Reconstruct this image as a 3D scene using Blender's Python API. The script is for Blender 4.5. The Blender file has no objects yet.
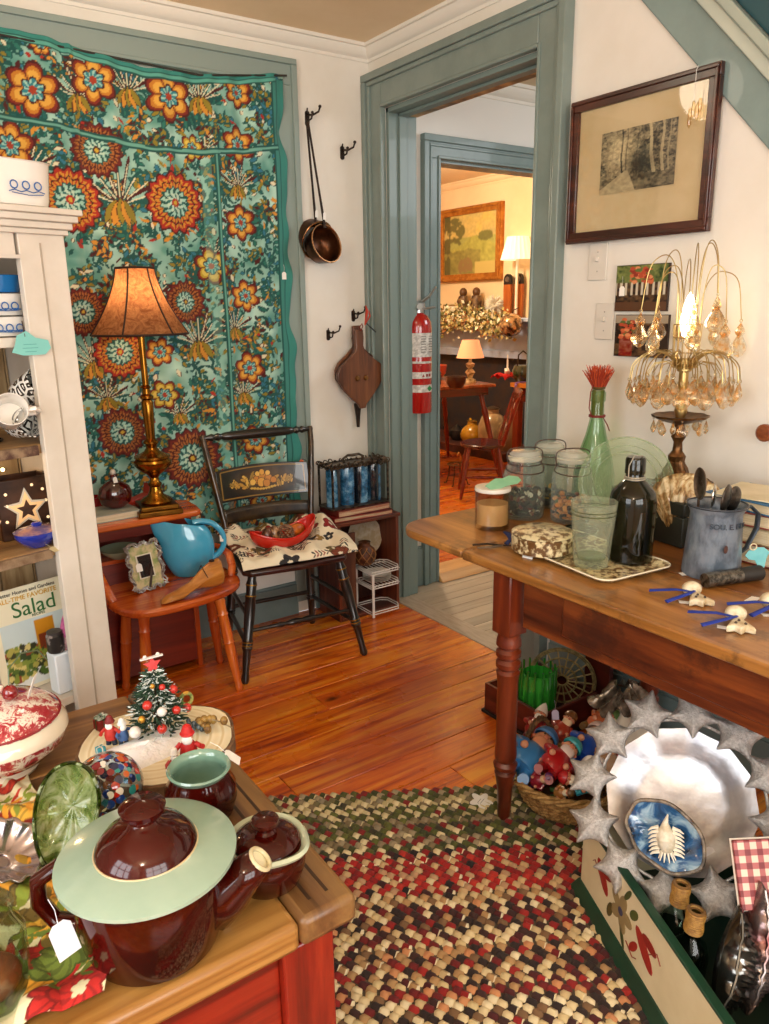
import bpy, math, random
import numpy as np
from mathutils import Matrix, Vector, Euler
random.seed(7); rng = np.random.default_rng(5)
PI = math.pi; S = bpy.context.scene; COL = S.collection
R = math.radians

# ---------------------------------------------------------------- camera geometry
FPX, YAW, PIT, ROL = 765.4, R(34.56), R(15.0), R(-.87)
CAM = np.array([-2.075, -3.086, 1.42])
_f = np.array([math.sin(YAW)*math.cos(PIT), math.cos(YAW)*math.cos(PIT), -math.sin(PIT)])
_r = np.array([math.cos(YAW), -math.sin(YAW), 0.]); _u = np.cross(_r, _f)
_r, _u = _r*math.cos(ROL)+_u*math.sin(ROL), -_r*math.sin(ROL)+_u*math.cos(ROL)
def _ray(px, py): return _r*(px-384.5)-_u*(py-512)+_f*FPX
def Z(px, py, z):
    d = _ray(px, py); return CAM+d*(z-CAM[2])/d[2]
def X(px, py, x=0.):
    d = _ray(px, py); return CAM+d*(x-CAM[0])/d[0]
def Y(px, py, y=0.):
    d = _ray(px, py); return CAM+d*(y-CAM[1])/d[1]

# ---------------------------------------------------------------- materials
def lin(c):
    if isinstance(c, str):
        c = c.lstrip('#'); c = [int(c[i:i+2], 16)/255 for i in (0, 2, 4)]
    return tuple(((x/12.92) if x <= .04045 else ((x+.055)/1.055)**2.4) for x in c[:3])+(1.,)
class NT:
    def __init__(s, name):
        s.m = bpy.data.materials.new(name); s.m.use_nodes = True
        s.t = s.m.node_tree; s.N = s.t.nodes; s.N.clear()
        s.out = s.n('ShaderNodeOutputMaterial')
    def n(s, kind, ins=None, **kw):
        a = s.N.new(kind)
        for k, v in kw.items(): setattr(a, k, v)
        for k, v in (ins or {}).items():
            sock = a.inputs[k]
            if isinstance(v, bpy.types.NodeSocket): s.t.links.new(v, sock)
            else: sock.default_value = v
        return a
    def link(s, a, b): s.t.links.new(a, b)
    def coord(s, scale=(1, 1, 1), kind='Object', loc=(0, 0, 0), rot=(0, 0, 0)):
        tc = s.n('ShaderNodeTexCoord')
        return s.n('ShaderNodeMapping', {'Vector': tc.outputs[kind], 'Scale': scale, 'Location': loc, 'Rotation': rot}).outputs[0]
    def noise(s, vec, scale, detail=4, rough=.5, dist=0, out=0):
        return s.n('ShaderNodeTexNoise', {'Vector': vec, 'Scale': scale, 'Detail': detail, 'Roughness': rough, 'Distortion': dist}).outputs[out]
    def ramp(s, fac, stops, interp='LINEAR'):
        r = s.n('ShaderNodeValToRGB', {'Fac': fac}); cr = r.color_ramp; cr.interpolation = interp
        while len(cr.elements) < len(stops): cr.elements.new(.5)
        for e, (p, c) in zip(cr.elements, stops):
            e.position = p; e.color = lin(c) if not isinstance(c, (int, float)) else (c, c, c, 1)
        return r.outputs[0]
    def mix(s, a, b, f, mode='MIX'):
        x = s.n('ShaderNodeMix', data_type='RGBA', blend_type=mode)
        for sock, v in ((x.inputs[0], f), (x.inputs[6], a), (x.inputs[7], b)):
            if isinstance(v, bpy.types.NodeSocket): s.link(v, sock)
            else: sock.default_value = lin(v) if isinstance(v, str) else v
        return x.outputs[2]
    def bsdf(s, **kw):
        names = dict(color='Base Color', rough='Roughness', metal='Metallic', trans='Transmission Weight', ior='IOR', coat='Coat Weight',
                     emis='Emission Color', es='Emission Strength', sss='Subsurface Weight', sheen='Sheen Weight', spec='Specular IOR Level', alpha='Alpha')
        b = s.n('ShaderNodeBsdfPrincipled')
        for k, v in kw.items():
            if v is None: continue
            sock = b.inputs[names[k]]
            if isinstance(v, bpy.types.NodeSocket): s.link(v, sock)
            else: sock.default_value = lin(v) if isinstance(v, str) else v
        s.b = b; s.link(b.outputs[0], s.out.inputs[0]); return b
    def bump(s, h, strength=.3, dist=.01):
        b = s.n('ShaderNodeBump', {'Height': h, 'Strength': strength, 'Distance': dist}); s.link(b.outputs[0], s.b.inputs['Normal'])
_mc = {}
def pm(c, rough=.5, metal=0, c2=None, ns=30, bump=0, bs=60, coat=0, es=0, sss=0, trans=0, lo=.4, hi=.6, spec=None, stretch=(1, 1, 1), ior=None):
    """plain or mottled material"""
    key = ('pm', c, rough, metal, c2, ns, bump, bs, coat, es, sss, trans, lo, hi, spec, stretch, ior)
    if key in _mc: return _mc[key]
    t = NT('mat_%d' % len(_mc)); v = t.coord(stretch)
    col = t.ramp(t.noise(v, ns, 5, .6), [(lo, c), (hi, c2)]) if c2 else c
    t.bsdf(color=col, rough=rough, metal=metal, coat=coat, sss=sss or None, trans=trans or None, spec=spec, ior=ior,
           emis=(c if es else None), es=es or None)
    if bump: t.bump(t.noise(v, bs, 4, .6), bump, .004)
    _mc[key] = t.m; return t.m
def wood(dark, mid, light, axis=0, scale=1., rough=.4, coat=.2, tint=False, wear=None):
    key = ('wood', dark, mid, light, axis, scale, rough, coat, tint, wear)
    if key in _mc: return _mc[key]
    t = NT('wood_%d' % len(_mc)); sc = [9*scale]*3; sc[axis] = .7*scale
    v = t.coord(tuple(sc))
    if tint:
        at = t.n('ShaderNodeAttribute', attribute_name='tint')
        off = t.n('ShaderNodeVectorMath', {0: at.outputs['Color'], 1: (37., 53., 11.)}, operation='MULTIPLY')
        v = t.n('ShaderNodeVectorMath', {0: v, 1: off.outputs[0]}, operation='ADD').outputs[0]
    n1 = t.noise(v, 1.3, 6, .62, 1.2); n2 = t.noise(v, 9, 4, .7)
    f = t.n('ShaderNodeMath', {0: n1, 1: t.n('ShaderNodeMath', {0: n2, 1: .22}, operation='MULTIPLY').outputs[0]}, operation='ADD').outputs[0]
    col = t.ramp(f, [(.36, dark), (.56, mid), (.78, light)])
    if wear:
        w = t.ramp(t.noise(t.coord(), 7, 6, .7), [(.52, 0.), (.62, 1.)]); col = t.mix(col, wear, t.n('ShaderNodeMath', {0: w, 1: .6}, operation='MULTIPLY').outputs[0])
    if tint:
        g = t.n('ShaderNodeMath', {0: at.outputs['Fac'], 1: .75, 2: .62}, operation='MULTIPLY_ADD').outputs[0]
        gg = t.n('ShaderNodeCombineColor', {0: g, 1: g, 2: g}).outputs[0]
        col = t.mix(col, gg, 1., 'MULTIPLY')
    t.bsdf(color=col, rough=rough, coat=coat); t.b.inputs['Coat Roughness'].default_value = .25
    t.bump(f, .25, .003); _mc[key] = t.m; return t.m
def vcol(rough=.8, bump=0, bs=200, coat=0, metal=0, sheen=0):
    key = ('vc', rough, bump, bs, coat, metal, sheen)
    if key in _mc: return _mc[key]
    t = NT('vcol_%d' % len(_mc)); a = t.n('ShaderNodeVertexColor', layer_name='Col')
    t.bsdf(color=a.outputs[0], rough=rough, coat=coat, metal=metal, sheen=sheen)
    if bump: t.bump(t.noise(t.coord(), bs, 3, .6), bump, .004)
    _mc[key] = t.m; return t.m
def tglass(c='#f4faf6', refl=.9, rough=.03, tintdark=None):
    """thin glass: see-through with a fresnel reflection"""
    key = ('tg', c, refl, rough, tintdark)
    if key in _mc: return _mc[key]
    t = NT('glass_%d' % len(_mc))
    lw = t.n('ShaderNodeLayerWeight', {'Blend': .35})
    tr = t.n('ShaderNodeBsdfTransparent', {'Color': t.mix(c, tintdark or c, lw.outputs['Facing'])})
    gl = t.n('ShaderNodeBsdfGlossy', {'Color': (refl, refl, refl, 1), 'Roughness': rough})
    lf = t.n('ShaderNodeLayerWeight', {'Blend': .5}); fr = t.n('ShaderNodeMath', {0: lf.outputs['Facing'], 1: 3.5}, operation='POWER')
    f2 = t.n('ShaderNodeMath', {0: fr.outputs[0], 1: .65, 2: .035}, operation='MULTIPLY_ADD', use_clamp=True)
    mx = t.n('ShaderNodeMixShader', {0: f2.outputs[0], 1: tr.outputs[0], 2: gl.outputs[0]})
    t.link(mx.outputs[0], t.out.inputs[0]); _mc[key] = t.m; return t.m

def hz(c, a, rough=.08):
    """slightly cloudy pressed glass"""
    key = ('hz', c, a, rough)
    if key in _mc: return _mc[key]
    t = NT('pressed_glass_%d' % len(_mc)); lf = t.n('ShaderNodeLayerWeight', {'Blend': .5}); f = t.n('ShaderNodeMath', {0: lf.outputs['Facing'], 1: 2.5}, operation='POWER')
    tr = t.n('ShaderNodeBsdfTransparent', {'Color': t.mix('#f6f8f4', c, f.outputs[0])}); pb = t.n('ShaderNodeBsdfPrincipled', {'Base Color': lin(c), 'Roughness': rough, 'Coat Weight': 1.})
    ff = t.n('ShaderNodeMath', {0: f.outputs[0], 1: .5, 2: a}, operation='MULTIPLY_ADD', use_clamp=True)
    t.link(t.n('ShaderNodeMixShader', {0: ff.outputs[0], 1: tr.outputs[0], 2: pb.outputs[0]}).outputs[0], t.out.inputs[0]); _mc[key] = t.m; return t.m

# ---------------------------------------------------------------- mesh builder
def T(x=0, y=0, z=0, rx=0, ry=0, rz=0, s=1):
    m = Matrix.Translation((x, y, z)) @ Euler((rx, ry, rz)).to_matrix().to_4x4()
    if s != 1:
        s = (s, s, s) if isinstance(s, (int, float)) else s
        m = m @ Matrix.Diagonal((*s, 1))
    return m
def frame_to(a, b):
    """matrix whose z axis runs from a to b, origin a"""
    a, b = Vector(a), Vector(b); return Matrix.Translation(a) @ (b-a).to_track_quat('Z', 'Y').to_matrix().to_4x4()
class MB:
    def __init__(s): s.v = []; s.f = []; s.c = []; s.cc = None
    def add(s, vs, fs, M=None):
        o = len(s.v)
        if M is not None: vs = [tuple(M @ Vector(p)) for p in vs]
        s.v += [tuple(map(float, p)) for p in vs]; s.f += [[i+o for i in f] for f in fs]
        s.c += [s.cc]*len(fs); return s
    def col(s, c): s.cc = lin(c) if isinstance(c, str) else c; return s
    def box(s, c, d, M=None):
        (x, y, z), (a, b, h) = c, (d[0]/2, d[1]/2, d[2]/2)
        vs = [(x+i*a, y+j*b, z+k*h) for i in (-1, 1) for j in (-1, 1) for k in (-1, 1)]
        return s.add(vs, [(0, 1, 3, 2), (4, 6, 7, 5), (0, 4, 5, 1), (2, 3, 7, 6), (0, 2, 6, 4), (1, 5, 7, 3)], M)
    def lim(s, x0, x1, y0, y1, z0, z1, M=None): return s.box(((x0+x1)/2, (y0+y1)/2, (z0+z1)/2), (abs(x1-x0), abs(y1-y0), abs(z1-z0)), M)
    def lathe(s, prof, seg=28, M=None, sx=1, sy=1, wob=None, a0=0, a1=2*PI):
        vs, fs, n = [], [], len(prof); full = abs(a1-a0-2*PI) < 1e-6; m = seg if full else seg+1
        for i in range(m):
            a = a0+(a1-a0)*i/seg; ca, sa = math.cos(a), math.sin(a)
            for (r, z) in prof:
                q = r*(wob(a, z) if wob else 1); vs.append((q*ca*sx, q*sa*sy, z))
        for i in range(seg):
            j = (i+1) % m
            for k in range(n-1):
                if prof[k][0] < 1e-6 and prof[k+1][0] < 1e-6: continue
                fs.append((i*n+k, j*n+k, j*n+k+1, i*n+k+1))
        return s.add(vs, fs, M)
    def tube(s, pts, r, seg=8, closed=False, M=None, caps=True, flat=1):
        P = [Vector(p) for p in pts]; n = len(P); rr = r if isinstance(r, (list, tuple)) else [r]*n
        vs, fs = [], []; up = None
        for i, p in enumerate(P):
            a = P[(i-1) % n] if (closed or i > 0) else p; b = P[(i+1) % n] if (closed or i < n-1) else p
            t = (b-a).normalized()
            if up is None: up = Vector((0, 0, 1)) if abs(t.z) < .9 else Vector((1, 0, 0))
            side = t.cross(up); side.normalize(); up = side.cross(t).normalized()
            for k in range(seg):
                q = 2*PI*k/seg; vs.append(p+side*math.cos(q)*rr[i]+up*math.sin(q)*rr[i]*flat)
        for i in range(n if closed else n-1):
            j = (i+1) % n
            for k in range(seg):
                l = (k+1) % seg; fs.append((i*seg+k, i*seg+l, j*seg+l, j*seg+k))
        if caps and not closed: fs += [tuple(range(seg))[::-1], tuple((n-1)*seg+k for k in range(seg))]
        return s.add(vs, fs, M)
    def prism(s, poly, h0, h1, M=None, bev=0):
        n = len(poly); vs = [(x, y, h0) for x, y in poly]+[(x, y, h1) for x, y in poly]
        fs = [tuple(range(n))[::-1], tuple(range(n, 2*n))]+[(i, (i+1) % n, n+(i+1) % n, n+i) for i in range(n)]
        return s.add(vs, fs, M)
    def sph(s, c, r, seg=12, rings=8, M=None):
        r = (r, r, r) if isinstance(r, (int, float)) else r
        vs = []; fs = []
        for i in range(rings+1):
            ph = PI*i/rings-PI/2
            for k in range(seg):
                q = 2*PI*k/seg
                vs.append((c[0]+r[0]*math.cos(ph)*math.cos(q), c[1]+r[1]*math.cos(ph)*math.sin(q), c[2]+r[2]*math.sin(ph)))
        for i in range(rings):
            for k in range(seg):
                l = (k+1) % seg; fs.append((i*seg+k, i*seg+l, (i+1)*seg+l, (i+1)*seg+k))
        return s.add(vs, fs, M)
    def torus(s, R_, r, seg=28, ss=8, M=None, sx=1, sy=1):
        return s.tube([(R_*sx*math.cos(2*PI*i/seg), R_*sy*math.sin(2*PI*i/seg), 0) for i in range(seg)], r, ss, True, M)
    def grid(s, fn, nu, nv, M=None, cu=False):
        vs = [fn(i/(nu-1) if not cu else i/nu, j/(nv-1)) for i in range(nu) for j in range(nv)]; fs = []
        for i in range(nu if cu else nu-1):
            k = (i+1) % nu
            for j in range(nv-1): fs.append((i*nv+j, k*nv+j, k*nv+j+1, i*nv+j+1))
        return s.add(vs, fs, M)
    def build(s, name, mat, parent=None, loc=(0, 0, 0), rot=(0, 0, 0), bevel=0, solid=0, sub=0, ang=38, M=None):
        me = bpy.data.meshes.new(name); me.from_pydata(s.v, [], s.f)
        if any(c is not None for c in s.c):
            ca = me.color_attributes.new('Col', 'FLOAT_COLOR', 'CORNER')
            arr = []
            for f, c in zip(s.f, s.c): arr += list(c or (1, 1, 1, 1))*len(f)
            ca.data.foreach_set('color', arr)
        me.materials.append(mat); me.validate(); me.shade_smooth(); me.set_sharp_from_angle(angle=R(ang))
        o = bpy.data.objects.new(name, me); COL.objects.link(o)
        if M is not None: o.matrix_world = M
        else: o.location = loc; o.rotation_euler = rot
        if parent is not None: o.parent = parent
        import bmesh
        bm = bmesh.new(); bm.from_mesh(me); bmesh.ops.recalc_face_normals(bm, faces=bm.faces); bm.to_mesh(me); bm.free()
        if solid: m = o.modifiers.new('s', 'SOLIDIFY'); m.thickness = solid; m.offset = 0
        if bevel: m = o.modifiers.new('b', 'BEVEL'); m.width = bevel; m.segments = 2; m.limit_method = 'ANGLE'; m.angle_limit = R(40)
        if sub: m = o.modifiers.new('u', 'SUBSURF'); m.levels = sub; m.render_levels = sub
        return o
def thing(name, label, cat, loc=(0, 0, 0), rz=0, group=None, rot=None, s=1):
    o = bpy.data.objects.new(name, None); COL.objects.link(o); o.empty_display_size = .05
    o.location = tuple(map(float, loc)); o.rotation_euler = rot if rot else (0, 0, rz); o.scale = (s, s, s)
    o['label'] = label; o['category'] = cat
    if group: o['group'] = group
    return o
def tag(o, label, cat, group=None):
    o['label'] = label; o['category'] = cat
    if group: o['group'] = group
    return o
def struct(o): o['kind'] = 'structure'; return o
def dup(root, loc, rot=None, label=None, s=None):
    r = root.copy(); COL.objects.link(r); r.location = tuple(map(float, loc))
    if rot is not None: r.rotation_euler = rot
    if s: r.scale = (s, s, s)
    if label: r['label'] = label
    for ch in list(root.children):
        c = ch.copy(); COL.objects.link(c); c.parent = r
        for g in list(ch.children):
            d = g.copy(); COL.objects.link(d); d.parent = c
    return r
def rrect(w, d, r, n=6):
    """rounded rectangle outline centred on the origin"""
    p = []
    for cx, cy, a0 in ((w/2-r, d/2-r, 0), (-w/2+r, d/2-r, 90), (-w/2+r, -d/2+r, 180), (w/2-r, -d/2+r, 270)):
        for i in range(n+1):
            a = R(a0+90*i/n); p.append((cx+r*math.cos(a), cy+r*math.sin(a)))
    return p
def orient(y, z):
    """rotation whose local y follows y and local z leans towards z"""
    y = Vector(y).normalized(); x = y.cross(Vector(z)).normalized(); z = x.cross(y); return Matrix((x, y, z)).transposed().to_euler()
def curve(P, n=5):
    """smooth (Catmull-Rom) polyline through points"""
    P = [Vector(p) for p in P]; Q = [P[0]*2-P[1]]+P+[P[-1]*2-P[-2]]; o = []
    for i in range(1, len(Q)-2):
        a, b, c, d = Q[i-1:i+3]
        for k in range(n):
            t = k/n; o.append(.5*((2*b)+(c-a)*t+(2*a-5*b+4*c-d)*t*t+(3*b-a-3*c+d)*t**3))
    return o+[P[-1]]
def text_part(txt, size, mat, parent, M, name='lettering', ext=.0006, align='CENTER', font=None):
    cu = bpy.data.curves.new(name, 'FONT'); cu.body = txt; cu.size = size; cu.extrude = ext; cu.align_x = align; cu.align_y = 'CENTER'
    cu.materials.append(mat); o = bpy.data.objects.new('tmp', cu); COL.objects.link(o)
    bpy.context.view_layer.update(); me = bpy.data.meshes.new_from_object(o.evaluated_get(bpy.context.evaluated_depsgraph_get()))
    bpy.data.objects.remove(o); bpy.data.curves.remove(cu); me.name = name
    o = bpy.data.objects.new(name, me); COL.objects.link(o); o.parent = parent; o.matrix_local = M; return o
TAG = lambda: pm('#f2eee6', .7)
def price_tag(parent, loc, rot=(0, 0, 0), w=.022, h=.034, name='price_tag', mat=None, string=.03):
    b = MB().prism([(-w/2, -h), (w/2, -h), (w/2, -.006), (w/4, 0), (-w/4, 0), (-w/2, -.006)], -.0004, .0004)
    b.tube([(0, 0, 0), (.002, string*.5, .001), (0, string, 0)], .0005, 4)
    return b.build(name, mat or TAG(), parent, loc, rot)
# ================================================================ SETTING
def gridmesh(name, P, C, mat, parent=None, loc=(0, 0, 0)):
    """height-field style sheet from an array of points with colours per point"""
    nu, nv = P.shape[:2]; me = bpy.data.meshes.new(name)
    idx = np.arange(nu*nv).reshape(nu, nv)
    F = np.stack([idx[:-1, :-1], idx[1:, :-1], idx[1:, 1:], idx[:-1, 1:]], -1).reshape(-1, 4)
    me.vertices.add(nu*nv); me.vertices.foreach_set('co', P.reshape(-1).astype('f'))
    me.loops.add(F.size); me.loops.foreach_set('vertex_index', F.reshape(-1).astype('i'))
    me.polygons.add(len(F)); me.polygons.foreach_set('loop_start', np.arange(0, F.size, 4).astype('i')); me.polygons.foreach_set('loop_total', np.full(len(F), 4, 'i'))
    me.update(); me.validate()
    ca = me.color_attributes.new('Col', 'FLOAT_COLOR', 'POINT')
    c4 = np.ones((nu*nv, 4), 'f'); c4[:, :3] = C.reshape(-1, 3); ca.data.foreach_set('color', c4.reshape(-1))
    me.materials.append(mat); me.shade_smooth()
    o = bpy.data.objects.new(name, me); COL.objects.link(o); o.location = loc; o.parent = parent; return o
def L3(c): return np.array(lin(c)[:3])
WALL = pm('#e9e3d8', .75, c2='#e3dccf', ns=2.5, bump=.06, bs=25)
TEALP = pm('#818f88', .42, c2='#78867f', ns=6, coat=.15, bump=.05, bs=30)
TEALH = pm('#768886', .42, c2='#6d807d', ns=6, coat=.15)
CROWN = pm('#e8e2d6', .5)
CEIL = pm('#f4dcb8', .8, c2='#efd5ae', ns=3)
FARW = pm('#f1d6ab', .75, c2='#ecd0a4', ns=3)

def boards(name, x0, x1, y0, y1, z, w, mat, lens=(1.6, 3.2), gap=.0025, thick=.02, axis=0):
    b = MB(); tints = []
    v = y0
    while v < y1-1e-4:
        ww = min(w*random.uniform(.85, 1.15), y1-v); u = x0
        while u < x1-1e-4:
            l = min(random.uniform(*lens), x1-u)
            if x1-u-l < .3: l = x1-u
            if axis == 0: b.lim(u+gap/2, u+l-gap/2, v+gap/2, v+ww-gap/2, z-thick, z)
            else: b.lim(v+gap/2, v+ww-gap/2, u+gap/2, u+l-gap/2, z-thick, z)
            tints.append(random.random()); u += l
        v += ww
    o = b.build(name, mat); me = o.data
    ca = me.color_attributes.new('tint', 'FLOAT_COLOR', 'CORNER')
    arr = []
    zc = {}
    for p in me.polygons:
        k = tints[min(p.index//6, len(tints)-1)]; arr += [k, (k*7.3) % 1, (k*3.1) % 1, 1]*p.loop_total
    ca.data.foreach_set('color', arr)
    m = o.modifiers.new('b', 'BEVEL'); m.width = .0015; m.segments = 1; m.limit_method = 'ANGLE'
    return struct(o)
def pine():
    t = NT('orange_pine'); at = t.n('ShaderNodeAttribute', attribute_name='tint')
    off = t.n('ShaderNodeVectorMath', {0: at.outputs['Color'], 1: (37., 53., 11.)}, operation='MULTIPLY')
    v = t.n('ShaderNodeVectorMath', {0: t.coord((1.1, 16, 16)), 1: off.outputs[0]}, operation='ADD').outputs[0]
    n1 = t.noise(v, 1., 6, .6, 1.6); n2 = t.noise(v, 5, 5, .7)
    f = t.n('ShaderNodeMath', {0: n1, 1: t.n('ShaderNodeMath', {0: n2, 1: .25}, operation='MULTIPLY').outputs[0]}, operation='ADD').outputs[0]
    col = t.ramp(f, [(.38, '#551a04'), (.5, '#b04206'), (.62, '#e2700a'), (.8, '#f7a52c')])
    big = t.ramp(t.noise(t.coord((.7, 1.6, 1), loc=(3, 1, 0)), 1.6, 4, .6), [(.4, 0.), (.62, 1.)])
    col = t.mix(col, t.mix(col, '#a83a10', .55), big)
    # worn scuffs and dark knots
    w = t.ramp(t.noise(t.coord((1.2, 5, 1)), 6, 7, .75), [(.60, 0.), (.68, 1.)])
    col = t.mix(col, '#3a1608', t.n('ShaderNodeMath', {0: w, 1: .5}, operation='MULTIPLY').outputs[0])
    k = t.n('ShaderNodeTexVoronoi', {'Vector': t.coord((1.6, 3.4, 1), loc=(.3, .4, 0)), 'Scale': 1.}).outputs['Distance']
    col = t.mix('#2a0f05', col, t.ramp(k, [(.03, 0.), (.075, 1.)]))
    g = t.n('ShaderNodeMath', {0: at.outputs['Fac'], 1: .5, 2: .75}, operation='MULTIPLY_ADD').outputs[0]
    col = t.mix(col, t.n('ShaderNodeCombineColor', {0: g, 1: g, 2: g}).outputs[0], 1., 'MULTIPLY')
    t.bsdf(color=col, rough=t.ramp(t.noise(t.coord(), 5, 4), [(.3, .2), (.7, .38)]), coat=.5, spec=.6)
    t.b.inputs['Coat Roughness'].default_value = .22
    t.bump(f, .22, .003); return t.m
PINE = pine()
boards('floor', -3.4, 0.0, -4.8, 0.0, 0, .15, PINE)
struct(MB().lim(-3.4, 0, -4.8, 0, -.06, -.021).build('floor_underlay', pm('#2a1408', .9)))
HALLW = wood('#8d7f6a', '#aa9a82', '#bdae95', 0, 1, .55, 0, tint=True)
boards('floor_hall', .1, 2.2, -2.2, -.05, -.002, .075, HALLW, (1.2, 2.4))
struct(MB().lim(-.005, .1, -1.05, -.12, -.02, .004).build('threshold', pm('#b5a48d', .5, c2='#a4927b', ns=12, stretch=(6, 1, 1)), bevel=.004))
struct(MB().lim(.1, 2.2, -2.2, -.05, -.06, -.023).build('floor_hall_underlay', pm('#3a2c1e', .9)))
boards('floor_far_room', .2, 3.3, -.05, 5.2, .045, .13, PINE, (1.2, 2.6))

H = 2.505
# back wall: solid wall with the window built over it
o = MB(); o.lim(-3.4, -1.98, 0, .14, 0, H); o.lim(-.46, .15, 0, .14, 0, H); o.lim(-1.98, -.46, 0, .14, 2.33, H); o.lim(-1.98, -.46, 0, .14, 0, .5)
struct(o.build('wall_back', WALL))
# right wall with the door opening
DY0, DY1, DZ = -1.045, -.128, 2.242
o = MB(); o.lim(0, .14, DY1, 0, 0, H); o.lim(0, .14, -4.8, DY0, 0, H); o.lim(0, .14, DY0, DY1, DZ, H)
struct(o.build('wall_right', WALL))
struct(MB().lim(-3.4, .14, -4.8, .14, H, H+.05).build('ceiling', CEIL))
# left and front walls behind the camera, window openings added for the fill lights
o = MB(); o.lim(-3.54, -3.4, -4.8, -3.4, 0, H); o.lim(-3.54, -3.4, -2.0, .14, 0, H); o.lim(-3.54, -3.4, -3.4, -2.0, 0, .7); o.lim(-3.54, -3.4, -3.4, -2.0, 2.2, H)
struct(o.build('wall_left', WALL))
o = MB(); o.lim(-3.54, -2.9, -4.94, -4.8, 0, H); o.lim(-.7, .14, -4.94, -4.8, 0, H); o.lim(-2.9, -.7, -4.94, -4.8, 0, .7); o.lim(-2.9, -.7, -4.94, -4.8, 2.25, H)
struct(o.build('wall_front', WALL))
for nm, (a0, a1) in {'added_window_left': ((-3.47, -3.4), (-3.47, -2.0)), 'added_window_front': ((-2.9, -4.87), (-.7, -4.87))}.items():  # unseen window frames, added to go with the fill lights
    b = MB(); n = 3
    for i in range(n+1):
        q = i/n; x = a0[0]+(a1[0]-a0[0])*q; y = a0[1]+(a1[1]-a0[1])*q; b.box((x, y, 1.46), (.05, .05, 1.52))
    for z in (.72, 1.46, 2.2): b.box(((a0[0]+a1[0])/2, (a0[1]+a1[1])/2, z), (abs(a1[0]-a0[0])+.04, abs(a1[1]-a0[1])+.04, .05))
    struct(b.build(nm, TEALP))

# crown moulding: cove + fillets
def crown(name, a, b, inward, top, mat=CROWN, k=1.0):
    prof = [(0, -.062), (.006, -.062), (.007, -.05), (.016, -.046), (.026, -.036), (.034, -.022), (.036, -.014), (.046, -.012), (.048, 0), (0, 0)]
    a = Vector((a[0], a[1], top)); b = Vector((b[0], b[1], top)); n = Vector((*inward, 0))
    vs = []
    for e in (a, b):
        for u, z in prof: vs.append(e+n*u*k+Vector((0, 0, z*k)))
    m = len(prof); fs = [(i, (i+1) % m, m+(i+1) % m, m+i) for i in range(m)]+[tuple(range(m)), tuple(range(m, 2*m))[::-1]]
    return struct(MB().add(vs, fs).build(name, mat, ang=25))
crown('trim_1', (-3.4, 0), (0, 0), (0, -1), H)
crown('trim_2', (0, 0), (0, -4.8), (-1, 0), H)
# ceiling-line picture rail shadow strip
# ---- window_1 behind the hanging cloth
def casing(name, cuts, mat, depth_axis): ...
b = MB()
ZT = 2.393
b.lim(-2.06, -.385, -.022, 0, 2.30, ZT); b.lim(-.475, -.385, -.022, 0, 0.06, 2.30); b.lim(-2.06, -1.97, -.022, 0, .06, 2.30)
b.lim(-2.075, -.372, -.034, 0, ZT-.018, ZT+.004); b.lim(-.397, -.372, -.034, 0, .06, ZT-.018); b.lim(-2.075, -2.05, -.034, 0, .06, ZT-.018)
b.lim(-.482, -.468, -.03, 0, .5, 2.31); b.lim(-1.98, -.47, -.03, 0, 2.296, 2.31)
b.lim(-2.0, -.45, -.05, .0, .44, .48)
w1 = struct(b.build('window_1', pm('#8b9a93', .42, coat=.15), bevel=.003))
b = MB(); b.lim(-1.97, -.47, .02, .06, .48, .56); b.lim(-1.97, -.47, .02, .06, 2.22, 2.31); b.lim(-1.97, -1.9, .02, .06, .5, 2.3); b.lim(-.54, -.47, .02, .06, .5, 2.3)
b.lim(-1.24, -1.2, .025, .055, .5, 2.3); b.lim(-1.97, -.47, .025, .055, 1.38, 1.43)
b.build('window_sash', pm('#e2ded2', .5), w1)
MB().lim(-1.95, -.49, .036, .042, .52, 2.28).build('window_pane', tglass(), w1)
# baseboards
for nm, l in (('baseboard_back', (-3.4, -2.07, -.018, 0, 0, .15)), ('baseboard_back_under_window', (-2.0, -.47, -.018, 0, 0, .15)), ('baseboard_back_corner', (-.37, 0, -.018, 0, 0, .15)), ('baseboard_right', (-.018, 0, -4.8, -1.2, 0, .16)), ('baseboard_left', (-3.4, -3.382, -4.8, 0, 0, .15)), ('baseboard_front', (-3.4, 0, -4.8, -4.782, 0, .15))):
    b = MB().lim(*l); l2 = list(l); l2[4] = l[5]; l2[5] = l[5]+.012
    if 'right' in nm: l2[0] += .006
    if 'back' in nm: l2[2] += .006
    b.lim(*l2); struct(b.build(nm, TEALH, bevel=.002))
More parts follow.
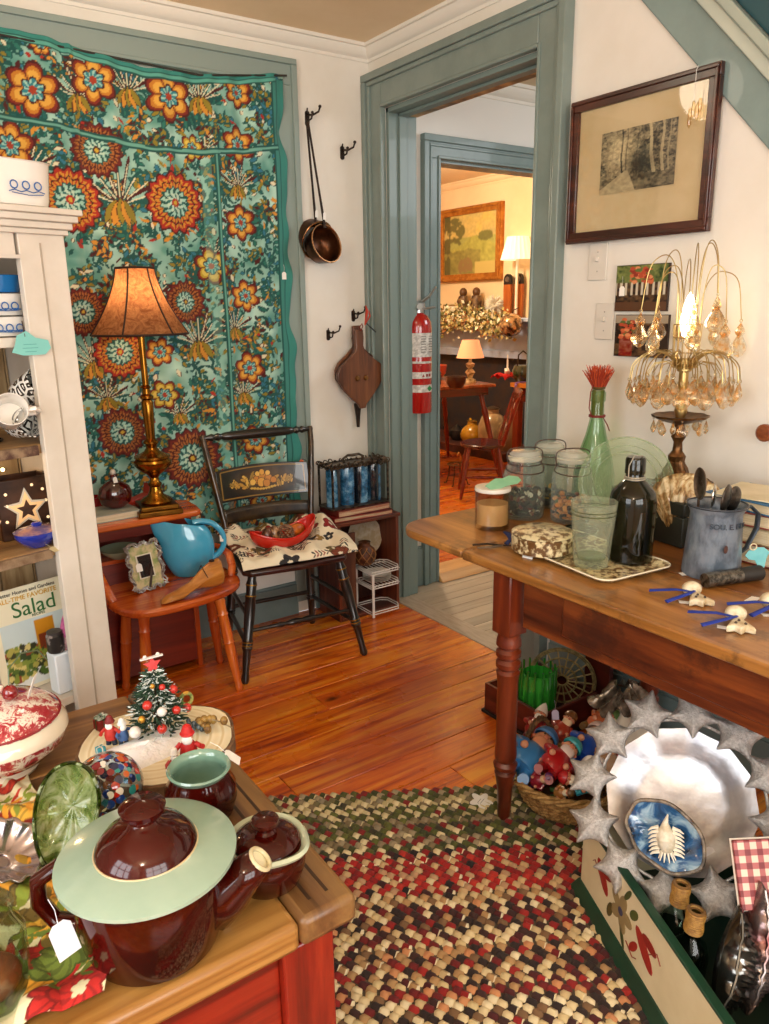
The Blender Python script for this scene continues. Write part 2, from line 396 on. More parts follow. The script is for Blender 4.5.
# ---- door_1: casing on the right wall
def door_casing(name, y0, y1, zt, x, sgn, wl, wr, wt, mat, floor=0, hollow=None):
    """frame around an opening in an x-plane; sgn = -1 sticks out to -x"""
    b = MB(); d = .024*sgn; e = .046*sgn; g = .03*sgn
    def L(xa, xb, *r): b.lim(min(xa, xb), max(xa, xb), *r)
    L(x, x+d, y1+.001, y1+wl-.002, floor, zt+wt-.002); L(x, x+d, y0-wr+.002, y0-.001, floor, zt+wt-.002); L(x, x+d, y0, y1, zt+.001, zt+wt-.002)
    L(x, x+e, y1+wl-.028, y1+wl, floor, zt+wt-.03); L(x, x+e, y0-wr, y0-wr+.03, floor, zt+wt-.03); L(x, x+e, y0-wr, y1+wl, zt+wt-.03, zt+wt)
    L(x, x+g, y1, y1+.014, floor, zt+.014); L(x, x+g, y0-.014, y0, floor, zt+.014); L(x, x+g, y0, y1, zt, zt+.014)
    L(x, x+.036*sgn, y1+wl-.046, y1+wl-.028, floor, zt+wt-.048); L(x, x+.036*sgn, y0-wr+.03, y0-wr+.048, floor, zt+wt-.048); L(x, x+.036*sgn, y0-wr+.03, y1+wl-.028, zt+wt-.048, zt+wt-.03)
    return struct(b.build(name, mat, bevel=.004))
d1 = door_casing('door_1', DY0, DY1, DZ, 0, -1, .126, .135, .145, TEALP)
b = MB(); b.lim(0, .15, DY1-.02, DY1+.0, 0, DZ); b.lim(0, .15, DY0, DY0+.02, 0, DZ); b.lim(0, .15, DY0, DY1, DZ-.02, DZ)
b.lim(.05, .09, DY1-.032, DY1-.02, 0, DZ-.02); b.lim(.05, .09, DY0+.02, DY0+.032, 0, DZ-.02); b.lim(.05, .09, DY0+.02, DY1-.02, DZ-.032, DZ-.02)
b.build('door_jamb', pm('#73847f', .4, coat=.15), d1, bevel=.002)
# thin gold-toned strip under the door head, mottled brown
MB().lim(.095, .145, DY0+.03, DY1-.03, DZ-.026, DZ-.021).build('head_strip', pm('#c9a165', .45, c2='#6d5a3a', ns=9, metal=.3), d1)

# ---- hall beyond
HW = -.05
o = MB(); o.lim(.14, .33, HW, HW+.1, 0, 2.45); o.lim(1.25, 2.3, HW, HW+.1, 0, 2.45); o.lim(.33, 1.25, HW, HW+.1, 2.08, 2.45)
struct(o.build('wall_hall_end', pm('#ece8e0', .75)))
struct(MB().lim(2.2, 2.3, -2.3, -.05, 0, 2.45).build('wall_hall_far', pm('#ece8e0', .75)))
struct(MB().lim(.14, 2.3, -2.3, -2.2, 0, 2.45).build('wall_hall_near', pm('#ece8e0', .75)))
struct(MB().lim(.14, 2.3, -2.3, HW, 2.45, 2.5).build('ceiling_hall', pm('#d8c3a2', .8)))
crown('trim_3', (.14, HW), (2.2, HW), (0, -1), 2.45, k=1.2)
b = MB(); W2 = .1; x0, x1, zt = .345, 1.24, 2.08
for e, (u, v) in {.022: (.001, W2-.002), .034: (W2-.03, W2), .03: (0, .014), .028: (.05, .062)}.items():
    b.lim(x0-v, x0-u, HW-e, HW, 0, zt+u); b.lim(x1+u, x1+v, HW-e, HW, 0, zt+u); b.lim(x0-v, x1+v, HW-e, HW, zt+u, zt+v)
d2 = struct(b.build('door_2', TEALH, bevel=.003))
b = MB(); b.lim(x0-.015, x0, HW, HW+.1, 0, zt); b.lim(x1, x1+.015, HW, HW+.1, 0, zt); b.lim(x0, x1, HW+.001, HW+.099, zt-.012, zt-.0005)
b.build('door_jamb', TEALH, d2)
b = MB(); b.add([(x0, HW-.06, 0), (x1, HW-.06, 0), (x1, HW-.02, .045), (x0, HW-.02, .045), (x0, HW+.1, .05), (x1, HW+.1, .05), (x0, HW+.1, 0), (x1, HW+.1, 0)], [(0, 1, 2, 3), (3, 2, 5, 4), (4, 5, 7, 6), (0, 3, 4, 6), (1, 7, 5, 2), (0, 6, 7, 1)])
struct(b.build('door_sill', wood('#b07a3c', '#d39a55', '#e6b878', 0, 1, .4), bevel=.003))
b = MB().lim(.14, .245, HW-.02, HW, 0, .2); b.lim(.14, .245, HW-.014, HW, .2, .214)
struct(b.build('baseboard_hall', TEALH, bevel=.002))

# ---- far room shell
FX = 3.2
struct(MB().lim(FX, FX+.1, -.0, 5.2, 0, 2.62).build('wall_far_room_fireplace', FARW))
struct(MB().lim(.2, FX+.1, 5.1, 5.2, 0, 2.62).build('wall_far_room_end', FARW))
struct(MB().lim(.14, .24, .05, 5.2, 0, 2.62).build('wall_far_room_side', FARW))
struct(MB().lim(.14, FX+.1, .05, 5.2, 2.6, 2.65).build('ceiling_far_room', pm('#e9cfa6', .8)))
o = MB(); o.lim(.14, .33, .05, .07, 0, 2.62); o.lim(1.25, FX, .05, .07, 0, 2.62); o.lim(.33, 1.25, .05, .07, 2.08, 2.62)
struct(o.build('wall_far_room_near', FARW))
crown('trim_4', (FX, .05), (FX, 5.1), (-1, 0), 2.6, FARW, 1.2)

# ---- stair stringer running up the right wall
def strip(name, o1, o2, w, x0, x1, mat, par=None):
    """board on the right wall between two points (y,z) given as its lower edge; w = width measured upwards at right angles"""
    (y0, z0), (y1, z1) = o1, o2; d = Vector((y1-y0, z1-z0)).normalized(); n = Vector((d.y, -d.x))
    if n.y < 0: n = -n
    a = [Vector((y0, z0)), Vector((y1, z1)), Vector((y1, z1))+n*w, Vector((y0, z0))+n*w]
    vs = [(x, p.x, p.y) for x in (x0, x1) for p in a]
    return MB().add(vs, [(0, 1, 2, 3), (7, 6, 5, 4), (0, 4, 5, 1), (1, 5, 6, 2), (2, 6, 7, 3), (3, 7, 4, 0)]).build(name, mat, par, bevel=.004)
e1, e2 = X(640.7, 0, -.01), X(751.6, 130, -.01); sl = (e2[2]-e1[2])/(e2[1]-e1[1])
def at_y(y, off=0): return (y, e1[2]+(y-e1[1])*sl+off)
u1 = X(696.7, 0, -.01); offu = (u1[2]-at_y(u1[1])[1])
wd = offu*math.cos(math.atan(sl))
ST = pm('#7f938f', .42, c2='#768985', ns=5, coat=.2)
st = struct(strip('trim_5', at_y(-1.18), at_y(-2.9), wd, -.010, 0, ST))
w2 = X(735, 0, -.01); off2 = w2[2]-at_y(w2[1])[1]; wd2 = (off2-offu)*math.cos(math.atan(sl))
struct(strip('trim_6', at_y(-1.18, offu), at_y(-2.9, offu), wd2*.55, -.022, 0, pm('#b4bcae', .3, coat=.5)))
struct(strip('trim_7', at_y(-1.18, offu+(off2-offu)*.57), at_y(-2.9, offu+(off2-offu)*.57), wd2*.42, -.034, 0, pm('#a3ada0', .3, coat=.5)))
struct(strip('trim_8', at_y(-1.18, off2), at_y(-2.9, off2), .10, -.008, 0, pm('#1f4a52', .4)))
struct(strip('trim_9', at_y(-1.18, off2+.14), at_y(-2.9, off2+.14), .2, -.015, 0, pm('#4a2c1e', .4, coat=.3)))
# ================================================================ TAPESTRY
def make_tapestry():
    nu, nv = 400, 500; x0, x1, zb = -1.96, -.447, .40
    u = np.linspace(0, 1, nu)[:, None]; v = np.linspace(0, 1, nv)[None, :]
    XX = x0+(x1-x0)*u+0*v
    tops = [(Y(0, 26, -.05)), Y(30, 33, -.05), Y(60, 42, -.05), Y(84, 50, -.05), Y(110, 58, -.05), Y(150, 68, -.05), Y(200, 74, -.05), Y(240, 75, -.05), Y(278, 73, -.05)]
    tx = [-1.96]+[p[0] for p in tops]+[-.40]; tz = [tops[0][2]-.02]+[p[2] for p in tops]+[tops[-1][2]]
    ZT_ = np.interp(XX[:, 0], tx, tz)[:, None]
    ZZ = zb+(ZT_-zb)*v
    C = np.empty((nu, nv, 3)); 
    base, lightc, dk = L3('#5c9688'), L3('#b4d8c8'), L3('#14403f')
    g = rng.random((26, 34)); from_u = np.linspace(0, 25, nu); from_v = np.linspace(0, 33, nv)
    def up(gr):
        a = np.array([np.interp(from_v*(gr.shape[1]-1)/33, np.arange(gr.shape[1]), r) for r in gr])
        return np.array([np.interp(from_u*(gr.shape[0]-1)/25, np.arange(gr.shape[0]), c) for c in a.T]).T
    n = up(g); n2 = up(rng.random((70, 90)))
    C[:] = base+(lightc-base)*np.clip((n*.7+n2*.3-.25)*1.6, 0, 1)[..., None]
    du = (x1-x0)/(nu-1); dv = (ZT_[:, 0].mean()-zb)/(nv-1)
    def win(cx, cz, r):
        i0 = max(0, int((cx-r-x0)/du)); i1 = min(nu, int((cx+r-x0)/du)+2)
        if i1 <= i0: return None
        k = min(nu-1, max(0, int((cx-x0)/du))); dd = (ZT_[k, 0]-zb)/(nv-1)
        j0 = max(0, int((cz-r-zb)/dd)-3); j1 = min(nv, int((cz+r-zb)/dd)+5)
        if j1 <= j0: return None
        return slice(i0, i1), slice(j0, j1)
    def ell(cx, cz, a, b, rot, col, out=None, ow=.0035):
        w = win(cx, cz, max(a, b)+.01)
        if w is None: return
        X_ = XX[w]-cx; Z_ = ZZ[w]-cz; c, s = math.cos(rot), math.sin(rot)
        p = X_*c+Z_*s; q = -X_*s+Z_*c; bb = b*np.clip(1-(p/a)**2*.6, .05, 1)
        if out is not None:
            C[w][((p/(a+ow))**2+(q/(bb+ow))**2) < 1] = out
        C[w][((p/a)**2+(q/bb)**2) < 1] = col
    MAR, RED, GOLD, YEL, OLI, CRE, BLU, DTE = [L3(k) for k in ('#4a1614', '#a52a1c', '#c98a2e', '#c9a437', '#8c7a24', '#d9d2b0', '#2d6f86', '#17504a')]
    def sprig(cx, cz, rot, L_, cols, nn=4, sz=.014):
        for k in range(nn):
            t = (k+.5)/nn*L_; bend = rot+.9*t/L_*(1 if (cx*97) % 1 > .5 else -1)
            px, pz = cx+t*math.cos(bend), cz+t*math.sin(bend)
            for sgn in (-1, 1):
                a = bend+sgn*.9; c = cols[(k+(sgn > 0)) % len(cols)]
                ell(px+sz*.8*math.cos(a), pz+sz*.8*math.sin(a), sz, sz*.42, a, c, DTE if c is not DTE else None)
    # filler foliage
    r_ = random.Random(3)
    pal = [[DTE, OLI], [DTE, BLU], [OLI, MAR], [DTE, L3('#276c5e')], [GOLD, MAR], [DTE, DTE], [L3('#1f5f5a'), OLI]]
    for _ in range(1150):
        sprig(r_.uniform(x0, x1), r_.uniform(zb, 2.35), r_.uniform(0, 6.28), r_.uniform(.05, .11), r_.choice(pal), r_.randint(3, 5), r_.uniform(.009, .017))
    for _ in range(1500):
        c = r_.choice([DTE, MAR, OLI, RED, CRE, GOLD, CRE, DTE, GOLD]); ell(r_.uniform(x0, x1), r_.uniform(zb, 2.35), r_.uniform(.006, .018), r_.uniform(.003, .008), r_.uniform(0, 3), c, MAR if c is CRE else None, .002)
    def stem(pts, w, col):
        for (a, b, c2, d) in pts:
            for k in range(24):
                t = k/23; ell(a+(c2-a)*t+.02*math.sin(t*6), b+(d-b)*t+.015*math.cos(t*7), w, w*.8, 0, col)
    def thistle(cx, cz, s):
        for k in range(9):
            a = R(20+140*k/8); L_ = s*(1 if k % 2 else .8)
            for q in range(7):
                t = .25+.75*q/6; px, pz = cx+L_*t*math.cos(a), cz+L_*t*math.sin(a)+.15*s*t*t*(-1 if abs(k-4) > 2 else .2)
                ell(px, pz, s*.17, s*.045, a, MAR if k % 2 else DTE); 
            for q in range(5):
                t = .3+.6*q/4; ell(cx+L_*t*math.cos(a), cz+L_*t*math.sin(a), s*.1, s*.018, a, CRE)
        for k in range(5): ell(cx+s*.12*(k-2), cz-s*(.15+.05*(k % 2)), s*.3, s*.1, R(60+15*k), GOLD if k % 2 else OLI, MAR, .002)
    def rosette(cx, cz, r, seed=0, tone=0):
        w = win(cx, cz, r*1.3)
        if w is None: return
        X_ = XX[w]-cx; Z_ = ZZ[w]-cz; th = np.arctan2(Z_, X_); d = np.hypot(X_, Z_); npet = 15+seed % 4
        rr = d/(r*(1+.07*np.cos(npet*th+seed))); Cw = C[w]
        g1, g2 = (GOLD, L3('#d39c3c')) if tone == 0 else (L3('#a3622a'), L3('#b87a34'))
        Cw[rr < 1.08] = MAR; Cw[rr < 1.0] = RED if tone == 0 else L3('#6b2018')
        m = (rr < .9); Cw[m] = g1; mm = m & (np.cos(npet*2*th+seed*2) > .45) & (rr > .55); Cw[mm] = MAR if tone else RED
        mm = m & (np.abs(rr-.74) < .03); Cw[mm] = MAR
        Cw[rr < .56] = DTE; Cw[rr < .5] = L3('#9fc9b8')
        mm = (rr < .5) & ((np.cos(12*th+14*rr) > .2)); Cw[mm] = DTE
        mm = (rr < .34); Cw[mm] = L3('#b9d2bd'); mm = (rr < .34) & (np.cos(8*th-20*rr) > .3); Cw[mm] = L3('#2a6a62')
        Cw[rr < .16] = RED if tone == 0 else MAR; Cw[rr < .08] = YEL
    def petal(cx, cz, r, seed=0, tone=0):
        w = win(cx, cz, r*1.35)
        if w is None: return
        X_ = XX[w]-cx; Z_ = ZZ[w]-cz; th = np.arctan2(Z_, X_)+seed; d = np.hypot(X_, Z_); Cw = C[w]
        k = np.abs(np.cos(3*th)); rr = d/(r*(.70+.36*k))
        g1, g2 = (L3('#c07a26'), L3('#dba544')) if tone == 0 else (L3('#b99a2e'), L3('#d8bd55'))
        Cw[rr < 1.08] = MAR; Cw[rr < .98] = L3('#7a2415'); Cw[rr < .86] = g1; Cw[(rr < .72) & (k > .45)] = g2
        Cw[(rr < .86) & (k < .13) & (rr > .3)] = MAR
        Cw[rr < .5] = MAR; Cw[rr < .43] = L3('#2f7f88'); Cw[(rr < .43) & (np.cos(10*th+9*rr) > .4)] = L3('#9fc9b8'); Cw[rr < .18] = L3('#a23a20')
    def W(px, py): p = Y(px, py, -.05); return p[0], p[2]
    sc = (W(110, 300)[0]-W(100, 300)[0])/10
    for (px, py, s) in ((78, 98, .10), (128, 92, .11), (200, 100, .11), (120, 205, .15), (238, 188, .09), (200, 345, .13), (205, 150, .06), (95, 365, .11), (245, 395, .09), (150, 300, .09), (30, 170, .1), (214, 255, .06), (235, 330, .09), (108, 400, .09), (180, 415, .08)):
        thistle(*W(px, py), s)
    for i, (px, py, rp, kd, tn) in enumerate([(175, 203, 27, 'r', 0), (70, 200, 27, 'r', 0), (97, 150, 22, 'r', 1), (83, 312, 21, 'r', 1), (185, 302, 20, 'r', 1), (120, 352, 24, 'r', 0),
            (122, 432, 23, 'r', 1), (192, 458, 30, 'r', 1), (33, 90, 22, 'p', 0), (93, 80, 20, 'p', 0), (168, 97, 22, 'p', 0), (238, 92, 14, 'p', 0), (238, 145, 17, 'p', 0), (241, 223, 17, 'p', 0),
            (246, 296, 16, 'p', 0), (212, 266, 18, 'p', 1), (250, 368, 17, 'p', 0), (256, 440, 16, 'p', 0), (30, 255, 24, 'r', 0), (20, 330, 22, 'r', 1), (165, 395, 15, 'p', 1), (60, 440, 24, 'r', 0), (40, 45, 9, 'p', 0), (243, 505, 18, 'r', 1),
            (226, 490, 14, 'p', 0), (60, 520, 20, 'p', 1), (262, 500, 14, 'p', 0), (160, 352, 14, 'p', 0), (10, 145, 20, 'p', 0), (192, 148, 12, 'p', 1)]):
        cx, cz = W(px, py); (rosette if kd == 'r' else petal)(cx, cz, rp*sc*1.02, i, tn)
    # border bands
    bx = W(221, 250)[0]; bz = W(130, 128)[1]; ex = W(276, 200)[0]
    T_ = ZT_-ZZ
    for a, b, c in ((bx-.009, bx-.003, DTE), (bx-.003, bx+.005, L3('#5f9c8c')), (bx+.005, bx+.011, DTE), (ex, ex+.006, DTE), (ex+.006, ex+.02, L3('#3a7f76')), (ex+.02, ex+.025, DTE), (ex+.025, 9, L3('#37857a'))):
        m = (XX >= a) & (XX < b) & (T_ > (.27 if b < ex-.01 else .02)); C[m] = c
    for a, b, c in ((.0, .012, L3('#37857a')), (.012, .018, DTE), (.018, .027, L3('#5aa392')), (.03, .034, DTE), (.260, .267, DTE), (.267, .276, L3('#67a292')), (.276, .283, DTE)):
        m = (T_ >= a) & (T_ < b) & (XX < ex+.02); C[m] = c
    ins = (XX > bx-.06) & (XX < bx-.02) & (T_ > .3); C[ins] = C[ins]*.75+L3('#7cc4b2')*.25
    YY = -.05-.008*np.sin(XX*31+.6*np.sin(ZZ*2))-.006*np.sin(XX*67+ZZ*1.5)-.004*np.sin(ZZ*9+XX*5)
    fold = np.exp(-((XX-W(84, 200)[0])/.012)**2); YY = YY-.018*fold; C *= (1)
    edge = np.clip((XX-(x1-.05))/.05, 0, 1); YY = YY-.012*edge*np.sin(ZZ*26)
    XX2 = XX+edge*.008*np.sin(ZZ*17)+edge*.004*np.sin(ZZ*41)
    o = gridmesh('tapestry', np.stack([XX2, YY, ZZ], -1), C, vcol(.9, .12, 260, sheen=.1))
    m = o.modifiers.new('s', 'SOLIDIFY'); m.thickness = .002
    tag(o, 'teal floral tapestry hung across the window', 'tapestry')
    price_tag(o, tuple(Y(284, 272, -.068)), (R(90), 0, 0), .02, .03)
    rod = MB().tube([(-2.0, -.05, float(tz[1])-.01), (tx[4], -.05, tz[4]-.004), (tx[7], -.05, tz[7]-.004), (-.43, -.05, tz[-1]-.004)], .004, 6)
    rod.build('hanging_cord', pm('#2c2a26', .6), o)
make_tapestry()
# ================================================================ THINGS AT THE BACK WALL
BLK = pm('#14110f', .28, coat=.5, c2='#1f1a17', ns=20)
BRASS = pm('#a9762c', .22, 1, c2='#8a5a1e', ns=8)
BRASS_D = pm('#6d4a1c', .3, 1, c2='#8a6426', ns=12)
IRON = pm('#231a14', .5, .6, c2='#3a2a1e', ns=40)
STEEL = pm('#b9bbbb', .28, 1)
CERW = pm('#e9e4d8', .2, coat=.4)
MAPLE = wood('#7a2408', '#b34713', '#d77329', 0, 1.1, .25, .6)
MAPLEV = wood('#7a2408', '#b34713', '#d77329', 2, 1.1, .25, .6)
def turned(r, L_, marks, seg=16):
    """profile of a turned spindle: list of (z fraction, radius factor)"""
    return [(0, 0)]+[(r*q, L_*t) for t, q in marks]+[(0, L_)]
def between(mb, a, b, marks, r, seg=14):
    L_ = (Vector(b)-Vector(a)).length; mb.lathe([(r*q, L_*t) for t, q in [(0, 0)]+marks+[(1, 0)]], seg, frame_to(a, b)); return mb

# ---- coat hooks
def coat_hook(px, py, label, s=1, flip=1):
    p = Y(px, py, 0); t = thing('coat_hook', label, 'coat hook', p, 0, 'iron coat hooks on the narrow wall')
    MB().prism(rrect(.018*s, .05*s, .008*s), 0, .004, T(rx=R(90))).build('back_plate', IRON, t)
    b = MB(); b.tube([(0, -.003, .005), (0, -.02, -.012), (.002, -.035, -.008), (.004, -.04, .012)], .0035*s, 7); b.sph((.004, -.04, .014), .006*s, 8, 6)
    b.tube([(0, -.003, .012), (.012*flip, -.03, .008), (.028*flip, -.05, .018), (.034*flip, -.052, .036)], .0038*s, 7); b.sph((.034*flip, -.052, .038), .0065*s, 8, 6)
    b.tube([(0, -.003, .018), (-.010*flip, -.02, .020), (-.014*flip, -.03, .03)], .003*s, 6)
    b.build('hook', IRON, t); return t
coat_hook(307, 118, 'iron coat hook holding the two long-handled copper dippers', 1.1)
coat_hook(342, 153, 'empty iron coat hook up beside the door frame', 1.1)
coat_hook(328, 335, 'empty small iron coat hook left of the leather bellows', .95)
coat_hook(353, 316, 'iron coat hook holding up the fireplace bellows', 1.0)
# ---- long handled copper dippers
def dipper(px0, px1, label, y, tilt, face):
    a, b = Y(*px0, y), Y(*px1, y); t = thing('copper_dipper', label, 'dipper', a, 0, 'long-handled copper dippers on one hook')
    d = Vector(b-a); L_ = d.length; M = frame_to((0, 0, 0), d)
    h = MB().tube([(0, 0, 0), (0, 0, L_*.55)], .0055, 8, M=M, flat=.6); h.tube([(0, 0, L_*.5), (0, 0, L_)], [.005, .007], 8, M=M, flat=.5)
    h.torus(.010, .0028, 14, 6, M @ T(z=-.008, rx=R(90))); h.build('handle', IRON, t)
    r = .078; prof = [(0, -.085), (r*.55, -.083), (r*.86, -.066), (r*.97, -.03), (r, 0), (r*1.05, .002), (r*1.05, -.002), (r*.96, -.006), (r*.93, -.03), (r*.8, -.06), (r*.5, -.077), (0, -.078)]
    MB().lathe(prof, 32, T(*d)@T(0, -.01, -r*.8)@face).build('bowl', pm('#6e4428', .32, .85, c2='#3b2216', ns=9), t)
    MB().torus(r*1.03, .0035, 32, 6, T(*d)@T(0, -.01, -r*.8)@face).build('rim', pm('#a77b55', .25, 1), t)
    price_tag(t, tuple(d*.85+Vector((0, -.018, 0))), (R(90), R(4), 0), .014, .03, string=.02)
dipper((307, 125), (316, 225), 'copper dipper hanging behind, its bowl lower and to the left', -.05, 0, T(rx=R(118), ry=R(-20)))
dipper((308, 122), (325, 228), 'copper dipper hanging in front, its open bowl facing the room', -.10, 0, T(rx=R(72), ry=R(38)))
# ---- bellows
def bellows():
    p = Y(357, 374, -.06); t = thing('fireplace_bellows', 'brown leather and wood fireplace bellows hanging beside the door frame', 'bellows', p, s=1.3)
    def outline(s=1):
        half = [(0, .155), (.016, .155), (.018, .13), (.015, .1), (.02, .082), (.045, .06), (.085, .032), (.1, .008), (.098, -.012), (.072, -.05), (.035, -.09), (.018, -.105), (.012, -.12)]
        pts = [(x*s, z) for x, z in half]+[(-x*s, z) for x, z in half[::-1][:-1]]
        return pts
    W_ = wood('#2a140a', '#5a3018', '#7c4a28', 2, 1.2, .4, .3)
    M0 = T(rx=R(90))@T(rz=R(2))
    MB().prism(outline(), .018, .03, M0).build('front_board', W_, t, bevel=.003)
    MB().prism([(x, z+.012) for x, z in outline(.98)], -.022, -.01, M0@T(x=.016)).build('back_board', W_, t, bevel=.003)
    MB().grid(lambda u, v: ((lambda q: (q[0]*(.96-.10*math.sin(PI*v)*1)+.008*(1-v), (q[1])*(.97-.05*math.sin(3*PI*v)**2), -.01+.028*v))((outline()*2)[int(round(u*24)) % 24+0])), 25, 9, M0, cu=False).build('leather_gusset', pm('#3d2012', .6, c2='#5a3320', ns=20), t)
    MB().lathe([(0, -.19), (.006, -.19), (.008, -.15), (.014, -.105), (0, -.1)], 12).build('nozzle', IRON, t)
    [MB().lathe([(0, .006), (.007, .005), (.010, 0), (.004, -.003), (0, -.003)], 12, T(s*.018, -.032, -.012, rx=R(90))).build('brass_stud', pm('#8a6238', .3, .8), t) for s in (-1, 1)]
    MB().tube([(0, -.03, .15), (.006, -.035, .165), (0, -.04, .175), (-.006, -.035, .165), (0, -.03, .15)], .002, 6).build('hanging_loop', pm('#7a1f18', .6), t)
    b = MB(); b.tube([(.012, -.04, .17), (.018, -.045, .215), (.014, -.045, .235)], [.004, .009, .003], 8, flat=.3); b.tube([(.012, -.04, .17), (.03, -.045, .2), (.026, -.045, .22)], [.003, .007, .003], 8, flat=.3)
    b.build('red_bow', pm('#c23a26', .7), t)
    MB().tube([(.012, -.05, .175), (.05, -.05, .145)], .004, 6, flat=.4).build('dark_tie', pm('#20242c', .6), t)
bellows()

# ---- maple bench with lamp shelf
def bench():
    t = thing('telephone_bench', 'orange maple bench seat with turned legs and a raised lamp shelf behind', 'bench', (-1.18, -.36, 0))
    o = Vector((-1.18, -.36, 0))
    pts = [(-.25, .14), (-.27, -.10), (-.235, -.2), (-.17, -.245), (0, -.245), (.15, -.205), (.225, -.13), (.235, -.03), (.215, .14)]
    # smooth outline
    def chaikin(p, k=2):
        for _ in range(k):
            q = []
            for i in range(len(p)):
                a, b = p[i], p[(i+1) % len(p)]; q += [(a[0]*.75+b[0]*.25, a[1]*.75+b[1]*.25), (a[0]*.25+b[0]*.75, a[1]*.25+b[1]*.75)]
            p = q
        return p
    MB().prism(chaikin(pts), .392, .422).build('seat', MAPLE, t, bevel=.009)
    marks = [(.0, .55), (.02, .75), (.05, .8), (.09, .62), (.12, .7), (.45, 1.0), (.5, .95), (.515, 1.1), (.53, .95), (.58, 1.02), (.78, .9), (.8, 1.05), (.82, .85), (.9, .95), (.93, 1.05), (1, .8)]
    for (fx, fy), (tx_, ty) in (((-.185, -.155), (-.165, -.15)), ((.155, -.2), (.11, -.165)), ((-.2, .07), (-.17, .04)), ((.19, .07), (.15, .04))):
        between(MB(), (fx, fy, 0), (tx_, ty, .395), marks, .021).build('leg', MAPLEV, t)
    b = MB(); b.prism(chaikin([(-.62, .04), (.12, .04), (.165, .07), (.165, .31), (-.62, .31)], 1), .645, .67); b.build('lamp_shelf', MAPLE, t, bevel=.006)
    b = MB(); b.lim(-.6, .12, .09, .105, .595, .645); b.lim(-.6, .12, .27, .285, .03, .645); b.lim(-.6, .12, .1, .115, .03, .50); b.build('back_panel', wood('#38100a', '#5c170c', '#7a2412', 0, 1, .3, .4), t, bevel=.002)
    for a_ in (.105, -.6): MB().lim(a_, a_+.02, .09, .285, 0, .645).build('side_panel', MAPLEV, t, bevel=.002)
    MB().lim(-.58, .105, .105, .27, .5, .515).build('inner_shelf', MAPLE, t)
    for s, xx in ((-1, -.245), (1, .205)):
        b = MB(); b.tube([(xx, .12, .5), (xx+.012*s, .05, .505), (xx+.02*s, -.02, .49), (xx+.012*s, -.06, .455), (xx, -.075, .42)], [.016, .016, .017, .016, .014], 10, flat=.7); b.build('arm_rail', MAPLE, t)
    return t
bench()
def lathe_thing(name, label, cat, prof, mat, loc, seg=32, **k):
    o = MB().lathe(prof, seg).build(name, mat, None, tuple(map(float, loc)), **k); return tag(o, label, cat)
# lamp
def brass_lamp():
    p = Z(156, 497, .67+.0); p = np.array([p[0], -.235, .67]); p[0] = Y(157, 506, -.235)[0]
    t = thing('table_lamp', 'tall brass table lamp with a brown bell shade on the maple shelf', 'lamp', p, R(-8))
    b = MB(); b.box((0, 0, .01), (.165, .165, .02)); b.box((0, 0, .028), (.14, .14, .018)); b.build('base', BRASS_D, t, bevel=.004)
    prof = [(0, .036), (.055, .036), (.06, .045), (.05, .056), (.03, .068), (.022, .085), (.02, .1), (.026, .108), (.026, .112), (.018, .12), (.016, .135), (.028, .15), (.052, .165), (.068, .185), (.07, .198), (.06, .21), (.066, .213), (.066, .22), (.05, .225),
            (.03, .236), (.02, .25), (.022, .262), (.028, .268), (.028, .275), (.017, .285), (.02, .37), (.022, .42), (.017, .43), (.024, .436), (.024, .444), (.015, .452), (.014, .47), (.02, .475), (.012, .485), (.012, .69), (0, .69)]
    MB().lathe(prof, 40).build('brass_column', BRASS, t)
    MB().tube([(0, 0, .69), (0, 0, .74)], .016, 14).build('bulb_socket', BRASS_D, t)
    MB().sph((0, 0, .77), (.03, .03, .04)).build('bulb', pm('#ffd9a0', .5, es=6), t)
    # panelled bell shade
    def sh(k):
        def fn(u, v):
            a = 2*PI*u; q = 1-.035*abs(math.sin(a*3)); r = (.066+.094*(1-v)**1.6+.012*(1-v))*q
            return (r*math.cos(a)*k, r*math.sin(a)*k, .665+.232*v)
        return fn
    tt = NT('lamp_shade_silk'); v = tt.coord((1, 1, 1)); col = tt.ramp(tt.noise(v, 30, 5, .7, 2), [(.35, '#7a4c30'), (.65, '#b07c54')])
    d = tt.n('ShaderNodeBsdfDiffuse', {'Color': col}); tr = tt.n('ShaderNodeBsdfTranslucent', {'Color': col})
    mx = tt.n('ShaderNodeMixShader', {0: .5, 1: d.outputs[0], 2: tr.outputs[0]}); tt.link(mx.outputs[0], tt.out.inputs[0])
    MB().grid(sh(1), 72, 14, cu=True).build('lamp_shade', tt.m, t, ang=80)
    b = MB(); b.torus(.162+.006, .0045, 48, 6, T(z=.667)); b.torus(.066, .004, 40, 6, T(z=.896))
    for k in range(6):
        a = PI*(k)/3; b.tube([((sh(1.012)(a/(2*PI), v_/8))) for v_ in range(9)], .0032, 5)
    b.build('shade_trim', pm('#2a130c', .6), t)
    b = MB(); b.tube([(0, 0, .74), (.04, 0, .76), (.045, 0, .84), (0, 0, .895), (-.045, 0, .84), (-.04, 0, .76), (0, 0, .74)], .0018, 5); b.tube([(0, 0, .895), (0, 0, .905)], .007, 8)
    for k in range(3): b.tube([(0, 0, .893), (.066*math.cos(k*2.09), .066*math.sin(k*2.09), .896)], .0015, 5)
    b.build('harp', BRASS_D, t)
    point('table_lamp_light', (p[0], p[1]-.0, .67+.80), 5, (1, .68, .38), .03)
    return t
# leave lamp light definitions available early
def point(name, loc, power, col, r=.05):
    l = bpy.data.lights.new(name, 'POINT'); l.energy = power; l.color = col; l.shadow_soft_size = r
    o = bpy.data.objects.new(name, l); COL.objects.link(o); o.location = tuple(map(float, loc)); return o
brass_lamp()
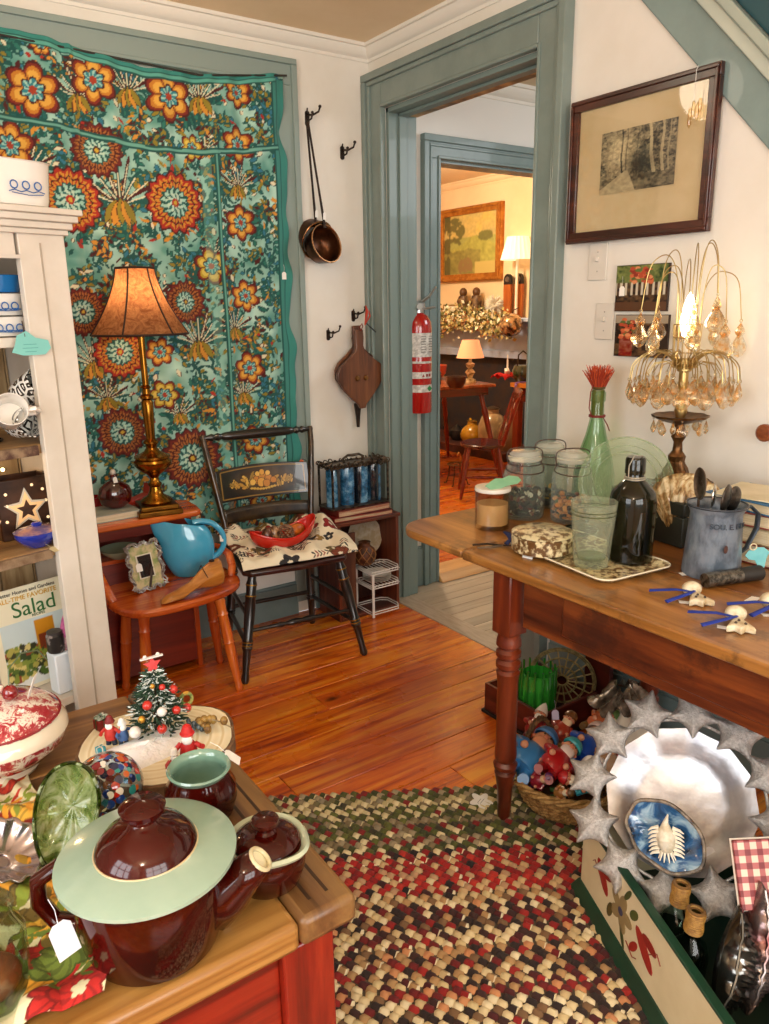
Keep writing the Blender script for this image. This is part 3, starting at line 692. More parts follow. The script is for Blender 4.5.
# book, decanter, candle on lamp shelf
def book(name, label, cat, loc, size, rz, cover, pages='#e3d6b8', group=None, tilt=0):
    w, d, h = size; t = thing(name, label, cat, loc, 0, group, (tilt, 0, rz))
    b = MB(); b.lim(-w/2, w/2, -d/2, d/2, 0, .003); b.lim(-w/2, w/2, -d/2, d/2, h-.003, h); b.lim(-w/2, -w/2+.003, -d/2, d/2, .003, h-.003); b.build('cover', cover, t, bevel=.001)
    MB().lim(-w/2+.003, w/2-.004, -d/2+.004, d/2-.004, .003, h-.003).build('pages', pm(pages, .8, c2='#cdbd98', ns=8, stretch=(1, 1, 60)), t)
    return t
bk = Y(118, 520, -.29); book('book', 'pale clothbound book lying on the maple shelf under the dark glass flask', 'book', (-1.35, -.20, .67), (.19, .15, .028), R(4), pm('#9da194', .7))
dz = .699
d = thing('glass_decanter', 'dark round glass flask with a little stopper on the pale book', 'decanter', (-1.315, -.19, dz)); s = 1.
MB().lathe([(0, .002), (.03, .002), (.055, .02), (.064, .05), (.055, .08), (.03, .1), (.014, .108), (.012, .12), (.017, .124), (.017, .13), (0, .131)], 28, T(s=(1, .7, 1))).build('bottle', pm('#2b0a0c', .08, coat=1, c2='#5a1010', ns=14), d)
MB().sph((0, 0, .137), (.011, .011, .012)).build('stopper', pm('#c9c2b5', .3), d)
price_tag(d, (.0, -.02, .122), (R(80), 0, R(10)), .016, .022, string=.006)
t = lathe_thing('red_votive', 'small red glass candle cup behind the dark flask on the maple shelf', 'candle cup', [(0, 0), (.025, 0), (.033, .03), (.036, .06), (.033, .06), (.03, .03), (0, .02)], pm('#8c0f12', .12, coat=1), (-1.37, -.085, .67))
t = thing('wooden_sleigh', 'small red wooden sleigh ornament tucked behind the brass lamp base', 'ornament', (-1.22, -.12, .67), R(20))
MB().prism([(-.05, 0), (.05, 0), (.07, .05), (.06, .09), (.05, .05), (-.03, .035), (-.05, .08)], -.02, .02, T(rx=R(90))).build('body', pm('#a8301a', .4), t, bevel=.003)
# dish in the niche
lathe_thing('glass_dish', 'pale green glass dish in the niche below the lamp shelf', 'dish', [(0, 0), (.04, 0), (.07, .025), (.075, .035), (.068, .03), (.035, .006), (0, .006)], pm('#8e9a80', .15, coat=.6), (-1.33, -.29+.06, .517))
# ---- blue pitcher
def pitcher():
    p = Z(182, 570, .422); t = thing('pitcher', 'turquoise glazed disk pitcher on the maple bench', 'pitcher', (-1.09, -.315, .422), R(-20), s=1.0)
    m = pm('#4aaed6', .12, coat=.9, c2='#43a4cc', ns=5)
    def body(u, v):
        a = 2*PI*u; ca, sa = math.cos(a), math.sin(a)
        z = .215*v; w = .05+.05*math.sin(PI*(.08+.80*v)); dp = (.038+.026*math.sin(PI*(.1+.8*v)))
        spout = max(0, -ca)**6*max(0, (v-.62)/.38)*.06; sh_ = -.012*v
        lift = max(0, -ca)**3*max(0, v-.8)*.08-max(0, ca)*max(0, v-.8)*.10
        return (w*ca-spout+sh_, dp*sa*(1-max(0, -ca)**4*.35*v), z+lift)
    MB().grid(body, 40, 18, cu=True).build('body', m, t, solid=.006, sub=1)
    MB().prism([(.05*math.cos(k*PI/12), .035*math.sin(k*PI/12)) for k in range(24)], 0, .008).build('foot', m, t)
    MB().tube(curve([(.02, 0, .205), (.055, 0, .208), (.095, 0, .195), (.128, 0, .155), (.132, 0, .11), (.112, 0, .075), (.08, 0, .055)]), .015, 12, flat=.75).build('handle', m, t)
    price_tag(t, (.125, -.01, .15), (R(85), 0, R(-20)), .014, .028, string=.01)
pitcher()
# ---- wire-framed mirror
def vine_frame():
    t = thing('picture_frame', 'small silver vine-wire frame with a mirror propped against the turquoise pitcher', 'picture frame', tuple(Z(151, 590, .424)+np.array([0, 0, .002])), 0, None, (R(-14), 0, R(12)))
    w, h = .125, .165; b = MB(); r2 = random.Random(4)
    for k in range(6):
        ph = r2.uniform(0, 6); 
        pts = []
        for i in range(80):
            s_ = i/80*4; e = s_ % 1; side = int(s_); off = .008*math.sin(i*.9+ph)+.003*math.sin(i*2.3+k)
            if side == 0: p = (-w/2+w*e, off)
            elif side == 1: p = (w/2+off, h*e)
            elif side == 2: p = (w/2-w*e, h+off)
            else: p = (-w/2+off, h-h*e)
            pts.append((p[0], -.003+.005*math.sin(i*1.3+k*2), p[1]+.008))
        b.tube(pts, .0019, 5, True)
    b.build('vine_border', pm('#c4c2be', .35, .6, c2='#8d8580', ns=60), t)
    MB().lim(-w/2+.004, w/2-.004, 0, .003, .01, h+.004).build('mat_board', pm('#c9b98e', .7, c2='#8a9a5c', ns=26, lo=.45, hi=.6), t)
    MB().lim(-w*.22, w*.2, -.003, 0, .05, .13).build('mirror', pm('#8a8580', .08, .9), t)
    b = MB(); b.lim(-w*.26, w*.24, -.002, .0005, .046, .05); b.lim(-w*.26, w*.24, -.002, .0005, .13, .134); b.lim(-w*.26, -w*.22, -.002, .0005, .05, .13); b.lim(w*.2, w*.24, -.002, .0005, .05, .13)
    b.build('inner_border', pm('#ded6c2', .5), t)
    price_tag(t, (-.03, -.008, .105), (R(90), 0, 0), .024, .03, string=.01)
    MB().lim(-.004, .004, 0, .003, 0, .1, T(0, .004, .0, rx=R(32))).build('easel_leg', pm('#4d4540', .5), t)
vine_frame()
# ---- wooden shoe last
def shoe_last():
    t = thing('shoe_last', 'honey-coloured wooden shoe last lying on the front of the maple bench', 'shoe last', tuple(Z(192, 594, .424)), R(14), s=1.12)
    def fn(u, v):
        a = 2*PI*u; x = -.115+.235*v
        cx = [0, .03, .12, .3, .5, .65, .8, .93, 1.]; hh = [.002, .012, .022, .03, .045, .07, .085, .088, .084]; ww = [.003, .018, .028, .034, .026, .022, .026, .028, .024]
        h_ = np.interp(v, cx, hh); w_ = np.interp(v, cx, ww); z = h_/2+h_/2*math.sin(a); 
        sole = .012*math.sin(PI*min(1, max(0, (v-.3)/.5)))*(1 if math.sin(a) < 0 else 0)*1
        return (x, w_*math.cos(a)*(1 if math.sin(a) < .2 else .7), max(0, z)+sole+(.02*(v-.6) if v > .6 and math.sin(a) > 0 else 0))
    b = MB().grid(fn, 20, 28, cu=True); n = 28; m0 = b.v
    b.f.append([i*n+n-1 for i in range(20)]); b.c.append(None); b.f.append([i*n for i in range(20)][::-1]); b.c.append(None)
    W_ = wood('#7a4310', '#b5722a', '#d39548', 0, 1.4, .32, .4); b.build('last_body', W_, t, sub=1)
    MB().lathe([(0, 0), (.009, 0), (.009, .004), (0, .004)], 12, T(.085, -.0, .0895)).build('peg_hole', pm('#2b170a', .8), t)
    MB().tube([(.045, -.03, .05), (.043, 0, .086), (.045, .03, .05)], .0015, 5).build('hinge_seam', pm('#2b170a', .8), t)
shoe_last()
# ---- white cord on the floor
tag(MB().tube([Z(*p, .006) for p in ((100, 646), (130, 634), (165, 627), (205, 620), (240, 612), (262, 603), (272, 590))], .0045, 6).build('power_cord', pm('#d8d4ca', .5)), 'white electric cord running along the floor behind the maple bench', 'cord')

# ---- black stencilled chair
def black_chair():
    c = (-.70, -.34, 0); t = thing('side_chair', 'black painted side chair with a gold fruit stencil on its back splat', 'chair', c, R(-7))
    b = MB(); pts = [(-.205, .16), (-.21, -.02), (-.225, -.15), (-.2, -.185), (0, -.2), (.2, -.185), (.225, -.15), (.21, -.02), (.205, .16)]
    b.prism(pts, .418, .442); b.build('seat', pm('#3a1410', .3, coat=.4, c2='#1b0d0b', ns=8), t, bevel=.008)
    mk = [(.0, .55), (.03, .8), (.1, .62), (.3, .8), (.33, 1.05), (.345, .8), (.36, 1.05), (.375, .8), (.39, 1.05), (.41, .85), (.7, 1.05), (.78, .95), (.8, 1.1), (.82, .9), (.92, 1.), (.95, .8), (1, .8)]
    legs = (((-.262, -.215), (-.185, -.15)), ((.262, -.215), (.185, -.15)), ((-.2, .21), (-.17, .14)), ((.2, .21), (.17, .14)))
    for (fx, fy), (ux, uy) in legs:
        lg = between(MB(), (fx, fy, 0), (ux, uy, .42), mk, .021).build('leg', BLK, t)
        for q in ((.80, .345, .375, .9) if fy < 0 else (.8,)):
            p0 = Vector((fx, fy, 0)).lerp(Vector((ux, uy, .42)), q); p1 = Vector((fx, fy, 0)).lerp(Vector((ux, uy, .42)), q+.012); MB().tube([p0, p1], .0228 if q > .5 else .0205, 12).build('gold_ring', pm('#a3752c', .35, .7), lg)
    def lp(i, q): (f, u) = legs[i]; return Vector((f[0], f[1], 0)).lerp(Vector((u[0], u[1], .42)), q)
    ms = [(.0, .8), (.25, .8), (.3, 1.2), (.34, .8), (.4, 1.3), (.44, 1.5), (.5, 1.1), (.56, 1.5), (.6, 1.3), (.66, .8), (.7, 1.2), (.75, .8), (1, .8)]
    for a, b_, q, mm in ((0, 1, .48, ms), (0, 2, .35, [(0, 1), (1, 1)]), (1, 3, .35, [(0, 1), (1, 1)]), (0, 2, .6, [(0, 1), (1, 1)]), (1, 3, .6, [(0, 1), (1, 1)]), (2, 3, .4, [(0, 1), (1, 1)])):
        between(MB(), lp(a, q), lp(b_, q), mm, .0095, 12).build('stretcher', BLK, t)
    # back posts
    PT = {}
    for s in (-1, 1):
        P = [(s*.19, .14, .43), (s*.195, .16, .55), (s*.215, .19, .70), (s*.235, .225, .85), (s*.24, .245, .915)]; PT[s] = P
        MB().tube(P, [.017, .017, .017, .016, .015], 12, flat=.8).build('back_post', pm('#17110d', .28, coat=.5, c2='#4a3214', ns=14), t)
    between(MB(), (-.25, .24, .905), (.25, .24, .905), [(0, .7), (.02, .9), (.06, .8), (.1, 1.3), (.12, .9), (.15, 1.4), (.18, .9), (.2, 1.3), (.24, 1.5), (.5, 1.75), (.76, 1.5), (.8, 1.3), (.82, .9), (.85, 1.4), (.88, .9), (.9, 1.3), (.94, .8), (.98, .9), (1, .7)], .0125, 14).build('crest_rail', BLK, t)
    def splat(z0, z1, y0, y1, dip=.0):
        def fn(u, v):
            x = -.205+.41*u; bow = .022*(1-(2*u-1)**2); arch = .012*(1-(2*u-1)**2)
            return (x, y0+(y1-y0)*v+bow, z0+(z1-z0)*v+arch*v)
        return fn
    # main splat with stencil in vertex colours
    nu, nv = 160, 60; P = np.zeros((nu, nv, 3)); C = np.zeros((nu, nv, 3)); f1 = splat(.635, .765, .178, .205)
    for i in range(nu):
        for j in range(nv): P[i, j] = f1(i/(nu-1), j/(nv-1))
    C[:] = L3('#17110c'); U = np.linspace(-1.6, 1.6, nu)[:, None]; V = np.linspace(-.5, .5, nv)[None, :]
    C[:] += (L3('#6b4a1c')*.9)*np.clip(.55-((U/1.7)**2+(V*1.6)**2), 0, 1)[..., None]
    r3 = random.Random(2)
    def bl(cx, cy, rx, ry, c, an=0):
        du_, dv_ = U-cx, V-cy; p = du_*math.cos(an)+dv_*math.sin(an); q = -du_*math.sin(an)+dv_*math.cos(an)
        m = (p/rx)**2+(q/ry)**2; C[m < 1.35] = L3('#2a1a0a'); C[m < 1] = L3(c)
    for k in range(26):
        a = r3.uniform(0, 6.28); s_ = r3.choice((-1, 1)); x = s_*r3.uniform(.35, 1.05); y = r3.uniform(-.28, .25)*(1.2-abs(x)); bl(x, y, .13, .045, r3.choice(('#b98a35', '#d0a548', '#96742c')), a)
    for x, y, r0 in ((-.2, .02, .13), (.02, .1, .14), (.22, .03, .13), (-.05, -.06, .14), (.13, -.1, .12), (-.35, -.03, .1), (.38, -.02, .1), (.0, .24, .09), (-.16, .2, .08), (.2, .2, .08)): bl(x, y, r0, r0*.9, random.choice(('#d69a3c', '#c07c2c', '#e0b050')))
    for k in range(9): bl(-.4+.1*k, -.26+.05*abs(k-4)/4, .06, .035, '#c9a045')
    for x in (-1.45, 1.45): C[(np.abs(U-x) < .02) & (np.abs(V) < .42)] = L3('#8c6a2a')
    for y in (-.42, .42): C[(np.abs(V-y) < .02)[:1, :].repeat(nu, 0) & (np.abs(U) < 1.45)] = L3('#8c6a2a')
    sp = gridmesh('stencilled_splat', P, C, vcol(.3, coat=.6), t); m = sp.modifiers.new('s', 'SOLIDIFY'); m.thickness = .012
    MB().grid(splat(.545, .60, .160, .17), 16, 4).build('lower_rail', pm('#17110d', .3, coat=.5, c2='#3a2a14', ns=18), t, solid=.012)
    return t
ch = black_chair()
hc = tag(MB().prism([(0, -.022), (.02, -.004), (.028, .01), (.02, .02), (.008, .018), (0, .01), (-.008, .018), (-.02, .02), (-.028, .01), (-.02, -.004)], -.0006, .0006, T(rx=R(90), ry=R(70))).build('heart_tag', pm('#dd6a3c', .7), None, tuple(Y(301, 466, -.118)), (0, 0, R(-10))), 'orange paper heart tag tied to the black chair back', 'tag')
MB().tube([(.0, .0, .018), (.012, .006, .03), (.03, .012, .02)], .0015, 5).build('ribbon', pm('#1c2230', .6), hc)
# ---- floral cloth on the seat
def floral_sheet(name, label, cat, fn, nu, nv, pal, bg, seed, dens=1., mat=None, thick=.004, sizes=(.02, .05), parent=None, area=None, leafs=True):
    P = np.zeros((nu, nv, 3))
    for i in range(nu):
        for j in range(nv): P[i, j] = fn(i/(nu-1), j/(nv-1))
    C = np.zeros((nu, nv, 3)); C[:] = L3(bg); r2 = random.Random(seed); A = area or (1, 1)
    U = np.linspace(0, A[0], nu)[:, None]; V = np.linspace(0, A[1], nv)[None, :]
    for k in range(int(60*dens)):
        cx, cy = r2.uniform(0, A[0]), r2.uniform(0, A[1]); c = r2.choice(pal); kind = r2.random(); s_ = r2.uniform(*sizes); du_, dv_ = U-cx, V-cy
        if kind < .45:
            th = np.arctan2(dv_, du_); m = np.hypot(du_, dv_)/(s_*(.7+.35*np.abs(np.cos(2.5*th+k)))); C[m < 1.08] = L3(c)*.45; C[m < .95] = L3(c); C[(m < .95) & (np.cos(9*th+8*m) > .5)] = L3(c)*.6; C[m < .28] = L3(bg)*.9
        elif leafs:
            an = r2.uniform(0, 6.28)
            for q in range(5):
                x, y = cx+q*s_*.55*math.cos(an), cy+q*s_*.55*math.sin(an)
                for sg in (-1, 1):
                    a = an+sg*.9; dx, dy = U-x-.4*s_*math.cos(a), V-y-.4*s_*math.sin(a); p = dx*math.cos(a)+dy*math.sin(a); w_ = -dx*math.sin(a)+dy*math.cos(a)
                    C[((p/(s_*.4))**2+(w_/(s_*.12))**2) < 1] = L3(c if q % 2 else pal[0])
    o = gridmesh(name, P, C, mat or vcol(.9, .15, 200), parent); m = o.modifiers.new('s', 'SOLIDIFY'); m.thickness = thick; m.offset = 1
    if label: tag(o, label, cat)
    return o
def cloth_fn(u, v):
    # local sheet over the chair seat, with a puckered upper side and front hem
    x = -.225+.49*u; y = .2-.415*v; z = .447+.03+.014*math.sin(7*x*6+v*5)*math.sin(v*9+1)+.004*math.sin(u*43)
    z += .055*math.exp(-((u-.90)/.15)**2-((v-.25)/.35)**2)+.045*math.exp(-((u-.12)/.13)**2-((v-.2)/.4)**2)+.018*math.sin(u*19)*math.exp(-((v-.05)/.15)**2)
    if v > .9: q = (v-.9)/.1; z = z*(1-q)+(.447+.004)*q; y = .2-.415*.9-.02*q**.5-.012*q
    z += .02*(1-v)
    a = R(-7); return (-.70+x*math.cos(a)-y*math.sin(a), -.315+x*math.sin(a)+y*math.cos(a), max(z, .4505))
floral_sheet('quilted_cloth', 'cream cloth with dark red and brown flowers bunched on the black chair seat', 'cloth', cloth_fn, 200, 150, ['#2c2a2c', '#8c1f1c', '#6b5a34', '#7a3a22', '#9a7a3c'], '#e6dabd', 11, 1.0, sizes=(.035, .085))
# red boat-shaped dish and its contents
def boat(name, label, cat, loc, rz, L_, W_, h, mat, s=1, lift=1):
    def fn(u, v):
        a = 2*PI*u; e = .35+.65*math.sin(v*PI/2)**.8; ca = math.cos(a)
        return (L_/2*e*ca*(abs(ca)**.15), W_/2*e*math.sin(a), h*(v**1.6)*(.55+.45*abs(ca)**2*lift+(.25*lift if ca > 0 else 0)*ca**2))
    b = MB().grid(fn, 40, 10, cu=True); b.f.append([i*10 for i in range(40)][::-1]); b.c.append(None)
    o = b.build(name, mat, None, tuple(map(float, loc)), (0, 0, rz), solid=.006, sub=1); return tag(o, label, cat)
dl = Y(288, 540, -.40); dl = (float(dl[0])-.0, -.36, .476)
boat('red_boat_dish', 'bright red boat-shaped dish holding nuts on the floral cloth', 'dish', dl, R(2), .30, .14, .088, pm('#c11d0d', .18, coat=.7))
rr = random.Random(8)
for k, (dx, dy, c, lab) in enumerate(((-.075, 0, '#6e3a1a', 'dark brown nut standing at the left end of the red dish'), (-.035, .01, '#b98a5a', 'striped tan nutshell in the middle of the red dish'), (.06, .01, '#c2691f', 'smooth orange wooden ornament at the right of the red dish'))):
    tag(MB().sph((0, 0, 0), (.024, .022, .042) if k < 2 else (.045, .026, .026), 14, 10).build('nut' if k < 2 else 'wooden_ornament', pm(c, .35, c2='#3a1c0e' if k < 2 else '#a34a12', ns=60, coat=.3), None, (dl[0]+dx, dl[1]+dy, dl[2]+(.046 if k < 2 else .052)), (0, R(10-8*k), 0)), lab, 'nut' if k < 2 else 'ornament')
pc = MB()
for i in range(11):
    for j in range(12):
        ph = PI*(i+.5)/11; a = 2*PI*(j+.5*(i % 2))/12; r0 = .032
        p = Vector((r0*math.sin(ph)*math.cos(a), r0*math.sin(ph)*math.sin(a), r0*math.cos(ph))); pc.sph(tuple(p), (.006, .006, .004), 6, 4)
tag(pc.build('pine_cone', pm('#a07a5a', .7, c2='#5a3826', ns=60), None, (dl[0]+.012, dl[1], dl[2]+.05)), 'round knobbly pine cone in the centre of the red dish', 'pine cone')

# ---- old wooden box in the corner
OLDW = wood('#2a0f07', '#54200f', '#7a3a1e', 0, 1., .5, .1, wear='#3a2a20')
def corner_box():
    x0, x1, y0, y1, h = -.37, -.03, -.235, -.045, .46
    t = thing('wooden_crate', 'old dark wooden crate on end with an open front, standing in the corner', 'crate', ((x0+x1)/2, (y0+y1)/2, 0)); cx, cy = (x0+x1)/2, (y0+y1)/2
    for l in ((x0, x0+.016, y0, y1, 0, h), (x1-.016, x1, y0, y1, 0, h)): MB().lim(l[0]-cx, l[1]-cx, l[2]-cy, l[3]-cy, l[4], l[5]).build('side_board', wood('#2a0f07', '#54200f', '#7a3a1e', 2, 1., .5, .1), t, bevel=.002)
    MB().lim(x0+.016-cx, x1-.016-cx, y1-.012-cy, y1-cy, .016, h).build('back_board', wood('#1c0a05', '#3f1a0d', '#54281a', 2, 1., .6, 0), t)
    MB().lim(x0+.016-cx, x1-.016-cx, y0-cy, y1-.012-cy, .0, .016).build('bottom_board', OLDW, t, bevel=.002)
    MB().lim(x0-.05-cx, x1+.006-cx, y0-.008-cy, y1-cy, h+.001, h+.018).build('top_board', OLDW, t, bevel=.003)
    MB().lim(x0+.016-cx, x0+.10-cx, y0+.01-cy, y0+.022-cy, .016, h-.04).build('front_slat', wood('#2a120a', '#4f2817', '#6e4226', 2, 1., .6, 0), t, bevel=.002)
corner_box()
TZ = .479
for k, (w, d, h, rz, c, lab) in enumerate(((.31, .175, .022, -4, '#8c1c16', 'lower red leather book on the corner crate, pages facing out'), (.29, .165, .03, 1, '#6e2014', 'thick brown-red book on the corner crate directly below the blue glass caddy'))):
    book('book', lab, 'book', (-.215, -.145, TZ+sum((.022, .03)[:k])+k*.001), (w, d, h), R(rz), pm(c, .5, c2='#5a140e', ns=10), '#a8563c', 'old red books on the corner crate')
# blue glass caddy with metal frame
def caddy():
    t = thing('glass_caddy', 'blue glass panelled caddy with a pierced metal top and bail handle, on the red books', 'caddy', (-.22, -.145, TZ+.054), R(0))
    w, d, h = .30, .12, .19; t_ = NT('blue_panel'); v = t_.coord((1, 1, 1)); c = t_.ramp(t_.noise(v, 18, 5, .7), [(.35, '#0f2f45'), (.5, '#2f6f9a'), (.68, '#8fc0dc')])
    c = t_.mix(c, '#16202a', t_.ramp(t_.n('ShaderNodeTexWave', {'Vector': v, 'Scale': 3.3, 'Distortion': 1.5}).outputs[0], [(.25, 1.), (.5, 0.)]))
    t_.bsdf(color=c, rough=.1, coat=1)
    for k in range(4): MB().lathe([(0, 0), (.033, 0), (.036, .01), (.036, h-.02), (.03, h), (0, h)], 20, T((k-1.5)*.073, 0, 0)).build('glass_jar', t_.m, t)
    m = pm('#6b5a48', .4, .8, c2='#2c241e', ns=50)
    b = MB()
    for s in (-1, 1):
        for u in (-1, 1): b.box((s*w/2, u*d/2, h/2), (.008, .008, h))
    b.prism(rrect(w+.02, d+.02, .02), 0, .006); b.build('corner_frame', m, t)
    b = MB(); b.torus(.5, .02, 48, 6, T(z=h+.004, s=(w+.01, d+.01, .35)))
    for i in range(40):
        a = 2*PI*i/40; x, y = max(-w/2, min(w/2, .19*math.cos(a))), max(-d/2, min(d/2, .1*math.sin(a))); b.torus(.011, .0028, 10, 5, T(x, y, h+.008+.006*math.sin(i*2), rx=R(70), rz=a))
    for i in range(16): b.sph(((i-7.5)*.018, -d/2-.002, h+.012+.005*math.sin(i*1.9)), (.009, .004, .008), 7, 5)
    b.prism(rrect(w, d, .02), h-.002, h+.006); b.build('pierced_top', m, t)
    MB().tube([(-.05, 0, h+.01), (-.055, 0, h+.03), (-.03, 0, h+.042), (0, 0, h+.04), (.03, 0, h+.042), (.055, 0, h+.03), (.05, 0, h+.01)], [.006, .005, .006, .007, .006, .005, .006], 8).build('handle', m, t)
caddy()
# ---- white wire rack with plates, woven jug, wall plate
def wire_rack():
    t = thing('wire_rack', 'white wire shelf rack standing at the front of the corner crate', 'rack', (-.137, -.20, .0), 0); m = pm('#e6e2da', .4)
    w, d = .17, .17
    for z in (.017, .145, .215):
        b = MB()
        P = [(-w/2, d*.35), (w/2-.03, d*.35), (w/2, d*.2), (w/2, -d*.3), (w/2-.02, -d*.5), (-w/2, -d*.5)]
        for dz_ in (0, .012): b.tube([(x, y, z+dz_) for x, y in P], .0028, 6, True)
        if z > .1:
            for k in range(9): b.tube([(-w/2+k*w/8.6, -d*.5, z+.006), (-w/2+k*w/8.6, d*.35, z+.006)], .0018, 5)
        b.build('wire_shelf', m, t)
    for x, y in ((-w/2, -d*.5), (-w/2, d*.35)): MB().box((x+.006, y, .11), (.012, .005, .215)).build('upright', m, t)
wire_rack()
for k in range(4):
    o = MB().lathe([(0, 0), (.03, 0), (.055, .006), (.068, .012), (.069, .014), (.054, .009), (.03, .004), (0, .004)], 28).build('saucer', CERW, None, (-.14, -.205, .1545+.0085*k)); o['label'] = 'white saucer stacked on the lower shelf of the white wire rack'; o['category'] = 'saucer'; o['group'] = 'white saucers in the wire rack'
t = thing('woven_jug', 'round brown jug covered in woven reed inside the corner crate', 'jug', (-.215, -.135, .228-.0))
t.location = (-.185, -.17, .232)
MB().lathe([(0, 0), (.03, 0), (.05, .02), (.054, .05), (.046, .08), (.028, .095), (.026, .11), (.03, .113), (.02, .112), (0, .1)], 24).build('body', pm('#6a3a1c', .5, c2='#3a1c0c', ns=25), t)
b = MB()
for k in range(8):
    a = PI*k/4
    for s in (-1, 1): b.tube([((.0545 if 0 < q < 8 else .04)*math.cos(a+s*q*.16)*(1-.28*abs(q-4)**2/16), (.0545)*math.sin(a+s*q*.16)*(1-.28*abs(q-4)**2/16), .006+q*.0105) for q in range(9)], .0022, 5)
b.build('reed_weave', pm('#9a6a38', .6), t)
o = MB().lathe([(0, 0), (.05, 0), (.075, .01), (.095, .016), (.096, .018), (.075, .013), (.05, .004), (0, .004)], 36).build('dinner_plate', pm('#cfc7b4', .25, coat=.4, c2='#b9a98a', ns=30), None, (-.135, -.085, .345), (R(75), 0, 0))
tag(o, 'cream plate leaning upright at the back of the corner crate', 'plate')
# ================================================================ WHITE CABINET
CP = np.array([-1.616, -1.139]); CA = R(15)
CW = pm('#d9d0c2', .5, c2='#cfc5b5', ns=5, bump=.08, bs=18)
CM = T(CP[0], CP[1], 0, rz=CA)
def CL(x, y, z): return tuple(CM @ Vector((x, y, z)))
def cabinet():
    t = thing('cupboard', 'white painted wooden cupboard with open shelves and a beaded front post', 'cupboard', (CP[0], CP[1], 0), CA); w, dp = .95, .34
    b = MB(); b.lim(-.108, 0, 0, .022, 0, 1.60); b.build('front_post', CW, t, bevel=.002)
    g = MB(); g.lim(-.061, -.057, -.0015, .004, .0, 1.57); g.build('bead_groove', pm('#a89c8a', .7), t)
    MB().lim(-w, -w+.1, 0, .022, 0, 1.6).build('front_post', CW, t, bevel=.002)
    MB().lim(-w+.1, -.115, 0.001, .021, 1.535, 1.60).build('top_rail', CW, t, bevel=.002)
    g = MB(); g.lim(-w+.1, -.108, -.004, .0, 1.535, 1.543); g.build('inner_bead', pm('#cfc6b8', .5), t)
    MB().lim(-w+.1, -.115, 0.001, .021, 0, .12).build('bottom_rail', CW, t, bevel=.002)
    b = MB()
    for z0, z1, e in ((1.588, 1.6, .008), (1.6, 1.615, .016), (1.615, 1.63, .026), (1.63, 1.643, .034)): b.lim(-w-e, e, -e, dp, z0, z1)
    b.build('cornice', CW, t, bevel=.002)
    BW = wood('#4a3420', '#8a6a42', '#b89a68', 2, .6, .6, 0)
    for k, x in ((0, -.022), (1, -w)): MB().lim(x, x+.022, .022, dp, 0, 1.59).build('side_panel', CW, t)
    b = MB(); x = -w+.02
    while x < -.02: b.lim(x+.001, min(x+.09, -.022)-.002, dp-.014, dp, 0.02, 1.59); x += .09
    b.build('back_boards', pm('#b59a70', .7, c2='#8a6c44', ns=9, stretch=(3, 3, .4)), t, bevel=.002)
    for z, c in ((1.365, '#d8ccb4'), (1.118, '#6b4a34'), (.862, '#a98a60'), (.46, '#c9bda8'), (.12, '#c9bda8')):
        MB().lim(-w+.022, -.022, .024, dp-.015, z-.022, z).build('shelf', wood('#5a3c22', '#9a7548', '#c29d68', 0, .8, .55, 0) if z < 1.3 and z > .5 else CW, t, bevel=.002)
        if z in (1.118, .862): MB().lim(-w+.1, -.117, .012, .024, z-.024, z-.001).build('shelf_edge', pm('#4a2c1e' if z > 1 else '#6d5238', .6, c2='#8d7458', ns=30), t, bevel=.001)
cabinet()
def cput(o, x, y, z, rz=0): o.location = CL(x, y, z); o.rotation_euler = (0, 0, CA+rz); return o
# items on top
WHG = pm('#ece6dc', .15, coat=.8)
def squircle(r, h, flare=.06, th=.004, n=5):
    def fn(u, v):
        a = 2*PI*u; c, s_ = math.cos(a), math.sin(a); q = (abs(c)**n+abs(s_)**n)**(-1/n); rr = r*(1+flare*(v*2 if v < .5 else 1))
        prof = [(0, 0), (.88, 0), (.97, .06), (1, .5), (1.03, .97), (1.06, 1), (1.0, 1), (.97, .94), (.94, .5), (.9, .1), (0, .08)]
        k = v*(len(prof)-1); i = min(int(k), len(prof)-2); f = k-i; pr = prof[i][0]*(1-f)+prof[i+1][0]*f; pz = prof[i][1]*(1-f)+prof[i+1][1]*f
        return (r*pr*q*c, r*pr*q*s_*.85, h*pz)
    return fn
def casserole(name, label, r, h, x, y, z, rz=0, mark=True, mat=None):
    t = cput(thing(name, label, 'baking dish'), x, y, z, rz)
    MB().grid(squircle(r, h), 48, 23, cu=True).build('dish', mat or WHG, t)
    if mark:
        m = pm('#2f62a0', .3); b = MB()
        for k in range(3):
            px = r*(.15+.22*k); b.torus(.008, .0016, 12, 5, T(px, -r*.9-.001, h*.45, rx=R(90))); b.tube([(px-.012, -r*.9-.001, h*.3), (px, -r*.9-.001, h*.34), (px+.014, -r*.9-.001, h*.3)], .0012, 5)
        b.tube([(r*.1, -r*.9-.001, h*.28), (r*.4, -r*.9-.001, h*.24), (r*.68, -r*.9-.001, h*.27)], .001, 5)
        b.build('blue_flower_mark', m, t)
    return t
t = casserole('baking_dish', 'large white glass baking dish with a blue flower mark on top of the cupboard', .12, .095, -.125, .095, 1.644)
price_tag(t, (.128, -.03, .07), (R(90), 0, R(70)), .022, .045)
t = cput(thing('glass_pitcher', 'clear glass vessel standing behind the white baking dish on the cupboard top', 'vase'), -.185, .27, 1.644)
MB().lathe([(0, 0), (.05, 0), (.06, .02), (.062, .18), (.066, .185), (.06, .18), (.057, .02), (0, .008)], 28).build('body', tglass('#f6ead0'), t)
b = MB()
for k in range(10): a = PI*2*k/10; b.tube([(.0635*math.cos(a), .0635*math.sin(a), .02), (.0635*math.cos(a), .0635*math.sin(a), .17)], .0025, 6)
b.build('ribs', tglass('#e8dcc0'), t)
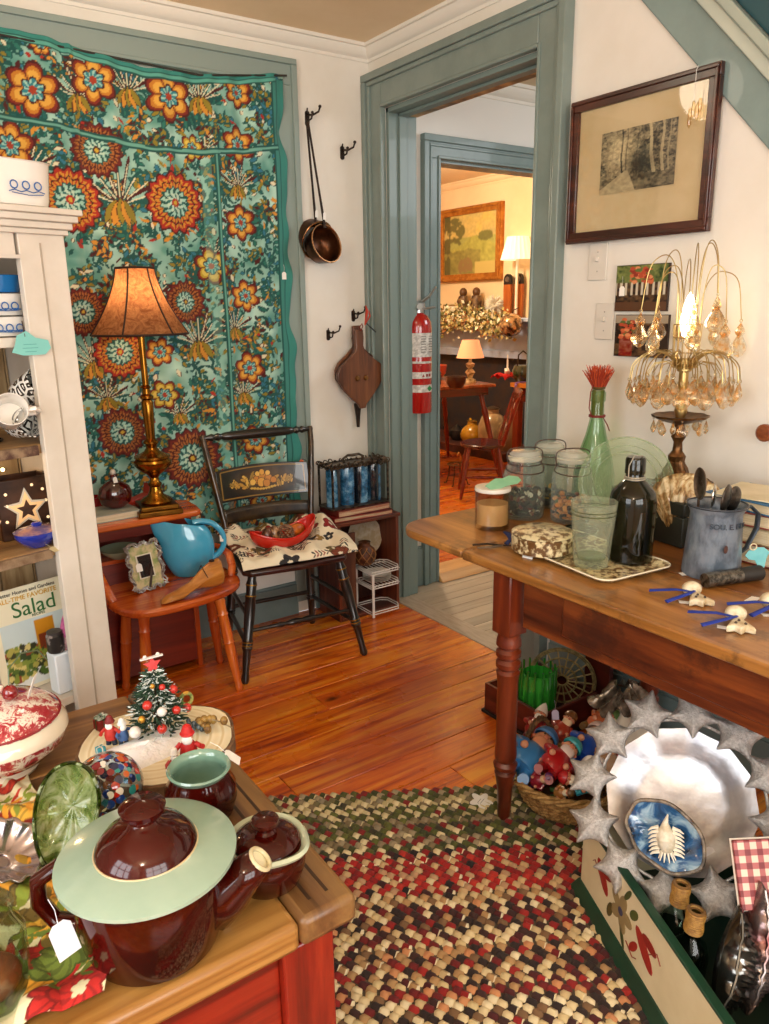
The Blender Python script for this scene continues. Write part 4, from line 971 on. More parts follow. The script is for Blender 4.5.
# shelf 1 : blue + white dishes, teal price tag
casserole('baking_dish', 'white baking dish with blue flowers at the bottom of the stack on the upper shelf', .105, .045, -.17, .14, 1.366)
casserole('baking_dish', 'white baking dish with a blue sprig in the middle of the upper-shelf stack', .10, .05, -.17, .14, 1.412)
BLU = pm('#1f6fb0', .15, coat=.8)
t = cput(thing('blue_dish', 'deep blue glazed dish on top of the white baking dishes', 'baking dish'), -.17, .14, 1.463)
MB().grid(squircle(.098, .04), 48, 23, cu=True).build('dish', BLU, t)
MB().grid(lambda u, v: (.095*v*math.cos(2*PI*u)*1.08, .085*v*math.sin(2*PI*u), .044-.006*v*v), 32, 6, cu=True).build('lid', pm('#8fb9d6', .12, coat=.8), t)
def heart_fn(s):
    return [(s*x, s*z) for x, z in ((0, -1), (.5, -.55), (.95, 0), (1, .45), (.7, .8), (.3, .75), (0, .45), (-.3, .75), (-.7, .8), (-1, .45), (-.95, 0), (-.5, -.55))]
hp = CL(-.112, -.006, 1.352)
t = tag(MB().prism([(-.045, -.018), (-.02, -.026), (.03, -.026), (.045, -.012), (.04, .006), (.012, .012), (-.008, .028), (-.03, .018), (-.036, -.002)], 0, .002, T(rx=R(90))).build('cloud_tag', pm('#7cc4bb', .7), None, hp, (0, 0, CA)), 'turquoise cut-paper tag hanging on the cupboard post', 'tag')
MB().tube([(-.012, -.001, .015), (-.013, .0, .05)], .0015, 5).build('string', pm('#3a2a20', .7), t)
b = MB()
for k, w_ in enumerate((.03, .036, .026)): b.box((-.003, -.0025, -.002-.008*k), (w_, .0004, .001))
b.build('handwriting', pm('#3f8e88', .8), t)
# shelf 2 : wire mug tree and mugs
t = cput(thing('mug_tree', 'curled brown wire mug stand on the middle shelf', 'mug stand'), -.2, .16, 1.12)
b = MB(); b.torus(.06, .003, 28, 6, T(z=.003)); b.tube([(0, 0, .003), (0, 0, .17)], .0035, 8); b.tube([(-.06, 0, .003), (.06, 0, .003)], .003, 6)
for k in range(4): a = PI/2*k+.3; b.tube([(.0, 0, .09+.02*(k % 2)), (.04*math.cos(a), .04*math.sin(a), .12+.02*(k % 2)), (.07*math.cos(a), .07*math.sin(a), .13+.02*(k % 2)), (.085*math.cos(a), .085*math.sin(a), .155+.02*(k % 2))], .0028, 6)
b.torus(.018, .0028, 16, 6, T(z=.185, rx=R(90))); b.build('wire', IRON, t)
t2 = NT('leaf_mug'); v = t2.coord((1, 1, 1)); wv = t2.n('ShaderNodeTexVoronoi', {'Vector': v, 'Scale': 45.}, feature='DISTANCE_TO_EDGE').outputs[0]
t2.bsdf(color=t2.ramp(wv, [(.0, '#f0ece2'), (.09, '#f0ece2'), (.12, '#2a2420'), (.3, '#4a4038'), (.32, '#f0ece2')], 'CONSTANT'), rough=.15, coat=.8)
def mug(label, x, y, z, rot, deco=False):
    t = thing('mug', label, 'mug', CL(x, y, z), 0, 'mugs hung on the wire stand', rot)
    r, h = .036, .078; MB().lathe([(0, 0), (r*.8, 0), (r*.92, .006), (r, .03), (r*1.04, h), (r, h+.001), (r*.94, h-.004), (r*.92, .03), (r*.85, .01), (0, .006)], 32).build('cup', t2.m if deco else WHG, t)
    MB().tube([(r*.98, 0, h*.82), (r*1.4, 0, h*.86), (r*1.72, 0, h*.6), (r*1.6, 0, h*.32), (r*1.0, 0, h*.2)], .0055, 9, flat=.8).build('handle', WHG, t); return t
mug('white mug facing out of the middle shelf with its mouth towards the room', -.155, .055, 1.185, (R(70), 0, R(-5)))
mug('brown-patterned mug hanging nearest the cupboard post', -.105, .10, 1.225, (R(62), R(10), R(30)), True)
mug('leaf-patterned mug lying lowest under the white mug', -.125, .10, 1.16, (R(80), 0, R(20)), True)
mug('white mug hanging at the back of the stand, handle up', -.235, .12, 1.20, (R(75), R(-10), R(-40)))
# shelf 3 : lantern, blue dish, cream bowl
t = cput(thing('star_lantern', 'brown ceramic lantern with a lit star cut-out on the lower shelf', 'lantern'), -.10, .19, .863, R(-6))
LB = pm('#4a2e1e', .35, c2='#2a1810', ns=14, coat=.3); w, h = .13, .155
b = MB(); b.lim(-w/2, w/2, -.04, -.034, 0, h); b.lim(-w/2, w/2, .034, .04, 0, h); b.lim(-w/2, -w/2+.006, -.034, .034, 0, h); b.lim(w/2-.006, w/2, -.034, .034, 0, h); b.lim(-w/2+.006, w/2-.006, -.034, .034, 0, .006)
b.build('box', LB, t, bevel=.003)
def star_pts(r1, r2, a0=90): return [((r1 if k % 2 == 0 else r2)*math.cos(R(a0+36*k)), (r1 if k % 2 == 0 else r2)*math.sin(R(a0+36*k))) for k in range(10)]
MB().prism(star_pts(.056, .026), .041, .044, T(0, 0, .075, rx=R(90))).build('star_rim', pm('#d8cdb8', .3), t)
MB().prism(star_pts(.046, .02), .044, .0455, T(0, 0, .075, rx=R(90))).build('star_window', pm('#f2c48a', .4, es=.25), t)
MB().prism(star_pts(.026, .012), .0455, .047, T(0, 0, .075, rx=R(90))).build('star_centre', LB, t)
[MB().sph((x, -.041, z), .004, 8, 6).build('pierced_dot', pm('#ffe2b0', .4, es=.7), t) for x, z in ((-.045, .12), (.045, .12), (-.05, .05), (.05, .045), (.02, .135), (-.045, .09), (.05, .09))]
t = cput(thing('covered_dish', 'small cobalt blue covered dish at the front of the lower shelf', 'dish'), -.125, .06, .864, R(10)); t.scale = (.8, .8, .8)
MB().grid(lambda u, v: ((.03+.033*math.sin(min(1, v*1.15)*PI/2))*math.cos(2*PI*u)*1.15, (.026+.028*math.sin(min(1, v*1.15)*PI/2))*math.sin(2*PI*u), .05*v), 32, 9, cu=True).build('bowl', pm('#1c2f92', .1, coat=1), t)
MB().lathe([(.064, .048), (.066, .052), (.055, .057), (.02, .064), (0, .065)], 32, T(s=(1.12, .86, 1))).build('lid', pm('#6a5a86', .15, coat=.8, c2='#b98a7a', ns=20), t)
MB().lathe([(0, .063), (.014, .063), (.017, .07), (.01, .076), (0, .076)], 18).build('lid_knob', pm('#1c2f92', .1, coat=1), t)
price_tag(t, (-.0, -.055, .002), (R(20), 0, R(15)), .03, .028, mat=pm('#cbb98a', .7))
t = cput(thing('shell_bowl', 'cream fluted shell-shaped bowl at the left of the lower shelf', 'bowl'), -.315, .12, .863)
MB().grid(lambda u, v: (lambda r: (r*math.cos(2*PI*u)*1.15, r*math.sin(2*PI*u), .075*v**1.6+.006*math.sin(2*PI*u*10)*v))((.03+.075*v**.7)*(1+.04*math.cos(2*PI*u*12)*v)), 96, 9, cu=True).build('bowl', pm('#efe0c0', .2, coat=.6), t, solid=.004)
MB().sph((.015, .0, .085), (.02, .02, .014), 12, 8).build('knob', pm('#2b2620', .4), t)
point('cupboard_string_light', CL(-.30, .2, 1.06), .9, (1, .70, .38), .02)
t = cput(tag(MB().tube([(-.3, 0, 0), (-.2, .01, .03), (-.1, 0, .02), (0, .012, .035), (.08, 0, .03)], .0015, 5).build('light_wire', pm('#4a3a28', .5)), 'thin wire of fairy lights at the back of the lower shelf', 'string lights'), -.16, .29, .99)
b = MB(); [b.sph((x, .0, z), .005, 8, 6) for x, z in ((-.3, 0), (-.2, .03), (-.1, .02), (0, .035), (.07, .03))]; b.build('bulb', pm('#ffdf9a', .4, es=8), t)
# bottom shelf (z .46): recipe magazine and the pieces in front of it
t = cput(thing('recipe_magazine', 'recipe magazine titled Salad standing behind the pale box in the cupboard', 'magazine'), -.128, .14, .462, 0); t.rotation_euler = (R(-6), 0, CA)
w, h = .205, .275
MB().lim(-w/2, w/2, -.002, .002, 0, h).build('cover', pm('#ece4c6', .4, coat=.2), t)
nu, nv = 60, 54; P = np.zeros((nu, nv, 3)); C = np.zeros((nu, nv, 3)); 
for i in range(nu):
    for j in range(nv): P[i, j] = (-.083+.168*i/(nu-1), -.0026, .01+.175*j/(nv-1))
C[:] = L3('#c9d8d8'); U = np.linspace(0, 1, nu)[:, None]; V = np.linspace(0, 1, nv)[None, :]; C[np.broadcast_to(V < .28, (nu, nv))] = L3('#dfe6e4')
C[(U > .52) & (U < .82) & (V > .42) & (V < .95)] = L3('#c9871c'); C[(U > .55) & (U < .8) & (V > .42) & (V < .72)] = L3('#7a3418')
r2 = random.Random(5)
for k in range(240):
    cx, cy = r2.uniform(0, 1), r2.uniform(.12, .62); c = r2.choice(['#4f6a24', '#7d8f34', '#2f4418', '#a7a04a', '#8c3a22', '#d2c47a', '#33351c']); m = ((U-cx)/.05)**2+((V-cy)/.045)**2 < 1
    if cx > .5 and cy > .5: continue
    C[m] = L3(c)
gridmesh('cover_photo', P, C, vcol(.35, coat=.2), t)
text_part('Salad', .058, pm('#2f6a34', .5), t, T(.012, -.0035, .215, rx=R(90)))
text_part('Better Homes and Gardens', .0135, pm('#4a4438', .5), t, T(0.0, -.0035, .262, rx=R(90)))
text_part("ALL-TIME FAVORITE", .0175, pm('#d8a51c', .5), t, T(0.0, -.0035, .246, rx=R(90)))
text_part('RECIPES', .010, pm('#4f6a44', .5), t, T(.02, -.0035, .192, rx=R(90)))
t = cput(tag(MB().lim(-.045, .045, 0, .045, 0, .11).build('storage_tin', pm('#dfe8ee', .3), bevel=.004), 'pale blue-white box on the bottom shelf in front of the magazine', 'box'), -.088, .045, .462)
for k, (x, c) in enumerate(((-.128, '#2a2624'), (-.068, '#262220'))):
    t = cput(thing('mini_jar', ('dark little jar with a white sprig, left of the pink-hatted gnome', 'dark little jar with a white sprig, right of the pink-hatted gnome')[k], 'jar', group=None), x+.014, .068, .574)
    MB().lathe([(0, 0), (.02, 0), (.022, .004), (.022, .045), (.018, .05), (0, .05)], 20).build('body', pm(c, .3, c2='#8a7f7a', ns=40, lo=.55, hi=.6), t)
    MB().lathe([(0, .05), (.019, .05), (.019, .056), (0, .057)], 20).build('lid', pm('#3a3432', .4), t)
t = cput(thing('gnome_figure', 'small figure with a pink pointed hat on the bottom cupboard shelf', 'figurine'), -.084, .066, .574)
MB().lathe([(0, 0), (.018, 0), (.02, .02), (.014, .04), (0, .045)], 18).build('body', pm('#c9a0a6', .7, c2='#8f6a70', ns=50), t)
MB().lathe([(.02, .036), (.014, .055), (.007, .08), (0, .098)], 18).build('hat', pm('#c9679a', .8, c2='#a24a7c', ns=60, bump=.4), t)
# ================================================================ NEAR TABLE, LOWER LEFT
TT = .62
TOPW = wood('#3f2410', '#7a5228', '#a67a42', 0, .8, .42, .15)
TOPWY = wood('#35200f', '#6e4a28', '#94703f', 1, .8, .42, .15)
def near_table():
    x0, x1, y0, y1 = -2.42, -1.60, -2.315, -1.53; t = thing('side_table', 'low plank-topped table with red painted base in the near left corner', 'table', ((x0+x1)/2, (y0+y1)/2, 0)); cx, cy = (x0+x1)/2, (y0+y1)/2
    th = .045
    def L(a, b, c, d, e, f): return MB().lim(a-cx, b-cx, c-cy, d-cy, e, f)
    L(x0+.09, x1-.092, y0, y0+.13, TT-th, TT).build('front_plank', wood('#4a2b12', '#94642c', '#c0904c', 0, .8, .38, .2), t, bevel=.009)
    yy = y0+.132
    for k, w_ in enumerate((.12, .17, .15, .21)): L(x0+.09, x1-.092, yy, min(yy+w_-.002, y1), TT-th, TT-.001).build('top_plank', TOPW if k % 2 else wood('#2b1a0e', '#4f3820', '#76583a', 0, .8, .5, .1), t, bevel=.003); yy += w_
    L(x1-.09, x1, y0, y1, TT-th, TT+.001).build('breadboard_end', TOPWY, t, bevel=.01)
    L(x0, x0+.088, y0, y1, TT-th, TT+.001).build('breadboard_end', TOPWY, t, bevel=.01)
    g = MB()
    for dx in (.03, .058): g.lim(x1-dx-.005-cx, x1-dx-cx, y0+.03-cy, y1-.03-cy, TT+.001, TT+.0016)
    g.build('groove', pm('#3a2412', .6), t)
    RED_ = wood('#3f0904', '#7c170a', '#9c2c14', 2, 1.3, .3, .4); RX = wood('#3f0904', '#7c170a', '#9c2c14', 0, 1.3, .3, .4)
    for lx, ly in ((x1-.075, y0+.04), (x0+.075, y0+.04), (x1-.075, y1-.06), (x0+.075, y1-.06)): L(lx-.04, lx+.04, ly-.03, ly+.05, 0, TT-th).build('leg', RED_, t, bevel=.004)
    L(x0+.115, x1-.115, y0+.025, y0+.045, TT-th-.30, TT-th).build('apron', RX, t, bevel=.002); L(x0+.115, x1-.115, y1-.05, y1-.03, TT-th-.13, TT-th).build('apron', RX, t, bevel=.002)
    L(x1-.06, x1-.04, y0+.09, y1-.09, TT-th-.13, TT-th).build('apron', wood('#5a0d06', '#a32312', '#c23c1c', 1, 1.3, .3, .4), t, bevel=.002); L(x0+.04, x0+.06, y0+.09, y1-.09, TT-th-.13, TT-th).build('apron', wood('#5a0d06', '#a32312', '#c23c1c', 1, 1.3, .3, .4), t, bevel=.002)
near_table()
BROWNG = pm('#400904', .1, coat=.22, c2='#2a0502', ns=4, spec=.35)
MINT = pm('#9fb7a2', .14, coat=1, c2='#93ad98', ns=6)
# ---- teapot with wide mint collar
def teapot():
    p = Z(147, 851, TT+.135); t = thing('teapot', 'large brown glazed teapot with a wide mint green rim and brown domed lid', 'teapot', (p[0], p[1], TT+.001), R(-31))
    MB().lathe([(0, 0), (.07, 0), (.082, .006), (.09, .03), (.094, .06), (.095, .1), (.09, .118), (0, .118)], 48).build('body', BROWNG, t)
    MB().lathe([(.06, .120), (.085, .119), (.107, .122), (.112, .127), (.112, .132), (.104, .135), (.075, .142), (.062, .1435), (.058, .14)], 64).build('mint_rim', MINT, t)
    l = MB().lathe([(.064, .141), (.062, .149), (.052, .162), (.034, .173), (.022, .177), (.018, .182), (.018, .187), (.027, .193), (.029, .2), (.022, .2065), (0, .209)], 48).build('lid', BROWNG, t)
    MB().torus(.0635, .0016, 48, 6, T(z=.143)).build('lid_rim', pm('#c9b48a', .3), l)
    sp = MB().tube([(.075, 0, .05), (.10, 0, .07), (.122, 0, .092), (.142, 0, .112)], [.036, .03, .022, .016], 16, caps=False).build('spout', BROWNG, t, solid=.004)
    MB().torus(.0155, .0032, 24, 8, frame_to((.142, 0, .112), (.1565, 0, .1275))).build('spout_tip', pm('#cfc39a', .25, coat=.8), sp)
    MB().lathe([(0, 0), (.0145, 0)], 20, frame_to((.140, 0, .110), (.16, 0, .13))).build('spout_mouth', pm('#e4dcb8', .3), sp)
    MB().tube([(-.085, 0, .105), (-.115, 0, .118), (-.140, 0, .10), (-.143, 0, .068), (-.125, 0, .038), (-.085, 0, .03)], [.015, .0135, .0135, .0135, .013, .014], 14, flat=.75).build('handle', BROWNG, t)
    price_tag(t, (-.09, -.075, .1), (R(60), 0, R(50)), .028, .04, mat=pm('#dfe0ec', .7))
teapot()
def bean_pot():
    p = Z(266, 838, TT+.075); t = thing('bean_pot', 'small brown lidded bean pot with a mint lip to the right of the teapot', 'pot', (p[0], p[1], TT+.002), R(-60))
    MB().lathe([(0, 0), (.036, 0), (.047, .01), (.054, .032), (.0555, .05), (.053, .062), (.05, .068), (0, .068)], 44).build('body', BROWNG, t)
    def rim(u, v):
        a = 2*PI*u; lip = 1+.13*max(0, math.cos(a))**10; k = [(.046, .066), (.056, .066), (.0585, .071), (.055, .075), (.050, .073), (.047, .068)]; q = v*5; i = min(int(q), 4); f = q-i
        return ((k[i][0]*(1-f)+k[i+1][0]*f)*lip*math.cos(a), (k[i][0]*(1-f)+k[i+1][0]*f)*lip*math.sin(a), k[i][1]*(1-f)+k[i+1][1]*f)
    MB().grid(rim, 64, 6, cu=True).build('mint_lip', pm('#b5c0a4', .14, coat=1), t)
    MB().lathe([(.048, .071), (.044, .077), (.03, .084), (.016, .086), (.013, .09), (.014, .095), (.0195, .099), (.0195, .104), (.014, .108), (0, .109)], 40).build('lid', BROWNG, t)
bean_pot()
def crock():
    p = Z(199, 770, TT+.085); t = thing('crock', 'open brown glazed crock with a mint green inside, between tree and teapot', 'crock', (p[0], p[1], TT+.002))
    MB().lathe([(0, 0), (.036, 0), (.05, .008), (.057, .032), (.0565, .055), (.047, .073), (.045, .08)], 44).build('body', BROWNG, t)
    MB().lathe([(.044, .078), (.0485, .082), (.051, .088), (.049, .091), (.045, .089), (.0405, .08), (.041, .072), (.050, .055), (.05, .03), (.04, .012), (0, .01)], 44).build('mint_lining', pm('#7f9f8b', .12, coat=1, c2='#6f927e', ns=8), t)
    price_tag(t, (.05, .01, .092), (R(40), 0, R(60)), .022, .03)
crock()
# ---- wooden slice with tree, santas
SC = Z(158, 741, TT+.03); SC = np.array([SC[0], SC[1], TT+.001])
def slab():
    t = thing('wood_slice', 'round bark-edged wood slice carrying a miniature Christmas tree scene', 'wood slice', SC); r2 = random.Random(3)
    w = [1+.035*math.sin(3*a+1)+.02*math.sin(7*a)+.008*r2.uniform(-1, 1) for a in [2*PI*k/48 for k in range(48)]]
    def o(s): return [(.142*s*w[k]*math.cos(2*PI*k/48), .142*s*w[k]*math.sin(2*PI*k/48)) for k in range(48)]
    MB().prism(o(1), 0, .028).build('bark', pm('#5a3f28', .85, c2='#7a5a3c', ns=50, bump=.8, bs=90), t, bevel=.002)
    tt = NT('slice_top'); v = tt.coord(); wv = tt.n('ShaderNodeTexWave', {'Vector': v, 'Scale': 14., 'Distortion': 1.2}, wave_type='RINGS', rings_direction='SPHERICAL').outputs[0]
    tt.bsdf(color=tt.ramp(wv, [(0, '#e8dcb8'), (.8, '#f2e9cc'), (1, '#dccb9c')]), rough=.6)
    MB().prism(o(.955), .028, .0295).build('cut_face', tt.m, t)
    b = MB()
    b.grid(lambda u, v: ((.085*v*(1+.2*math.sin(6*PI*u)))*math.cos(2*PI*u)-.02, (.065*v*(1+.25*math.sin(4*PI*u+1)))*math.sin(2*PI*u)-.015, .0295+.014*(1-v**2)+.003*math.sin(17*u+9*v)*(1-v)), 48, 8, cu=True)
    b.build('snow_batting', pm('#f4f3f0', .95, bump=.8, bs=120, sss=.1), t)
    return t
slab()
STZ = SC[2]+.030
def mini_tree():
    t = thing('christmas_tree', 'miniature frosted Christmas tree with a red star top on the wood slice', 'tree', (SC[0]+.012, SC[1]+.03, STZ+.001)); r2 = random.Random(9)
    b = MB(); h = .125
    for i in range(1500):
        q = r2.random()**.8; z = .012+h*(q)*.92; rr = (.062*(1-q)**.85+.006)*(.82+.18*math.sin(z*170)); a = r2.uniform(0, 2*PI); ra = rr*r2.uniform(.45, 1)
        x, y = ra*math.cos(a), ra*math.sin(a); l = r2.uniform(.008, .014); dx, dy, dz_ = math.cos(a+r2.uniform(-.7, .7))*l, math.sin(a+r2.uniform(-.7, .7))*l, r2.uniform(-.004, .005)
        b.col('#dfe6e0' if r2.random() < .23 else r2.choice(['#17301f', '#24402a', '#1c3826', '#39553e'])); b.tube([(x, y, z), (x+dx, y+dy, z+dz_)], [.0022, .0008], 4)
    b.build('needles', vcol(.8), t)
    MB().lathe([(0, 0), (.008, 0), (.006, .05), (.002, h), (0, h)], 10).build('trunk', pm('#3a2818', .8), t)
    m = (pm('#c22a1e', .35, coat=.5), pm('#e6e2da', .4), pm('#d49a3a', .3, .6))
    for k, (a, z, r0, mi) in enumerate(((-100, .035, .009, 0), (-60, .055, .008, 0), (-130, .075, .009, 0), (-150, .03, .011, 1), (-75, .1, .006, 0), (-30, .085, .009, 0), (-115, .105, .005, 2), (-20, .04, .009, 0), (-95, .062, .009, 1), (-140, .052, .007, 2))):
        rr = .062*(1-min(.98, z/h))**.85+.01; MB().sph((rr*math.cos(R(a)), rr*math.sin(R(a)), z), r0, 12, 8).build('bauble', m[mi], t)
    MB().prism(star_pts(.017, .008), -.003, .003, T(0, 0, h+.012, rx=R(75))).build('red_star', pm('#c21f18', .4, bump=.3), t)
    b = MB(); b.box((0, 0, h+.027), (.042, .005, .003)); b.sph((-.012, 0, h+.03), .004, 6, 4); b.sph((.012, 0, h+.03), .004, 6, 4); b.build('top_ribbon', pm('#d9d4cc', .5), t)
mini_tree()
SKIN = pm('#d99a78', .6)
def santa(label, px, py, s=1, hat='#c01f1a', coat='#b81c18', rz=0, group=None):
    p = Z(px, py, STZ); t = thing('santa_figure', label, 'figurine', (p[0], p[1], STZ), R(rz), 'tiny Santa figures on the wood slice', s=s)
    b = MB(); b.tube([(-.006, 0, 0), (-.005, 0, .016)], [.005, .0045], 8); b.tube([(.006, 0, 0), (.005, 0, .016)], [.005, .0045], 8); b.build('trousers', pm('#20283c', .6), t)
    b = MB(); b.lathe([(0, .012), (.0105, .012), (.0115, .02), (.009, .032), (.005, .037), (0, .037)], 16); b.tube([(-.009, 0, .032), (-.015, -.004, .026), (-.014, -.011, .024)], .0033, 7); b.tube([(.009, 0, .032), (.016, -.003, .029), (.02, -.008, .031)], .0033, 7); b.build('coat', pm(coat, .6), t)
    MB().sph((0, 0, .043), (.0075, .0072, .008), 12, 8).build('head', SKIN, t)
    b = MB(); b.sph((0, -.005, .039), (.007, .004, .007), 10, 7); b.sph((0, -.0068, .0425), (.003, .002, .0012), 6, 4); b.build('beard', pm('#f0ece4', .8), t)
    b = MB(); b.lathe([(.0082, .046), (.0075, .05), (.005, .057), (0, .06)], 14); b.torus(.0078, .0018, 16, 6, T(z=.0465)); b.build('hat', pm(hat, .6), t)
santa('tiny Santa in dark trousers standing on the snow right of the tree foot', 190, 765, 1.35, rz=-30)
santa('tiny kneeling Santa figure in front of the tree, nearest the table front', 176, 775, .9, '#e0d8cc', '#a83028', rz=-20)
santa('tiny Santa seated among gifts at the left edge of the slice', 112, 744, 1.0, '#7a2020', '#b52a20', rz=-40)
santa('tiny Santa in blue beside the red gift on the left of the slice', 124, 744, .9, '#e8e4dc', '#3a5a8c', rz=10)
for lab, px, py, c, s in (('small turquoise gift box at the left rim of the wood slice', 101, 753, '#2f8f9c', .014), ('small dark red gift box topped with holly behind the left Santas', 102, 728, '#7c1412', .022)):
    p = Z(px, py, STZ); t = thing('gift_box', lab, 'gift', (p[0], p[1], STZ), R(15)); MB().lim(-s/2, s/2, -s/2, s/2, 0, s*.9).build('box', pm(c, .5), t, bevel=.001)
    b = MB(); b.lim(-s*.08, s*.08, -s*.52, s*.52, 0, s*.93); b.lim(-s*.52, s*.52, -s*.08, s*.08, 0, s*.93); b.build('ribbon', pm('#d8d4c4' if s < .02 else '#2f4a2a', .5), t)
    if s > .02: b = MB(); [b.sph((s*.35*math.cos(k), s*.35*math.sin(k), s*1.05+.002*(k % 2)), (.007, .004, .003), 7, 5) for k in range(6)]; b.build('holly', pm('#1f4a2a', .6, c2='#c8d0c4', ns=90), t)
p = Z(187, 705, STZ); t = thing('wreath_ornament', 'tiny green wreath ornament with a gold bow behind the tree', 'ornament', (p[0], p[1], STZ+.014), 0, None, (R(70), 0, 0)); b = MB()
for k in range(26): a = 2*PI*k/26; b.sph((.011*math.cos(a), .011*math.sin(a), .002*math.sin(k*3)), .0042, 6, 4)
b.build('greenery', pm('#3f6a34', .8, c2='#a9a45a', ns=90), t); MB().sph((0, .012, .003), (.007, .004, .003), 8, 5).build('bow', pm('#c9922c', .5), t)
p = Z(212, 728, STZ); b = MB(); r2 = random.Random(12); t = thing('acorn_sprig', 'sprig of acorns, small pinecones and dark berries at the right of the slice', 'sprig', (p[0], p[1], STZ))
for k in range(9): b.sph((r2.uniform(-.022, .022), r2.uniform(-.02, .018), .008+r2.random()*.012), (.0075, .0075, .009), 9, 6)
b.build('acorns', pm('#a3803c', .5, c2='#6a4a20', ns=60), t); b = MB()
for k in range(14): b.sph((-.028+r2.uniform(-.012, .014), .006+r2.uniform(-.014, .014), .006+r2.random()*.014), .0048, 8, 5)
b.build('dark_berries', pm('#2c3438', .4, c2='#56646a', ns=80), t)
MB().tube([(.0, -.005, .02), (.014, -.012, .014), (.028, -.028, .004)], .0014, 5).build('twig', pm('#8a7a5a', .7), t)
# ---- speckled glass float
p = Z(108, 788, TT+.055); t = thing('glass_float', 'clear glass ball speckled with red, blue and white beside the teapot', 'glass ball', (p[0], p[1], TT+.001)); r = .056
tt = NT('speckled_glass'); v = tt.coord(); vo = tt.n('ShaderNodeTexVoronoi', {'Vector': v, 'Scale': 70., 'Randomness': 1.}); vo2 = tt.n('ShaderNodeTexVoronoi', {'Vector': tt.coord((1, .45, 1), rot=(.4, .3, 0)), 'Scale': 60.})
sp = tt.n('ShaderNodeSeparateColor', {'Color': vo.outputs['Color']}).outputs[0]
colr = tt.ramp(sp, [(0, '#b02a1c'), (.2, '#1f3f8c'), (.38, '#e8e4da'), (.52, '#1d2a4c'), (.64, '#c9601c'), (.78, '#2a8c86'), (.88, '#7a1420')], 'CONSTANT')
dens = tt.noise(v, 16, 3); m1 = tt.n('ShaderNodeMath', {0: vo.outputs['Distance'], 1: .52}, operation='LESS_THAN').outputs[0]
bs = tt.n('ShaderNodeBsdfPrincipled', {'Base Color': colr, 'Roughness': .1, 'Coat Weight': 1.}); lw = tt.n('ShaderNodeMath', {0: tt.n('ShaderNodeLayerWeight', {'Blend': .5}).outputs['Facing'], 1: 3.}, operation='POWER')
tr = tt.n('ShaderNodeMixShader', {0: lw.outputs[0], 1: tt.n('ShaderNodeBsdfTransparent', {'Color': (.93, .96, .96, 1)}).outputs[0], 2: tt.n('ShaderNodeBsdfGlossy', {'Roughness': .03}).outputs[0]})
sepx = tt.n('ShaderNodeSeparateXYZ', {0: v}).outputs[0]
thr = tt.n('ShaderNodeMath', {0: tt.n('ShaderNodeMath', {0: sepx, 1: 5., 2: .12}, operation='MULTIPLY_ADD').outputs[0], 1: dens}, operation='ADD').outputs[0]
m2 = tt.n('ShaderNodeMath', {0: thr, 1: .42}, operation='GREATER_THAN').outputs[0]
mm = tt.n('ShaderNodeMath', {0: m1, 1: m2}, operation='MULTIPLY').outputs[0]
tt.link(tt.n('ShaderNodeMixShader', {0: mm, 1: tr.outputs[0], 2: bs.outputs[0]}).outputs[0], tt.out.inputs[0])
MB().sph((0, 0, r), r, 40, 28).build('ball', tt.m, t)
MB().sph((0, 0, r), (r*.97, r*.97, r*.97), 36, 24).build('inner_glass', tglass('#dfe4ea', .5, .1), t)
MB().lathe([(0, 0), (.014, 0), (.016, .004), (.01, .01), (0, .01)], 20, T(.0, 0, -.001)).build('seal_button', tglass('#c8ccd6'), t)
# ---- floral scarf under the glassware
def scarf(u, v):
    x = -2.13+.235*u+.02*math.sin(v*7)*(1-u); y = -2.235+.52*v-.03*math.sin(u*4); z = TT+.003+.010*max(0, math.sin(x*60+v*9)*math.sin(y*44+u*5))+.005*max(0, math.sin(x*130+y*50))
    x += .03*math.sin(v*5.5)
    return (x, y, z)
floral_sheet('scarf', 'cream scarf with orange and green flowers spread under the green glass piece', 'scarf', scarf, 130, 220, ['#7d8a2c', '#c9761c', '#d9962c', '#b8331c', '#6e5a24', '#e0b040'], '#d9cfa6', 5, .8, thick=.0025, sizes=(.03, .075), area=(.24, .55))
def napkin(u, v):
    x = -2.035+.10*u+.02*math.sin(v*3); y = -2.285+.14*v; z = TT+.016+.012*max(0, math.sin(u*6+v*4))+.006*math.sin(v*13)
    return (x+.25*(y+2.25)*.6, y, z)
floral_sheet('napkin', 'bunched cream napkin with a red and an orange flower by the teapot base', 'napkin', napkin, 80, 120, ['#6a7a2c', '#c9761c', '#b8231c', '#d99a2c'], '#ddd2a8', 3, .35, thick=.003, sizes=(.03, .05), area=(.12, .2))
# green glass leaf dish
p = Z(58, 862, TT+.02); t = thing('green_glass_dish', 'tall oval pale green glass dish tilted up on the floral scarf', 'glass dish', (p[0], p[1], TT+.018), 0, None, (R(-22), R(8), R(-35)))
tt = NT('green_mottle'); v = tt.coord(); c = tt.ramp(tt.noise(v, 38, 5, .65, 1), [(.35, '#5d7a2a'), (.5, '#9fb070'), (.65, '#d6dcb6')])
bsd = tt.n('ShaderNodeBsdfPrincipled', {'Base Color': c, 'Roughness': .08, 'Coat Weight': 1.}); trn = tt.n('ShaderNodeBsdfTransparent', {'Color': lin('#d4e2b4')})
tt.link(tt.n('ShaderNodeMixShader', {0: .5, 1: trn.outputs[0], 2: bsd.outputs[0]}).outputs[0], tt.out.inputs[0])
def gl(u, v):
    a = 2*PI*u; r0 = math.sin(v*PI*.5); return (.046*r0*math.cos(a), .028*(1-v**2)*1.0-.004*math.cos(a*9)*v, .075+.078*r0*math.sin(a)*(1-.12*math.sin(a)))
MB().grid(gl, 64, 14, cu=True).build('dish', tt.m, t, solid=.004)
